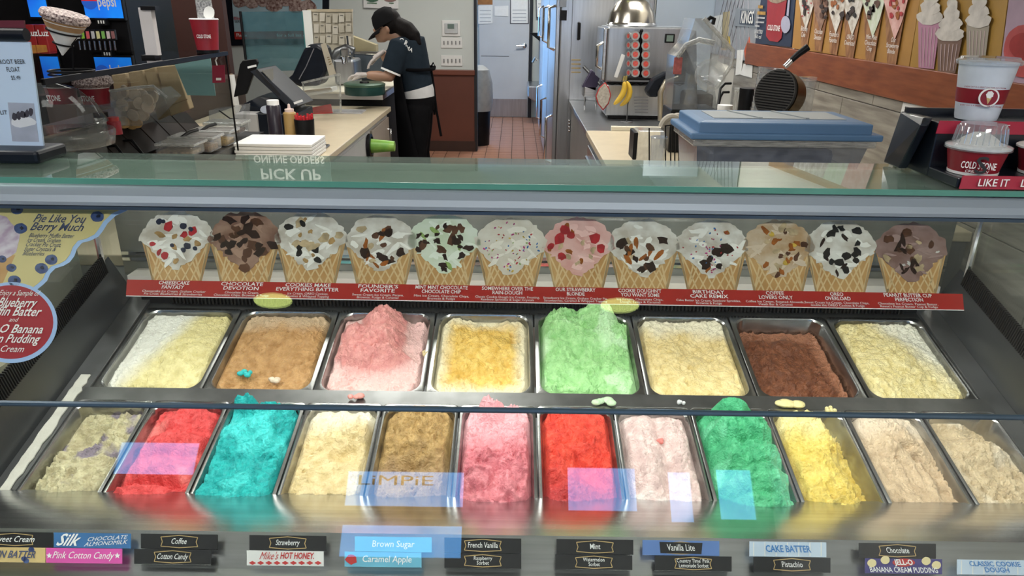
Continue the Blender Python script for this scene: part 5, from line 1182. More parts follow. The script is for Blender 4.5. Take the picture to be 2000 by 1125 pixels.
for k in range(14):
    a_ = 2*PI*k/14; m = MB(); m.tube([(c.x+8*q*math.cos(a_), c.y+8*q*math.sin(a_), c.z+5*q), (c.x+15*q*math.cos(a_), c.y+15*q*math.sin(a_), c.z+(50+rr.uniform(-2, 4))*q)], 0.006, 6)
    tag(m.build('spoon', mat('spoon_red', (0.55, 0.02, 0.03), 0.4), smooth=True), 'red plastic spoon in the black caddy', 'spoon', 'red spoons in the caddy')
c = W(520, 300, Y=3.45); t = thing('paper_stack', 'stack of white paper sheets on the counter edge', 'paper stack', c)
m = MB()
for k in range(5):
    z_ = 0.902+k*0.016; m.bx(-1.338+0.004*(k % 2), -0.965, 3.40, 3.66+0.006*(k % 3), z_, z_+0.0145)
m.build('sheets', PAPER, t, bevel=0.003)['kind'] = 'stuff'
t = thing('spoon_rest', 'small metal tray with tips beside the caddy', 'tray', W(612, 296, Z=0.902))
m = MB(); m.bx(-1.10, -0.98, 3.70, 3.80, 0.902, 0.912); m.build('tray', STEELD, t, bevel=0.003)
for k in range(3):
    m = MB(); m.lathe([(0.011, 0), (0.004, 0.035), (0, 0.036)], (-1.07+k*0.03, 3.75, 0.912), 12); m.build('tip', CHROME, t, smooth=True)
# riser with cutting board, green tin and metal mixer at the counter end
t = thing('steel_riser', 'low steel riser with a white cutting board at the counter end', 'stand', (-1.25, 5.7, 0.90))
cA = W(665, 200, Y=5.47); cB = W(770, 165, Y=6.1)
m = MB(); m.bx(-1.75, -0.99, 5.47, 6.85, 0.0, 0.945); m.build('cabinet', BLACKM, t)
m = MB(); m.bx(-1.75, -0.985, 5.465, 6.86, 0.945, 0.985); m.build('steel_band', STEEL, t)
m = MB(); m.bx(-1.75, -0.985, 5.46, 6.86, 0.985, 1.0); m.build('cutting_board', mat('board_cream', (0.66, 0.62, 0.50), 0.5, 0, 0.05), t, bevel=0.003)
m = MB(); m.bx(-1.40, -1.06, 5.02, 5.20, 0.901, 0.908); tag(m.build('framed_notice', mat('notice_grey', (0.50, 0.50, 0.52), 0.3, 0, 0.15, 20)), 'flat framed notice lying on the cream counter', 'notice')
gt = W(713, 184, Z=1.001); q = (gt-CAM).length/FPX
t = thing('green_tin', 'round dark green tin on the cutting board', 'tin', gt)
m = MB(); m.lathe([(0, 0), (36*q, 0), (37*q, 3*q), (36.5*q, 16*q)], gt, 36); m.build('tin', mat('tin_green', (0.012, 0.055, 0.050), 0.35, 0.2, 0.2, 8), t, smooth=True)
m = MB(); m.lathe([(37.5*q, 15*q), (38*q, 19*q), (34*q, 21*q), (10*q, 20*q), (0, 20*q)], gt, 36); m.build('lid', mat('tin_lid', (0.06, 0.12, 0.08), 0.35, 0.2, 0.2, 8), t, smooth=True)
m = MB(); m.lathe([(9*q, 20*q), (8*q, 23*q), (0, 23*q)], gt, 16); m.build('knob', BLACK, t, smooth=True)
mx_ = W(680, 165, Y=5.95); t = thing('steel_mixer', 'polished steel mixing machine beside the worker', 'machine', mx_)
m = MB(); pbox(m, 652, 692, 116, 166, 5.9, 0.3); m.build('body', STEELV, t, bevel=0.02)
m = MB(); m.tube([W(655, 116, Y=6.0), W(662, 104, Y=6.0), W(676, 98, Y=6.0), W(690, 104, Y=6.0)], 0.05, 14); m.build('hood', STEELD, t, smooth=True)
m = MB(); pbox(m, 664, 682, 95, 112, 5.86, 0.06); m.build('bracket', CHROME, t, bevel=0.01)
m = MB(); m.tube([W(668, 110, Y=5.85), W(672, 125, Y=5.85)], 0.012, 10); m.tube([W(677, 110, Y=5.85), W(676, 122, Y=5.85)], 0.012, 10); m.build('beater', CHROME, t, smooth=True)['kind'] = 'stuff'
m = MB(); m.tube([W(678, 70, Y=6.0), W(680, 95, Y=6.0)], 0.008, 8); m.build('arm', STEELD, t)
t = thing('steel_basin', 'dark steel basin with a cardboard box behind it', 'basin', W(720, 165, Y=6.3))
m = MB(); pb3 = W(690, 130, Y=6.3).x; m.bx(pb3, W(752, 130, Y=6.3).x, 6.3, 6.6, 1.001, W(720, 104, Y=6.3).z); m.build('basin', mat('basin_blue_steel', (0.10, 0.125, 0.15), 0.3, 0.6, 0.2, 5), t, bevel=0.02)
m = MB(); m.tube([W(690, 103, Y=6.3), W(752, 106, Y=6.3)], 0.012, 8); m.build('rim', CHROME, t)
t = thing('cardboard_box', 'open cardboard box flap behind the steel basin', 'box', W(705, 104, Y=6.65))
m = MB(); m.slab([W(685,70,Y=6.65), W(734,88,Y=6.65), Vector((W(733,104,Y=6.65).x, 6.65, 1.001)), Vector((W(685,104,Y=6.65).x, 6.65, 1.001))], (0, 0.12, 0)); m.build('box', mat('cardboard', (0.38, 0.33, 0.20), 0.7, 0, 0.1), t)

# cake counter next to the cabinet, seen through the left side glass
nb = thing('cake_counter', 'cream cake counter beyond the left side glass', 'counter', (-1.75, 1.5, 0))
m = MB(); m.bx(-2.6, -1.26, 1.10, 1.95, 0.502, 0.70); m.build('body', STEELD, nb)
m = MB(); m.bx(-2.6, -1.26, 1.08, 1.95, 0.70, 0.76); m.build('cream_top', mat('counter_cream', (0.60, 0.54, 0.40), 0.4, 0, 0.06), nb, bevel=0.02)
m = MB(); m.bx(-2.6, -1.26, 1.90, 1.95, 0.76, 1.20); m.build('back_panel', mat('panel_olive_grey', (0.20, 0.20, 0.17), 0.5), nb)
t = thing('cake_box', 'round dark red cake box on the cream cake counter', 'box', (-1.55, 1.62, 0.761))
m = MB(); m.lathe([(0, 0), (0.11, 0), (0.11, 0.10), (0, 0.10)], (-1.55, 1.62, 0.761), 28); m.build('box', mat('cake_red', (0.22, 0.02, 0.025), 0.5), t, smooth=True)
m = MB(); m.lathe([(0.115, 0.09), (0.115, 0.12), (0, 0.12)], (-1.55, 1.62, 0.761), 28); m.build('lid', mat('cake_lid', (0.30, 0.03, 0.035), 0.5), t, smooth=True)
t = thing('cake_price_card', 'small dark price card reading 22.9 on the cake counter', 'card', (-1.40, 1.50, 0.761))
m = MB(); m.bx(-1.46, -1.34, 1.50, 1.505, 0.761, 0.83); m.build('card', mat('card_dark', (0.06, 0.05, 0.05), 0.5), t)
text('22.9', PRINTW, (-1.40, 1.499, 0.81), (1, 0, 0), (0, 0, 1), 0.03, t, width=0.07)
text('Favorite', PRINTW, (-1.40, 1.499, 0.785), (1, 0, 0), (0, 0, 1), 0.016, t, width=0.06)

# ------------------------------------------------------------------ worker bending over the counter end
PY = 5.72
def pp(x, y, dy=0.0):
    p = W(x, y, Y=PY); p.y += dy; return p
SKIN = mat('skin', (0.42, 0.24, 0.16), 0.5, 0, 0.08, 20)
SHIRT = mat('shirt_slate', (0.018, 0.027, 0.038), 0.9, 0, 0.2, 20, 0.3, 90, spec=0.08)
TROU = mat('trouser_black', (0.006, 0.006, 0.007), 0.9, 0, 0.3, 20, spec=0.08)
HAIR = mat('hair_dark', (0.007, 0.005, 0.005), 0.65, 0, 0.4, 60, 0.4, 120, stretch=(1, 1, 0.3), spec=0.12)
pe = thing('person', 'worker in dark shirt, black apron and cap leaning over the counter with gloved hands', 'person', (pp(815, 200).x, PY, 0))
hip = pp(818, 196); chest = pp(802, 110); neck = pp(786, 76); head = pp(756, 48)
shN = pp(786, 92, -0.17); shF = pp(778, 92, 0.17)
elN = pp(768, 146, -0.20); wrN = pp(724, 143, -0.14); elF = pp(752, 128, 0.20); wrF = pp(742, 104, 0.12)
m = MB()
# head: skull, face, nose, chin, ear; neck
m.ball(head, (0.088, 0.076, 0.105), 20, 12)
m.ball(head + Vector((-0.038, 0, -0.055)), (0.058, 0.058, 0.075), 16, 10)
m.ball(head + Vector((-0.098, 0, -0.040)), (0.016, 0.012, 0.016), 10, 6)
m.ball(head + Vector((-0.080, 0, -0.088)), (0.020, 0.028, 0.012), 10, 6)
m.ball(head + Vector((-0.062, 0, -0.112)), (0.028, 0.032, 0.020), 10, 6)
for s_ in (-1, 1): m.ball(head + Vector((0.012, s_*0.078, -0.03)), (0.020, 0.012, 0.032), 10, 6)
m.tube([head + Vector((0.02, 0, -0.06)), neck, chest + Vector((-0.02, 0, 0.06))], [0.052, 0.055, 0.07], 14)
# trunk, pelvis, legs, feet
m.tube([chest + Vector((-0.01, 0, 0.09)), chest, pp(810, 150), hip], [0.13, 0.165, 0.15, 0.155], 18, flat=0.68)
for s_ in (-1, 1):
    h_ = hip + Vector((0, s_*0.085, -0.02)); kn = Vector((hip.x-0.02, PY+s_*0.10, 0.50)); an = Vector((hip.x+0.03, PY+s_*0.11, 0.09))
    m.tube([h_, (h_+kn)/2, kn, (kn+an)/2, an], [0.090, 0.080, 0.058, 0.058, 0.042], 14)
    m.tube([an + Vector((0.03, 0, -0.045)), an + Vector((-0.06, 0, -0.05)), an + Vector((-0.17, 0, -0.06))], [0.042, 0.042, 0.030], 12)
for (a_, b_, c_, s_) in ((shN, elN, wrN, -1), (shF, elF, wrF, 1)):
    m.tube([a_ + Vector((0.02, 0.04*-s_, 0.0)), a_, (a_+b_)/2, b_, (b_+c_)/2, c_], [0.06, 0.062, 0.052, 0.044, 0.040, 0.029], 14)
body = m.build('body', SKIN, pe, smooth=2, remesh=0.011)
# eyes and mouth
m = MB()
for s_ in (-1, 1): m.ball(head + Vector((-0.080, s_*0.030, -0.022)), 0.010, 10, 6)
m.build('eyes', mat('eye_dark', (0.05, 0.035, 0.03), 0.3), pe, smooth=True)['kind'] = 'stuff'
# gloved hands: palm, four fingers, thumb
GLV = mat('glove_clear', (0.55, 0.50, 0.47), 0.35, 0, 0.15, 40, 0.3, 80)
for (wr, dr, s_) in ((wrN, Vector((-1, 0.1, -0.03)).normalized(), -1), (wrF, Vector((-0.8, -0.2, -0.55)).normalized(), 1)):
    m = MB(); side = dr.cross(Vector((0, 0, 1))).normalized(); dn = Vector((0, 0, -1))
    m.tube([wr - dr*0.02, wr + dr*0.03, wr + dr*0.085], [0.030, 0.040, 0.038], 12, flat=0.5)
    for k in range(4):
        b0 = wr + dr*0.082 + side*(k-1.5)*0.019; ln = (0.062, 0.074, 0.070, 0.054)[k]
        m.tube([b0 - dr*0.02, b0 + dr*ln*0.45 + dn*0.006, b0 + dr*ln*0.78 + dn*0.022, b0 + dr*ln*0.92 + dn*0.042], [0.0095, 0.0092, 0.0085, 0.0065], 8)
    tb_ = wr + dr*0.03 - side*s_*-0.030
    m.tube([wr + dr*0.015, tb_ + dr*0.02 + dn*0.012, tb_ + dr*0.055 + dn*0.026, tb_ + dr*0.078 + dn*0.036], [0.014, 0.012, 0.010, 0.008], 8)
    m.build('gloved_hand', GLV, pe, smooth=2, remesh=0.0045)
# clothes
m = MB()
m.tube([neck + Vector((0.012, 0, -0.01)), chest + Vector((0.0, 0, 0.10)), chest, pp(811, 150), pp(816, 174)], [0.075, 0.165, 0.185, 0.175, 0.178], 24, flat=0.72)
for (a_, b_, s_) in ((shN, elN, -1), (shF, elF, 1)):
    e_ = a_ + (b_-a_)*0.80
    m.tube([a_ + Vector((0.03, -s_*0.05, 0.01)), a_ + Vector((0, 0, 0.012)), (a_+e_)/2, e_], [0.075, 0.080, 0.078, 0.076], 18)
m.build('shirt', SHIRT, pe, smooth=2, remesh=0.011)
e_ = shN + (elN-shN)*0.80; dd = (elN-shN).normalized()
m = MB(); m.tube([e_ - dd*0.004, e_ + dd*0.010], [0.0775, 0.0765], 20); m.build('sleeve_trim', PRINTW, pe, smooth=True)
m = MB(); m.tube([pp(815, 171), pp(817, 178), pp(818, 188)], [0.180, 0.181, 0.178], 24, flat=0.72); m.build('undershirt_hem', mat('hem_white', (0.62, 0.62, 0.62), 0.8), pe, smooth=True)
m = MB()
m.tube([pp(818, 180), hip, hip + Vector((0, 0, -0.08))], [0.172, 0.178, 0.16], 22, flat=0.74)
for s_ in (-1, 1):
    h_ = hip + Vector((0, s_*0.085, -0.04)); kn = Vector((hip.x-0.02, PY+s_*0.10, 0.50)); an = Vector((hip.x+0.03, PY+s_*0.11, 0.10))
    m.tube([h_, (h_+kn)/2, kn, (kn+an)/2, an], [0.108, 0.098, 0.080, 0.075, 0.068], 16)
m.build('trousers', TROU, pe, smooth=2, remesh=0.013)
m = MB()
for s_ in (-1, 1):
    an = Vector((hip.x+0.03, PY+s_*0.11, 0.09))
    m.tube([an + Vector((0.045, 0, -0.04)), an + Vector((-0.06, 0, -0.04)), an + Vector((-0.185, 0, -0.052))], [0.050, 0.050, 0.038], 14)
m.build('shoes', BLACKM, pe, smooth=True)['kind'] = 'stuff'
APR = mat('apron_black', (0.005, 0.005, 0.006), 0.9, 0, 0.2, 20, spec=0.08)
m = MB()
def apr(u, v):
    a_ = (-1.0-0.75*v)*(1-2*u); z_ = 1.22 - 0.78*v
    cx_ = W(806 + 12*v, 140 + 90*v, Y=PY).x
    return (cx_ - (0.150+0.015*v)*math.cos(a_), PY + (0.205+0.01*v)*math.sin(a_), z_)
m.sheet(apr, 16, 12); m.build('apron', APR, pe, smooth=2, solid=0.006)
m = MB(); m.tube([pp(815, 133) + Vector((0.136*math.cos(2*PI*k/28), 0.190*math.sin(2*PI*k/28), 0.0)) for k in range(29)], 0.006, 8, cap=False, flat=2.0); m.build('apron_belt', APR, pe, smooth=True)
m = MB(); b_ = pp(842, 130)
m.tube([b_, b_ + Vector((0.02, -0.03, 0.03)), b_ + Vector((0.035, -0.02, 0.0)), b_], 0.006, 8); m.tube([b_, pp(847, 165, -0.02), pp(853, 215, -0.02), pp(862, 265, -0.02)], [0.006, 0.010, 0.009, 0.010], 8)
m.tube([b_, pp(845, 170, 0.03), pp(848, 225, 0.03)], [0.006, 0.009, 0.009], 8); m.build('apron_strings', APR, pe, smooth=True)['kind'] = 'stuff'
# hair, cap
m = MB(); m.ball(head + Vector((0.022, 0, 0.014)), (0.092, 0.088, 0.104), 20, 12)
m.tube([head + Vector((0.06, 0, 0.0)), pp(782, 50, -0.03), pp(797, 58, -0.06), pp(812, 72, -0.09), pp(823, 88, -0.11)], [0.055, 0.060, 0.066, 0.056, 0.020], 14)
m.build('hair', HAIR, pe, smooth=2, remesh=0.010)
tilt = Matrix.Rotation(R(-28), 3, 'Y')
m = MB(); m.lathe([(0.104, -0.005), (0.103, 0.035), (0.085, 0.085), (0.045, 0.112), (0, 0.118)], head + Vector((0.0, 0, 0.008)), 24, tilt); m.build('cap', mat('cap_black', (0.005, 0.005, 0.006), 0.85, 0, 0.2, spec=0.15), pe, smooth=True)
m = MB()
def brim(u, v):
    a_ = -1.15 + 2.3*u; r_ = 0.098 + 0.085*v*math.cos(a_*0.75)
    p_ = tilt @ Vector((-r_*math.cos(a_), 0.92*r_*math.sin(a_), -0.012-0.025*v*v))
    return head + Vector((0, 0, 0.008)) + p_
m.sheet(brim, 14, 5); m.build('cap_brim', mat('cap_black', (0.008, 0.008, 0.009)), pe, smooth=2, solid=0.005)
u_ = Vector((0.42, -0.05, 0.9)); r_ = Vector((0.86, -0.4, -0.42))
text('C R', PRINTW, pp(797, 80, -0.205), r_, u_, 0.055, pe, width=0.075, bold=0.02, lift=0.012); text('MA', PRINTW, pp(808, 93, -0.205), r_, u_, 0.04, pe, width=0.06, bold=0.02, lift=0.010)

# ------------------------------------------------------------------ far wall fittings
YW = WALLY
t = thing('thermostat', 'white thermostat with small grey display on the pale wall', 'thermostat', W(881, 70, Y=YW))
m = MB(); pbox(m, 863, 899, 40, 71, YW-0.02, 0.02); m.build('plate', WHITE, t, bevel=0.006)
m = MB(); pbox(m, 868, 894, 45, 66, YW-0.035, 0.016); m.build('body', mat('thermo_body', (0.56, 0.58, 0.58), 0.5), t, bevel=0.008)
m = MB(); pbox(m, 874, 887, 47, 56, YW-0.038, 0.004); m.build('display', mat('lcd_grey', (0.16, 0.22, 0.19), 0.3), t)
for (y0, y1, lab) in ((73, 94, 'white five switch plate directly under the thermostat'), (108, 129, 'white five switch plate just above the wainscot')):
    t = thing('switch_plate', lab, 'switch plate', W(882, y1, Y=YW))
    m = MB(); pbox(m, 861, 903, y0, y1, YW-0.012, 0.012); m.build('plate', WHITE, t, bevel=0.004)
    for k in range(5):
        x = 867+k*7.7; m = MB(); pbox(m, x-1.1, x+1.1, y0+7, y1-7, YW-0.022, 0.01); m.build('toggle', mat('toggle_grey', (0.25, 0.25, 0.25), 0.5), t)
WAIN = mat('wainscot_brown', (0.13, 0.040, 0.024), 0.5, 0, 0.12, 3)
m = MB(); zt_ = W(900, 136, Y=YW).z; m.bx(-2.2, FX-0.01, YW-0.02, YW, 0.12, zt_-0.06); struct(m.build('trim_2', WAIN), 'reddish brown wainscot panel on the far wall', 'trim')
m = MB(); m.bx(-2.2, FX-0.01, YW-0.045, YW, zt_-0.06, zt_); struct(m.build('trim_3', mat('wainscot_cap', (0.17, 0.052, 0.030), 0.45, 0, 0.1, 3), bevel=0.008), 'rounded brown cap rail on the wainscot', 'trim')
m = MB(); m.bx(-2.2, FX-0.01, YW-0.035, YW, 0.0, 0.12); struct(m.build('baseboard_back', mat('base_brown', (0.045, 0.02, 0.014), 0.5)), 'dark brown baseboard under the wainscot', 'baseboard')
m = MB(); m.bx(FX-0.02, FX+0.012, YW-0.03, YW+0.14, 0.0, CEIL-0.01); struct(m.build('trim_4', mat('corner_dark', (0.025, 0.027, 0.032), 0.4, 0.3)), 'dark metal corner guard at the corridor opening', 'trim')
# door at the corridor end
DY = DOORY-0.04
d0 = W(936, 150, Y=DY).x; d1 = W(1032, 150, Y=DY).x
dr_ = thing('door_1', 'white back door with steel kick plate and lever handle', 'door', ((d0+d1)/2, DY, 0)); dr_['kind'] = 'structure'
m = MB(); m.bx(d0, d1, DY, DY+0.04, 0.004, 2.1); m.build('leaf', mat('door_white', (0.58, 0.60, 0.62), 0.5, 0, 0.06, 3), dr_, bevel=0.004)
m = MB(); m.bx(d0+0.03, d1-0.01, DY-0.006, DY, 0.01, W(985, 193, Y=DY).z); m.build('kick_plate', STEELV, dr_)
hz = W(1022, 89, Y=DY-0.03); m = MB(); m.lathe([(0.035, 0), (0.035, 0.012), (0.014, 0.016), (0.012, 0.05), (0, 0.05)], (hz.x+0.02, DY, hz.z), 16, Matrix.Rotation(R(90), 3, 'X')); m.tube([(hz.x+0.02, DY-0.05, hz.z), (hz.x-0.10, DY-0.05, hz.z-0.005)], 0.010, 8); m.build('lever_handle', CHROME, dr_, smooth=True)
m = MB(); z_ = W(985, 110, Y=DY).z; m.bx(d0+0.03, d1-0.3, DY-0.002, DY, z_-0.004, z_+0.004); m.build('scuff_line', mat('scuff', (0.12, 0.12, 0.12), 0.7), dr_)
m = MB(); m.bx(d1+0.005, d1+0.05, DY-0.03, DY+0.04, 0, 2.2); struct(m.build('trim_5', mat('corner_dark', (0.025, 0.027, 0.032))), 'dark door frame at the corridor end', 'trim')
for (pts, lab, mm) in (([(933,0),(962,0),(962,-30),(933,-30)], 'a', None), ([(934,11),(962,10),(962,46),(934,47)], 'pale sheet taped to the back door on the left', PAPER), ([(966,12),(993,11),(993,32),(966,31)], 'white blank sheet taped to the middle of the back door', PAPER), ([(998,-30),(1031,-30),(1031,45),(998,45)], 'printed form in a dark frame on the back door', PAPER), ([(1048,-30),(1076,-30),(1075,33),(1049,33)], 'sheet in a dark frame on the corridor wall right of the door', PAPER)):
    if mm is None:
        m = MB(); quad(m, [(933,-30),(962,-30),(962,9),(933,9)], YP(DY-0.004), 0, 0.003); tag(m.build('poster', mat('poster_orange', (0.50, 0.20, 0.05), 0.6, 0, 0.5, 6)), 'orange picture sheet at the top left of the back door', 'notice'); continue
    t = thing('notice', lab, 'notice', W(pts[3][0], pts[3][1], Y=DY-0.01))
    if 'frame' in lab:
        m = MB(); quad(m, [(pts[0][0]-2,pts[0][1]),(pts[1][0]+2,pts[1][1]),(pts[2][0]+2,pts[2][1]+2),(pts[3][0]-2,pts[3][1]+2)], YP(DY-0.004), 0, 0.003); m.build('frame', mat('frame_grey', (0.10, 0.10, 0.11), 0.5), t)
    m = MB(); quad(m, pts, YP(DY-0.009), 0, 0.002); m.build('sheet', mm, t)
    m = MB()
    for k in range(4):
        y = pts[2][1]-5-k*7
        if y > 2: quad(m, [(pts[0][0]+3,y),(pts[1][0]-3,y),(pts[1][0]-3,y+1),(pts[0][0]+3,y+1)], YP(DY-0.012), 0, 0.0005)
    if m.v and 'blank' not in lab: m.build('print_line', mat('print_grey', (0.30, 0.32, 0.35), 0.7), t)['kind'] = 'stuff'
# bin with bag, wall sink with dispenser
t = thing('rubbish_bin', 'bin with grey plastic bag just inside the corridor', 'bin', (W(940, 200, Y=8.9).x, 8.95, 0))
bc = W(938, 170, Y=8.95)
m = MB(); m.lathe([(0, 0.0), (0.13, 0.0), (0.15, 0.55), (0.13, 0.55)], (bc.x-0.02, 8.95, 0.0), 20); m.build('bin', BLACK, t, smooth=True)
m = MB(); m.lathe([(0.16, 0.42), (0.175, 0.52), (0.17, 0.74), (0.13, 0.90), (0.06, 0.95), (0, 0.95)], (bc.x-0.02, 8.95, 0.0), 20); m.build('bag', mat('bag_grey', (0.40, 0.40, 0.38), 0.5, 0, 0.2, 12, 0.8, 25), t, smooth=True)
t = thing('hand_sink', 'small steel hand sink on the corridor wall with a dark dispenser above', 'sink', W(1050, 215, Y=10.9))
m = MB(); quad(m, [(1031,168),(1062,168),(1062,185),(1054,205),(1031,190)], YP(10.6), 0, 0.78); m.build('basin', STEELV, t, bevel=0.02)
m = MB(); m.tube([W(1040, 122, Y=10.55), W(1045, 112, Y=10.55), W(1049, 118, Y=10.55)], 0.018, 8); m.build('tap', CHROME, t, smooth=True)
t = thing('soap_dispenser', 'dark dispenser on a bracket above the hand sink', 'dispenser', W(1060, 125, Y=10.7))
m = MB(); pbox(m, 1056, 1076, 48, 126, 10.6, 0.79); m.build('body', mat('dispenser_grey', (0.14, 0.15, 0.17), 0.4, 0.2), t, bevel=0.03)
m = MB(); m.slab([W(1034, 64, Y=10.6), W(1056, 64, Y=10.6), W(1056, 82, Y=10.6)], (0, 0.05, 0)); m.build('bracket', BLACK, t)

# tall steel refrigerator run
FXX = 0.357; FY0 = 6.06; FY1 = 9.9
fr = thing('refrigerator', 'tall stainless steel refrigerator with bar handles facing the aisle', 'refrigerator', (0.6, 7.5, 0))
m = MB(); m.bx(FXX, 1.1, FY0, FY1, 0.10, 2.15); m.build('body', STEELV, fr, bevel=0.01)
m = MB(); m.bx(FXX+0.05, 1.08, FY0+0.03, FY1-0.03, 0.0, 0.10); m.build('plinth', BLACKM, fr)
for (y0, y1) in ((FY0+0.02, 7.3), (7.34, 8.6), (8.64, FY1-0.02)):
    m = MB(); m.bx(FXX-0.035, FXX-0.002, y0, y1, 0.14, 2.12); d_ = m.build('fridge_door', STEELV, fr, bevel=0.006)
    for (z0, z1) in ((1.28, 1.62), (0.35, 0.75)):
        m = MB(); yy = y0+0.12; m.tube([(FXX-0.035, yy, z0), (FXX-0.085, yy, z0+0.02), (FXX-0.085, yy, z1-0.02), (FXX-0.035, yy, z1)], 0.012, 8); m.build('bar_handle', CHROME, d_, smooth=True)
m = MB(); m.bx(FXX+0.09, FXX+0.42, FY0-0.012, FY0, 0.14, 2.12); pn = m.build('side_door', STEELV, fr, bevel=0.004)
hx = W(1130, 60, Y=FY0).x
m = MB(); za, zb_ = W(1130, 76, Y=FY0).z, W(1130, 45, Y=FY0).z; m.tube([(hx, FY0-0.012, za), (hx, FY0-0.05, za), (hx, FY0-0.05, zb_), (hx, FY0-0.012, zb_)], 0.012, 8); m.build('black_handle', BLACK, pn, smooth=True)
for k in range(4):
    y = 116+k*8; m = MB(); pbox(m, 1116, 1134, y, y+2.2, FY0-0.018, 0.006); m.build('brass_strip', mat('brass', (0.6, 0.42, 0.16), 0.3, 0.9), pn)
    m = MB(); c = W(1112, 236+k*6.5, Y=FY0-0.012); m.ball(c, 0.011, 10, 6); m.build('knob', CHROME, pn, smooth=True)
m = MB(); pbox(m, 1094, 1107, 20, 40, FY0-0.016, 0.004); m.build('dark_label', BLACK, pn)
m = MB(); pbox(m, 1094, 1107, -30, 14, FY0-0.016, 0.004); m.build('vent_plate', mat('vent_grey', (0.25, 0.26, 0.28), 0.4, 0.5), pn)
m = MB(); m.bx(1.12, RX-0.01, 6.1, 6.13, 0.0, 2.4); tag(m.build('steel_backsplash', mat('blue_steel_sheet', (0.50, 0.58, 0.66), 0.35, 0.5, 0.08, 2)), 'pale steel sheet behind the toaster oven', 'panel')
# quilted steel panel on the right wall
m = MB(); q0 = W(1300, 30, X=RX-0.005).y; q1 = W(1440, 30, X=RX-0.005).y
m.bx(RX-0.016, RX-0.013, 4.98, 6.09, 1.28, 2.3); qp = m.build('quilted_panel', mat('quilt_steel', (0.52, 0.53, 0.56), 0.3, 0.6, 0.1, 4)); tag(qp, 'quilted diamond steel panel on the right wall', 'panel')
m = MB()
for k in range(-8, 14):
    for sg_ in (-1, 1):
        y0 = 4.75+k*0.1; a_ = Vector((RX-0.0165, y0, 1.28)); b_ = Vector((RX-0.0165, y0+sg_*0.51, 2.3))
        if min(a_.y, b_.y) < 4.99 or max(a_.y, b_.y) > 6.09: continue
        m.tube([a_, b_], 0.003, 5)
m.build('diamond_seam', mat('seam_dark', (0.22, 0.22, 0.25), 0.4, 0.5), qp)['kind'] = 'stuff'

# ------------------------------------------------------------------ right counter and its equipment
rc = thing('right_counter', 'steel and cream work counter along the right wall', 'counter', (1.05, 4.2, 0))
m = MB(); m.bx(0.47, RX-0.013, 2.38, 6.0, 0.05, 0.865); m.build('body', mat('counter_body_grey', (0.28, 0.28, 0.27), 0.45, 0.4, 0.1, 4), rc)
m = MB(); m.bx(0.445, RX-0.013, 4.45, 6.0, 0.865, 0.90); m.build('steel_top', STEEL, rc, bevel=0.004)
m = MB(); m.bx(0.445, RX-0.013, 2.36, 4.45, 0.865, 0.90); m.build('cream_top', CREAM, rc, bevel=0.004)
m = MB(); m.bx(0.60, 0.95, 4.45, 4.49, 0.90, 0.925); m.build('upstand', mat('board_cream', (0.66, 0.62, 0.50)), rc, bevel=0.003)
for (y0, y1) in ((3.0, 3.75), (3.8, 4.4)):
    m = MB(); m.bx(0.452, 0.47, y0, y1, 0.55, 0.82); d_ = m.build('drawer', STEEL, rc, bevel=0.004)
    m = MB(); m.tube([(0.44, y0+0.08, 0.76), (0.44, y1-0.08, 0.76)], 0.010, 8); m.build('bar_pull', CHROME, d_, smooth=True)
OY = 4.95
lb = thing('cooker_base', 'stainless cabinet with side louvres under the toaster oven', 'appliance', W(1235, 235, Z=0.901))
m = MB(); zb1 = W(1235, 166, Y=OY).z; m.bx(0.62, 1.08, OY, OY+0.42, 0.925, zb1); m.build('body', STEELV, lb, bevel=0.006)
m = MB(); m.bx(0.64, 1.06, OY+0.03, OY+0.40, 0.901, 0.925); m.build('feet', BLACK, lb)
for k in range(6):
    y = 189+k*6; m = MB(); pbox(m, 1238+k*0.4, 1266, y, y+2.2, OY-0.006, 0.006); m.build('louvre', mat('louvre_grey', (0.30, 0.31, 0.33), 0.4, 0.6), lb)
m = MB()
for k in range(8): m.tube([(0.62+k*0.065, OY+0.01, zb1+0.012), (0.62+(k+0.5)*0.065, OY+0.01, zb1+0.001), (0.62+(k+1)*0.065, OY+0.01, zb1+0.012)], 0.003, 6)
m.tube([(0.62, OY+0.01, zb1+0.013), (1.14, OY+0.01, zb1+0.013)], 0.004, 6); m.tube([(0.62, OY+0.40, zb1+0.013), (1.14, OY+0.40, zb1+0.013)], 0.004, 6); m.build('wire_shelf', BLACK, lb)['kind'] = 'stuff'
oz0 = zb1+0.02; oz1 = W(1240, 52, Y=OY).z
ov = thing('toaster_oven', 'stainless toaster oven with side handle on the wire shelf', 'oven', (0.86, OY+0.2, oz0))
m = MB(); m.bx(0.60, 1.14, OY-0.02, OY+0.40, oz0, oz1); m.build('body', STEELV, ov, bevel=0.012)
m = MB(); m.bx(0.575, 0.60, OY-0.02, OY+0.38, oz0+0.01, oz1-0.01); d_ = m.build('oven_door', STEEL, ov, bevel=0.006)
m = MB(); m.tube([(0.575, OY-0.01, oz0+0.08), (0.54, OY-0.01, oz0+0.10), (0.54, OY-0.01, oz1-0.12), (0.575, OY-0.01, oz1-0.10)], 0.010, 8); m.build('handle', CHROME, d_, smooth=True)
m = MB(); pbox(m, 1299, 1318, 66, 84, OY-0.035, 0.02); tm = m.build('timer', BLACK, ov, bevel=0.004)
m = MB(); pbox(m, 1302, 1315, 69, 81, OY-0.038, 0.004); m.build('timer_display', mat('lcd_grey', (0.16, 0.22, 0.19)), tm)
dm2 = W(1234, 50, Y=OY+0.15); q = (dm2-CAM).length/FPX
t = thing('steel_dome', 'polished steel food dome with knob on top of the oven', 'dome', (dm2.x, OY+0.17, oz1))
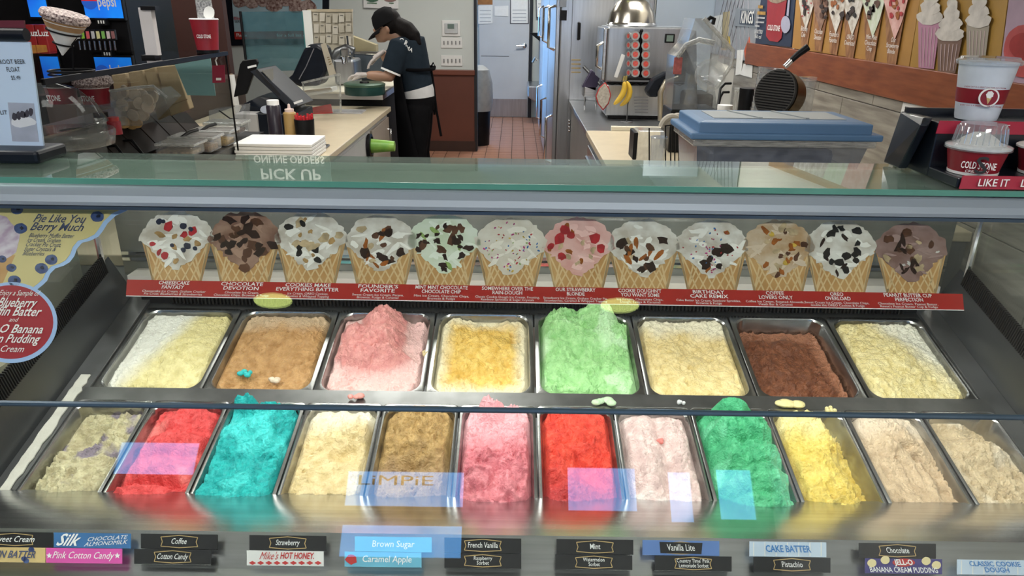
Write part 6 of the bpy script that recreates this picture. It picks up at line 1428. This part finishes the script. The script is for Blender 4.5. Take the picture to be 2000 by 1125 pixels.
m = MB(); m.lathe([(45*q, 0.002), (44*q, 4*q), (40*q, 22*q), (30*q, 40*q), (16*q, 50*q), (0, 53*q)], (dm2.x, OY+0.17, oz1), 36); m.build('dome', mat('dome_brass_steel', (0.58, 0.54, 0.47), 0.2, 1.0, 0.2, 6), t, smooth=True)
m = MB(); m.lathe([(45*q, 0.001), (47*q, 3*q), (45*q, 6*q)], (dm2.x, OY+0.17, oz1), 36); m.build('rim', CHROME, t, smooth=True)
m = MB(); m.lathe([(4*q, 52*q), (8*q, 58*q), (5*q, 66*q), (0, 67*q)], (dm2.x, OY+0.17, oz1), 16); m.build('knob', BLACK, t, smooth=True)
# pod carousel
kc = W(1247, 155, Y=OY-0.1)
t = thing('pod_carousel', 'black rack holding rows of coffee pods in front of the oven', 'rack', (kc.x, OY-0.1, kc.z))
m = MB(); m.tube([W(1251, 155, Y=OY-0.09), W(1251, 62, Y=OY-0.09)], 0.012, 10); m.ball(W(1253, 60, Y=OY-0.09), 0.012, 10, 6); m.build('post', BLACK, t, smooth=True)
m = MB(); pbox(m, 1222, 1272, 152, 157, OY-0.14, 0.10); m.build('base', BLACK, t, bevel=0.003)
for r_ in range(5):
    for c_ in range(3):
        x = (1230, 1241, 1261)[c_] if c_ else 1228; y = 70+r_*18 + (1 if c_ == 2 else 0)
        c = W(x, y, Y=OY-0.13 if c_ else OY-0.11); rd_ = (0.026 if c_ else 0.020)
        n_ = Vector((-0.9, -0.5, 0)).normalized() if c_ == 0 else Vector((0.15 if c_ == 2 else -0.15, -1, 0.1)).normalized()
        M3 = n_.to_track_quat('Z', 'Y').to_matrix()
        p_ = thing('coffee_pod', 'red topped coffee pod in the %s row of the rack, %s column' % (['top', 'second', 'middle', 'fourth', 'bottom'][r_], ['side', 'left', 'right'][c_]), 'pod', c, 'coffee pods in the rack')
        m = MB(); m.lathe([(rd_*0.7, -0.035), (rd_*0.9, -0.004), (rd_*1.08, 0.0), (rd_*1.08, 0.003), (0, 0.003)], c, 18, M3); m.build('pod_cup', mat('pod_grey', (0.30, 0.30, 0.30), 0.4), p_, smooth=True)
        m = MB(); m.lathe([(rd_*0.66, 0.0040), (0, 0.0046)], c, 18, M3); m.build('pod_lid', mat('pod_red', (0.62, 0.08, 0.06), 0.45, 0, 0.3, 120), p_, smooth=True)
m = MB(); ppoly(m, [(1199,150),(1206,152),(1221,108),(1214,105)], YP(OY-0.05), 0, 0.003); tag(m.build('leaning_card', PAPER), 'narrow white card leaning against the oven beside the pods', 'card')
# banana hanger with two bananas
bh = W(1224, 238, Z=0.902); t = thing('banana_hanger', 'thin wire banana hanger with round foot', 'stand', bh)
by_ = bh.y
m = MB(); m.tube([(bh.x, by_, 0.91), W(1226, 205, Y=by_), W(1232, 172, Y=by_), W(1224, 152, Y=by_), W(1217, 150, Y=by_), W(1214, 160, Y=by_)], 0.004, 8); m.build('wire', STEELD, t, smooth=True)
m = MB(); m.lathe([(0.042, 0), (0.042, 0.004), (0, 0.008)], (bh.x, by_, 0.902), 20); m.build('foot', CHROME, t, smooth=True)
BAN = mat('banana_yellow', (0.66, 0.44, 0.04), 0.45, 0, 0.15, 14, col2=(0.55, 0.34, 0.03))
for (pts, lab) in ((((1218,158),(1221,168),(1217,186),(1205,199),(1198,205)), 'yellow banana on the left of the wire hanger'), (((1222,157),(1231,170),(1230,188),(1220,202),(1210,207)), 'yellow banana on the right of the wire hanger')):
    dy = -0.03 if 'right' in lab else -0.06
    P_ = [W(x, y, Y=by_+dy) for x, y in pts]
    t = thing('banana', lab, 'banana', P_[-1], 'bananas on the hanger')
    m = MB(); m.tube(P_, [0.009, 0.019, 0.022, 0.018, 0.006], 10); m.build('fruit', BAN, t, smooth=2, sub=1)
    m = MB(); m.tube([P_[0], P_[0] + Vector((0.004, 0, 0.03))], [0.009, 0.006], 8); m.build('stem', mat('banana_stem', (0.28, 0.22, 0.06), 0.6), t, smooth=True)
t = thing('oven_mitt', 'cream quilted pot holder with red trim hanging from the shelf', 'pot holder', W(1178, 215, Y=4.85))
mp_ = [(1182,160),(1190,172),(1194,186),(1189,203),(1178,216),(1168,204),(1163,188),(1170,172)]
m = MB(); ppoly(m, mp_, YP(4.86), 0, 0.012); m.build('trim', mat('mitt_red', (0.42, 0.03, 0.03), 0.7), t, bevel=0.003)
cx_, cy_ = 1179, 188
m = MB(); ppoly(m, [(cx_+(x-cx_)*0.86, cy_+(y-cy_)*0.9) for x, y in mp_], YP(4.855), 0, 0.008); m.build('quilt', mat('mitt_cream', (0.50, 0.45, 0.38), 0.8, 0, 0.3, 60, 0.8, 60), t, bevel=0.003)
# chrome juicer / slicer left of the oven
sl = thing('chrome_slicer', 'dark chrome hand slicer on the steel counter', 'slicer', W(1150, 205, Z=0.902))
m = MB(); pbox(m, 1140, 1168, 168, 190, 5.56, 0.18); m.build('body', STEEL, sl, bevel=0.01)
m = MB(); m.tube([W(1140, 130, Y=5.62), W(1175, 168, Y=5.56)], 0.012, 8); m.build('arm', STEELD, sl, smooth=True)
m = MB(); qslab(m, [(1136,170,5.56),(1155,135,5.56),(1172,150,5.56),(1165,180,5.56)], (0, 0.08, 0)); m.build('head', mat('slicer_plum', (0.06, 0.05, 0.09), 0.3, 0.5), sl, bevel=0.01)
for x in (1143, 1165):
    m = MB(); m.tube([W(x, 188, Y=5.58), (W(x, 188, Y=5.58).x, 5.58, 0.903)], 0.008, 8); m.build('leg', CHROME, sl)
# coffee maker
t = thing('coffee_maker', 'black and silver pod coffee maker right of the oven', 'coffee maker', W(1305, 240, Z=0.902))
m = MB(); m.bx(1.12, 1.28, 4.70, 4.98, 0.902, 1.10); m.build('body', BLACK, t, bevel=0.02)
m = MB(); qslab(m, [(1262,178,4.68),(1276,155,4.68),(1300,142,4.68),(1325,140,4.68),(1328,158,4.68),(1290,170,4.68),(1285,190,4.68),(1268,190,4.68)], (0, 0.1, 0)); m.build('brew_head', NAVY, t, bevel=0.012)
m = MB(); m.tube([W(1290, 235, Y=4.67), W(1290, 180, Y=4.67), W(1300, 160, Y=4.67), W(1325, 152, Y=4.67)], 0.018, 10); m.build('silver_trim', mat('champagne', (0.45, 0.40, 0.31), 0.3, 0.8), t, smooth=True)
m = MB(); m.bx(1.10, 1.22, 4.60, 4.72, 0.902, 0.92); m.build('drip_tray', BLACK, t)
# blender cover and clear hood
t = thing('blender_hood', 'clear plastic blender sound hood tilted open behind the blue bins', 'blender', W(1370, 225, Z=0.902))
HY = 3.75
m = MB(); qslab(m, [(1312,214,HY),(1320,110,HY),(1345,82,HY),(1360,60,HY),(1362,215,HY)], (0, 0.22, 0)); m.build('back_shell', glassmat('hood_smoke', (0.55, 0.58, 0.60), 0.08, 0.16, (0.5, 0.52, 0.55), 0.1), t)
m = MB(); qslab(m, [(1340,95,HY-0.02),(1358,36,HY-0.02),(1376,36,HY-0.02),(1432,98,HY-0.02),(1428,128,HY-0.02),(1398,170,HY-0.02),(1362,150,HY-0.02)], (0, 0.25, 0)); m.build('lid', PLASTIC, t)
m = MB(); m.tube([W(1375, 36, Y=HY-0.03), W(1433, 100, Y=HY-0.03), W(1428, 128, Y=HY-0.03), W(1400, 170, Y=HY-0.03)], 0.010, 8); m.build('lid_edge', PLASTICM, t, smooth=True)
m = MB(); m.tube([W(1322, 112, Y=HY-0.01), W(1340, 88, Y=HY-0.01), W(1365, 78, Y=HY-0.01), W(1395, 84, Y=HY-0.01)], 0.014, 8); m.build('bent_tube', PLASTICM, t, smooth=True)
c = W(1385, 148, Y=HY-0.05); m = MB(); m.lathe([(0.07, 0), (0.078, 0.02), (0.06, 0.03), (0.045, 0.02), (0.02, 0.03), (0, 0.03)], c, 28, Matrix.Rotation(R(75), 3, 'X')); m.build('round_cap', PLASTIC, t, smooth=True)
m = MB(); qslab(m, [(1345,215,HY+0.05),(1362,145,HY+0.05),(1395,165,HY+0.05),(1402,218,HY+0.05)], (0, 0.14, 0)); m.build('jar', PLASTIC, t)
m = MB(); pbox(m, 1316, 1332, 112, 145, HY-0.01, 0.008); m.build('red_sticker', mat('sticker_red', (0.40, 0.10, 0.09), 0.5, 0, 0.4, 60), t)
m = MB(); m.tube([W(1379, 42, Y=HY), W(1388, 34, Y=HY), W(1395, 37, Y=HY), W(1392, 48, Y=HY)], 0.010, 8); m.build('black_clip', BLACK, t, smooth=True)
m = MB(); m.bx(W(1312, 215, Y=HY).x, W(1404, 215, Y=HY).x, HY, HY+0.24, 0.902, W(1350, 214, Y=HY).z); m.build('base', BLACK, t, bevel=0.01)
# plugs and cord on the wall
t = thing('plug_cord', 'black plugs and cord at the wall outlet behind the blender', 'cord', W(1400, 215, X=RX-0.03))
m = MB()
for (x, y) in ((1428, 163), (1424, 180)):
    a_ = W(x, y, X=RX-0.02); m.tube([a_, a_+Vector((-0.05, -0.02, 0)), W(1407, y+10, X=RX-0.10), W(1401, 215, X=RX-0.14)], 0.009, 8)
m.build('cord', BLACK, t, smooth=True)
# papers on the right wall
for k, (pts, lab, mm) in enumerate((([(1395,32),(1412,28),(1410,95),(1392,72)], 'long printed sheet taped to the right wall beside the hood', PAPER), ([(1412,24),(1425,22),(1420,98),(1408,98)], 'tan strip of paper on the right wall', mat('strip_tan', (0.50, 0.42, 0.25), 0.7)), ([(1440,98),(1452,97),(1447,145),(1436,147)], 'narrow white label on the right wall', PAPER), ([(1452,125),(1470,128),(1468,152),(1446,146)], 'small white note on the right wall under the wood board', PAPER), ([(1463,72),(1468,110),(1457,128),(1453,100)], 'orange diamond card on the right wall', mat('card_orange', (0.62, 0.10, 0.03), 0.6)), ([(1421,70),(1425,72),(1426,92),(1420,88)], 'yellow arrow marker on the right wall', mat('marker_yellow', (0.65, 0.45, 0.05), 0.6)))):
    m = MB(); ppoly(m, pts, XP(RX-0.018), 0, 0.002); tag(m.build('wall_paper_sheet', mm), lab, 'notice')
ks = thing('street_sign', 'small grey and navy KINGS street sign on the right wall', 'sign', W(1455, 55, X=RX-0.02))
m = MB(); ppoly(m, [(1437,16),(1474,18),(1474,53),(1433,51)], XP(RX-0.024), 0, 0.004); m.build('plate', mat('plate_grey', (0.25, 0.28, 0.32), 0.4), ks)
m = MB(); ppoly(m, [(1446,20),(1473,22),(1473,49),(1444,47)], XP(RX-0.026), 0.001, 0.001); m.build('field', mat('sign_navy', (0.03, 0.05, 0.09), 0.4), ks)
ptext('KINGS', PRINTW, 1459, 35, 22, 24, XP(RX-0.029), ks, 0.05, bold=0.02)
# menu posters above the board
PX_ = RX-0.014
p1 = thing('menu_poster', 'navy menu poster with a red ice cream cup and spoon', 'poster', W(1510, 90, X=PX_))
m = MB(); ppoly(m, [(1482,-90),(1562,-90),(1544,92),(1469,84)], XP(PX_), 0, 0.013); m.build('print', mat('menu_navy', (0.022, 0.035, 0.075), 0.4, 0, 0.1, 4), p1)
L_ = lambda l: XP(PX_-l)
m = MB(); ppoly(m, [(1499,-2),(1537,-2),(1526,75),(1519,82),(1503,80),(1496,70)], L_(0.005), 0, 0.001); m.build('cup_print', mat('print_cup_red', (0.36, 0.02, 0.03), 0.4), p1)
m = MB(); ppoly(m, blob(1518, -6, 20, 12, random.Random(2), 16, 0.1), L_(0.007), 0, 0.001); m.build('scoop_print', mat('print_cocoa', (0.45, 0.33, 0.24), 0.5, 0, 0.5, 40), p1)
m = MB(); ppoly(m, blob(1534, 48, 9, 17, random.Random(2), 14, 0.03), L_(0.007), 0, 0.001); ppoly(m, [(1536,30),(1541,-20),(1544,-20),(1540,32)], L_(0.007), 0, 0.001); m.build('spoon_print', mat('print_lilac', (0.42, 0.42, 0.55), 0.4), p1)
ptext('COLD STONE', PRINTW, 1511, 55, 10, 24, L_(0.009), p1, 0.1, bold=0.02)
ptext('510/730/\n960 cal', PRINTW, 1481, 67, 16, 16, L_(0.008), p1, 0.1)
for (x, y, w_, h_, mm) in ((1481,10,9,6,'print_orange'),(1479.5,22,16,6.5,'print_orange'),(1478,33,16,3,'print_pale'),(1476.5,41.5,16,3,'print_pale'),(1475.5,49,8,3,'print_pale')):
    m = MB(); ppoly(m, [(x,y),(x+w_,y+0.8),(x+w_-0.6,y+h_+0.8),(x-0.6,y+h_)], L_(0.007), 0, 0.001); m.build('print_line', mat(mm, (0.6, 0.34, 0.08) if mm == 'print_orange' else (0.6, 0.6, 0.62), 0.5, 0, 0.5, 60), p1)
p2 = thing('cone_menu_poster', 'menu poster with a row of tall waffle cones on orange', 'poster', W(1660, 110, X=PX_))
m = MB(); ppoly(m, [(1564,-110),(1815,-110),(1775,130),(1547,94)], XP(PX_), 0, 0.013); m.build('print', mat('menu_orange', (0.46, 0.24, 0.06), 0.45, 0, 0.2, 5), p2)
CN = [('Birthday\nCake', 1572, 'white', 'birthday'), ('Chocolate\nDevotion', 1600, 'choc', 'fudge'), ("Founder's\nFavorite", 1630, 'white', 'founder'), ('OREO\nOverload', 1662, 'white', 'oreo'), ('Mint Mint\nChocolate\nChip', 1702, 'mint', 'chip'), ('Our\nStrawberry\nBlonde', 1745, 'pink', 'straw')]
for k, (nm, x, ic, tp) in enumerate(CN):
    rr = random.Random(k+60); w_ = 14+k*1.6; yb = 92+k*7
    m = MB(); ppoly(m, [(x-w_+4,-20),(x+w_+8,-20),(x+4,yb+2),(x-w_*0.55,yb-2)], L_(0.005+0.0005*k), 0, 0.001); co = m.build('cone_print', mat('menu_waffle', (0.40, 0.20, 0.09), 0.5, 0, 0.3, 22, col2=(0.20, 0.08, 0.035), stretch=(1, 2, 0.6)), p2)
    m = MB(); ppoly(m, [(x-w_+2,-90),(x+w_+12,-90),(x+w_+7,-5),(x+w_*0.6+4,25+k*3),(x+2,58+k*4),(x-w_*0.5,30),(x-w_+1,-5)], L_(0.009+0.0005*k), 0, 0.001); io = m.build('scoop_print', mat('print_'+ic, *[ICM[ic][0]]), p2)
    for (cn, num, rx, ry, jag) in TOPS[tp][:2]:
        for j in range(6 if rx > 3 else 9):
            px = x+4+rr.uniform(-0.7, 0.7)*w_; py = rr.uniform(-15, 34)
            m = MB(); ppoly(m, blob(px, py, 4.0*rr.uniform(.6, 1.2) if rx > 3 else 1.6, 6*rr.uniform(.6, 1.3) if rx > 3 else 1.6, rr, 8, 0.3), L_(0.014+0.0004*j), 0, 0.0006)
            m.build('topping_print', mat('print_top_'+cn, TOPC[cn]), io)
    ptext(nm, PRINTW, x-2, 62+k*5.5, 10*len(nm.split('\n')), 13+k*2.2, L_(0.017), p2, 0.12)
p3 = thing('shake_menu_poster', 'menu poster with three whipped cream milkshake glasses', 'poster', W(1850, 130, X=PX_))
m = MB(); ppoly(m, [(1817,-130),(1985,-130),(1948,158),(1777,130)], XP(PX_), 0, 0.013); m.build('print', mat('menu_gold', (0.42, 0.24, 0.05), 0.45, 0, 0.2, 5), p3)
WHIP = mat('whip_print', (0.62, 0.58, 0.53), 0.5, 0, 0.25, 26, detail=6)
for k, (x, w_, yt, yb, mm) in enumerate(((1813, 23, 42, 132, mat('shake_pink', (0.46, 0.22, 0.33), 0.4, 0, 0.15, 12)), (1908, 24, 48, 150, mat('shake_grey', (0.36, 0.32, 0.26), 0.4, 0, 0.15, 12)), (1853, 26, 74, 140, mat('shake_brown', (0.20, 0.12, 0.09), 0.4, 0, 0.15, 12)))):
    m = MB(); ppoly(m, [(x-w_*0.85,yt),(x+w_*1.0,yt+2),(x+w_*0.55-2,yb+3),(x-w_*0.75-2,yb)], L_(0.006+0.002*k), 0, 0.001); g_ = m.build('glass_print', mm, p3)
    m = MB()
    for j in range(5): ppoly(m, [(x-w_*0.6+j*w_*0.3,yt+12),(x-w_*0.55+j*w_*0.3,yt+12),(x-w_*0.62+j*w_*0.24,yb-2),(x-w_*0.66+j*w_*0.24,yb-2)], L_(0.0075+0.002*k), 0, 0.0005)
    m.build('flute_line', mat('flute_light', (0.55, 0.42, 0.42), 0.4), g_)['kind'] = 'stuff'
    for j in range(4): 
        m = MB(); ppoly(m, blob(x+2+j*1.5, yt-8-j*19, w_*(1.08-0.23*j), 15, random.Random(j+k*7), 18, 0.09), L_(0.008+0.002*k+0.0004*j), 0, 0.0006); m.build('whip_swirl', WHIP, g_)
p4 = thing('smoothie_menu_poster', 'menu poster with red and lilac smoothies at the right edge', 'poster', W(1990, 150, X=PX_))
m = MB(); ppoly(m, [(1987,-130),(2100,-130),(2070,180),(1950,158)], XP(PX_), 0, 0.013); m.build('print', mat('menu_lilac', (0.42, 0.30, 0.38), 0.45, 0, 0.2, 6), p4)
m = MB(); ppoly(m, blob(1998, 100, 38, 52, random.Random(5), 24, 0.02), L_(0.006), 0, 0.001); g_ = m.build('smoothie_print', mat('smoothie_red', (0.48, 0.08, 0.08), 0.4, 0, 0.25, 14), p4)
m = MB(); ppoly(m, blob(1999, 90, 28, 26, random.Random(6), 24, 0.02), L_(0.0075), 0, 0.001); m.build('smoothie_top', mat('smoothie_dark', (0.36, 0.03, 0.03), 0.4, 0, 0.3, 20), g_)
pr = thing('price_list', 'white printed price list on the stone tiles beside the cup display', 'notice', W(1760, 290, X=RX-0.016))
m = MB(); ppoly(m, [(1764,200),(1817,210),(1800,232),(1782,256),(1758,296),(1742,290)], XP(RX-0.015), 0, 0.002); m.build('sheet', PAPER, pr)
for k in range(7):
    x = 1768-k*3.2; y = 208+k*11; m = MB(); ppoly(m, [(x,y),(x+16,y+3),(x+15,y+5.5),(x-1,y+2.5)], XP(RX-0.018), 0, 0.0005); m.build('print_line', PRINTK if k == 0 else mat('print_grey', (0.30, 0.32, 0.35)), pr)
# blue storage bins on the counter
BLU = mat('lid_blue', (0.085, 0.18, 0.33), 0.45, 0, 0.08, 6); GRYL = mat('lid_inset', (0.30, 0.33, 0.34), 0.5, 0, 0.08, 6)
bx0, bx1, bY0, bY1 = 0.60, 1.235, 2.42, 2.74
bn = thing('storage_bin', 'clear storage tub with bag and stacked blue lids on the right counter', 'storage bin', (0.92, 2.64, 0.901))
zl = W(1500, 262, Y=bY0).z
m = MB(); m.slab([(bx0+0.06, bY0+0.04, 0.902), (bx1-0.10, bY0+0.04, 0.902), (bx1-0.10, bY1-0.04, 0.902), (bx0+0.06, bY1-0.04, 0.902)], (0, 0, 0.02)); 
m.add([(bx0+0.05, bY0+0.03, 0.92), (bx1-0.10, bY0+0.03, 0.92), (bx1-0.10, bY1-0.03, 0.92), (bx0+0.05, bY1-0.03, 0.92), (bx0+0.02, bY0+0.01, zl-0.03), (bx1-0.03, bY0+0.01, zl-0.03), (bx1-0.03, bY1-0.01, zl-0.03), (bx0+0.02, bY1-0.01, zl-0.03)], [(0,1,5,4),(1,2,6,5),(2,3,7,6),(3,0,4,7)])
m.build('tub', glassmat('tub_plastic', (0.55, 0.58, 0.62), 0.07, 0.22, (0.45, 0.48, 0.55), 0.15), bn)
m = MB(); m.bx(bx0+0.075, bx1-0.12, bY0+0.055, bY1-0.055, 0.925, zl-0.06); m.build('bagged_contents', mat('bag_blue_grey', (0.16, 0.18, 0.24), 0.25, 0, 0.4, 9, 1.0, 14), bn, bevel=0.02)
m = MB(); m.bx(bx0+0.005, bx1-0.01, bY0-0.002, bY1+0.002, zl-0.045, zl-0.02); m.build('tub_rim', PLASTICM, bn, bevel=0.006)
m = MB(); m.bx(bx0-0.008, bx1+0.004, bY0-0.012, bY1+0.012, zl-0.02, zl+0.002); l1 = m.build('lower_lid', BLU, bn, bevel=0.006)
m = MB()
b_ = [(bx0+0.02, bY0+0.005), (bx1-0.03, bY0+0.005), (bx1-0.03, bY1), (bx0+0.02, bY1)]; tp_ = [(bx0+0.045, bY0+0.03), (bx1-0.055, bY0+0.03), (bx1-0.055, bY1-0.03), (bx0+0.045, bY1-0.03)]
m.add([(x, y, zl+0.002) for x, y in b_] + [(x, y, zl+0.034) for x, y in b_] + [(x, y, zl+0.040) for x, y in tp_], [(0,1,5,4),(1,2,6,5),(2,3,7,6),(3,0,4,7),(4,5,9,8),(5,6,10,9),(6,7,11,10),(7,4,8,11),(8,9,10,11)])
l2 = m.build('upper_lid', BLU, bn, bevel=0.004)
m = MB(); m.bx(bx0+0.085, bx1-0.095, bY0+0.07, bY1-0.07, zl+0.0395, zl+0.0425); m.build('lid_inset', GRYL, l2)
for x in (0.84, 1.0):
    m = MB(); m.slab([(x, bY0+0.07, zl+0.043), (x+0.012, bY0+0.07, zl+0.043), (x-0.05, bY1-0.07, zl+0.043), (x-0.062, bY1-0.07, zl+0.043)], (0, 0, 0.003)); m.build('lid_rib', GRYL, l2)
# cups, pan press, black canister, wire rack and jars near the bin
zc = zl+0.05
cc_ = W(1490, 222, Y=3.15); q = (cc_-CAM).length/FPX
t = thing('cup_stack', 'tall stack of clear plastic cups behind the blue bins', 'cup stack', (cc_.x, 3.15, 0.902))
m = MB(); base = cc_.z-0.02
pa = Vector((cc_.x-0.03, 3.15, 0.918)); ax_ = W(1506, 120, Y=3.15)-pa
for k in range(16):
    o_ = pa + ax_*(k/16*0.80); Mq = ax_.normalized().to_track_quat('Z', 'Y').to_matrix()
    m.lathe([(14*q, 0), (18.5*q, ax_.length*0.195), (19.5*q, ax_.length*0.2)], o_, 20, Mq)
m.build('nested_cups', CLEARC, t, smooth=True)['kind'] = 'stuff'
pc = W(1520, 226, Y=3.0)
t = thing('waffle_iron', 'round black waffle iron standing on edge with its handle up', 'waffle iron', (pc.x, 3.0, 0.902))
ctr = W(1524, 185, Y=3.0); n_ = Vector((-0.80, -0.55, 0.22)).normalized(); Mq = n_.to_track_quat('Z', 'Y').to_matrix()
m = MB(); m.lathe([(0, 0.0), (0.094, 0.0), (0.098, 0.006), (0.094, 0.012), (0, 0.012)], ctr + n_*0.03, 36, Mq); m.build('front_plate', mat('iron_black', (0.025, 0.023, 0.02), 0.5, 0.3, 0.3, 60), t, smooth=True)
m = MB()
for k in range(-8, 9):
    hl = math.sqrt(max(0, 0.088**2-(k*0.0105)**2)); a_ = ctr + n_*0.0435 + Mq @ Vector((-hl, k*0.0105, 0)); b_ = ctr + n_*0.0435 + Mq @ Vector((hl, k*0.0105, 0)); m.tube([a_, b_], 0.0022, 5)
m.build('plate_ridge', BLACKM, t)['kind'] = 'stuff'
m = MB(); m.lathe([(0, -0.05), (0.085, -0.05), (0.092, -0.02), (0.094, 0.022), (0, 0.022)], ctr, 36, Mq); m.build('rear_shell', mat('iron_bronze', (0.13, 0.09, 0.05), 0.35, 0.8, 0.3, 10), t, smooth=True)
m = MB(); m.tube([W(1533, 130, Y=2.98), W(1545, 118, Y=2.98)], 0.012, 10); m.build('hinge', CHROME, t, smooth=True)
m = MB(); m.tube([W(1541, 122, Y=2.98), W(1560, 105, Y=2.98), W(1578, 92, Y=2.98)], [0.011, 0.013, 0.015], 12); m.build('handle', BLACK, t, smooth=True)
m = MB(); m.bx(ctr.x-0.05, ctr.x+0.08, 2.95, 3.08, 0.902, ctr.z-0.09); m.build('stand', BLACK, t)
for (x, y0, y1, w_, Y, lab, mm, cat) in ((1457, 172, 222, 16, 3.3, 'black round canister beside the cup stack', BLACK, 'canister'), (1440, 172, 222, 10, 3.5, 'narrow clear canister beside the black one', PLASTICM, 'canister'), (1414, 205, 224, 13, 3.4, 'low white lid container behind the blue bins', PAPER, 'container'), (1567, 150, 226, 14, 3.1, 'clear acrylic holder right of the waffle iron', PLASTIC, 'container')):
    c = W(x, y1, Y=Y); q = (c-CAM).length/FPX; zt2 = W(x, y0, Y=Y).z
    t = thing('canister', lab, cat, (c.x, Y, 0.902))
    m = MB(); m.lathe([(0, 0.0), (w_*q, 0.0), (w_*q, zt2-0.902-0.012), (w_*0.94*q, zt2-0.902-0.012)], (c.x, Y, 0.902), 24); m.build('wall', mm, t, smooth=True)
    m = MB(); m.lathe([(w_*1.03*q, zt2-0.902-0.016), (w_*1.03*q, zt2-0.902), (0, zt2-0.902)], (c.x, Y, 0.902), 24); m.build('lid', mm, t, smooth=True)
t = thing('wire_cup_rack', 'black wire rack with cups at the counter front', 'rack', W(1300, 318, Y=3.2))
m = MB()
for x in (1268, 1300, 1310, 1318, 1326): m.tube([W(x, 330, Y=3.2), W(x, 245 if x > 1290 else 250, Y=3.2)], 0.003, 6)
m.tube([W(1298, 246, Y=3.2), W(1330, 243, Y=3.2)], 0.003, 6); m.build('wires', BLACK, t)['kind'] = 'stuff'
t = thing('measuring_jug', 'clear measuring jug with dark side on the cream counter', 'jug', W(1265, 315, Y=3.3))
c = W(1270, 315, Y=3.3); q = (c-CAM).length/FPX
m = MB(); zt2 = W(1270, 256, Y=3.3).z; m.bx(W(1244, 285, Y=3.3).x, W(1297, 285, Y=3.3).x, 3.3, 3.42, 0.902, zt2); m.build('wall', PLASTIC, t, bevel=0.008)
m = MB(); m.bx(W(1237, 285, Y=3.29).x, W(1245, 285, Y=3.29).x, 3.29, 3.42, 0.95, zt2-0.005); m.build('handle', BLACK, t, bevel=0.005)
t = thing('clear_tumbler', 'clear tumbler standing right of the measuring jug', 'tumbler', W(1283, 318, Y=3.22))
c = W(1283, 318, Y=3.2); m = MB(); m.lathe([(0, 0), (0.028, 0), (0.036, W(1283, 268, Y=3.2).z-0.902)], (c.x, 3.2, 0.902), 24); m.build('wall', CLEARC, t, smooth=True)
m = MB(); m.lathe([(0.036, 0), (0.039, 0.004), (0.036, 0.008)], (c.x, 3.2, W(1283, 268, Y=3.2).z-0.004), 24); m.build('rim', CLEARC, t, smooth=True)
t = thing('cable_coil', 'cream coiled cable behind the wire rack', 'cord', W(1310, 240, Y=3.22))
m = MB(); c = W(1312, 232, Y=3.22)
for k in range(2): m.tube([(c.x+0.03*k+0.045*math.cos(0.5+2.4*q_/14), 3.22+0.02*k, c.z-0.05+0.06*math.sin(0.5+2.4*q_/14)) for q_ in range(15)], 0.014, 8)
m.build('cable', mat('cable_cream', (0.45, 0.41, 0.34), 0.6), t, smooth=True)
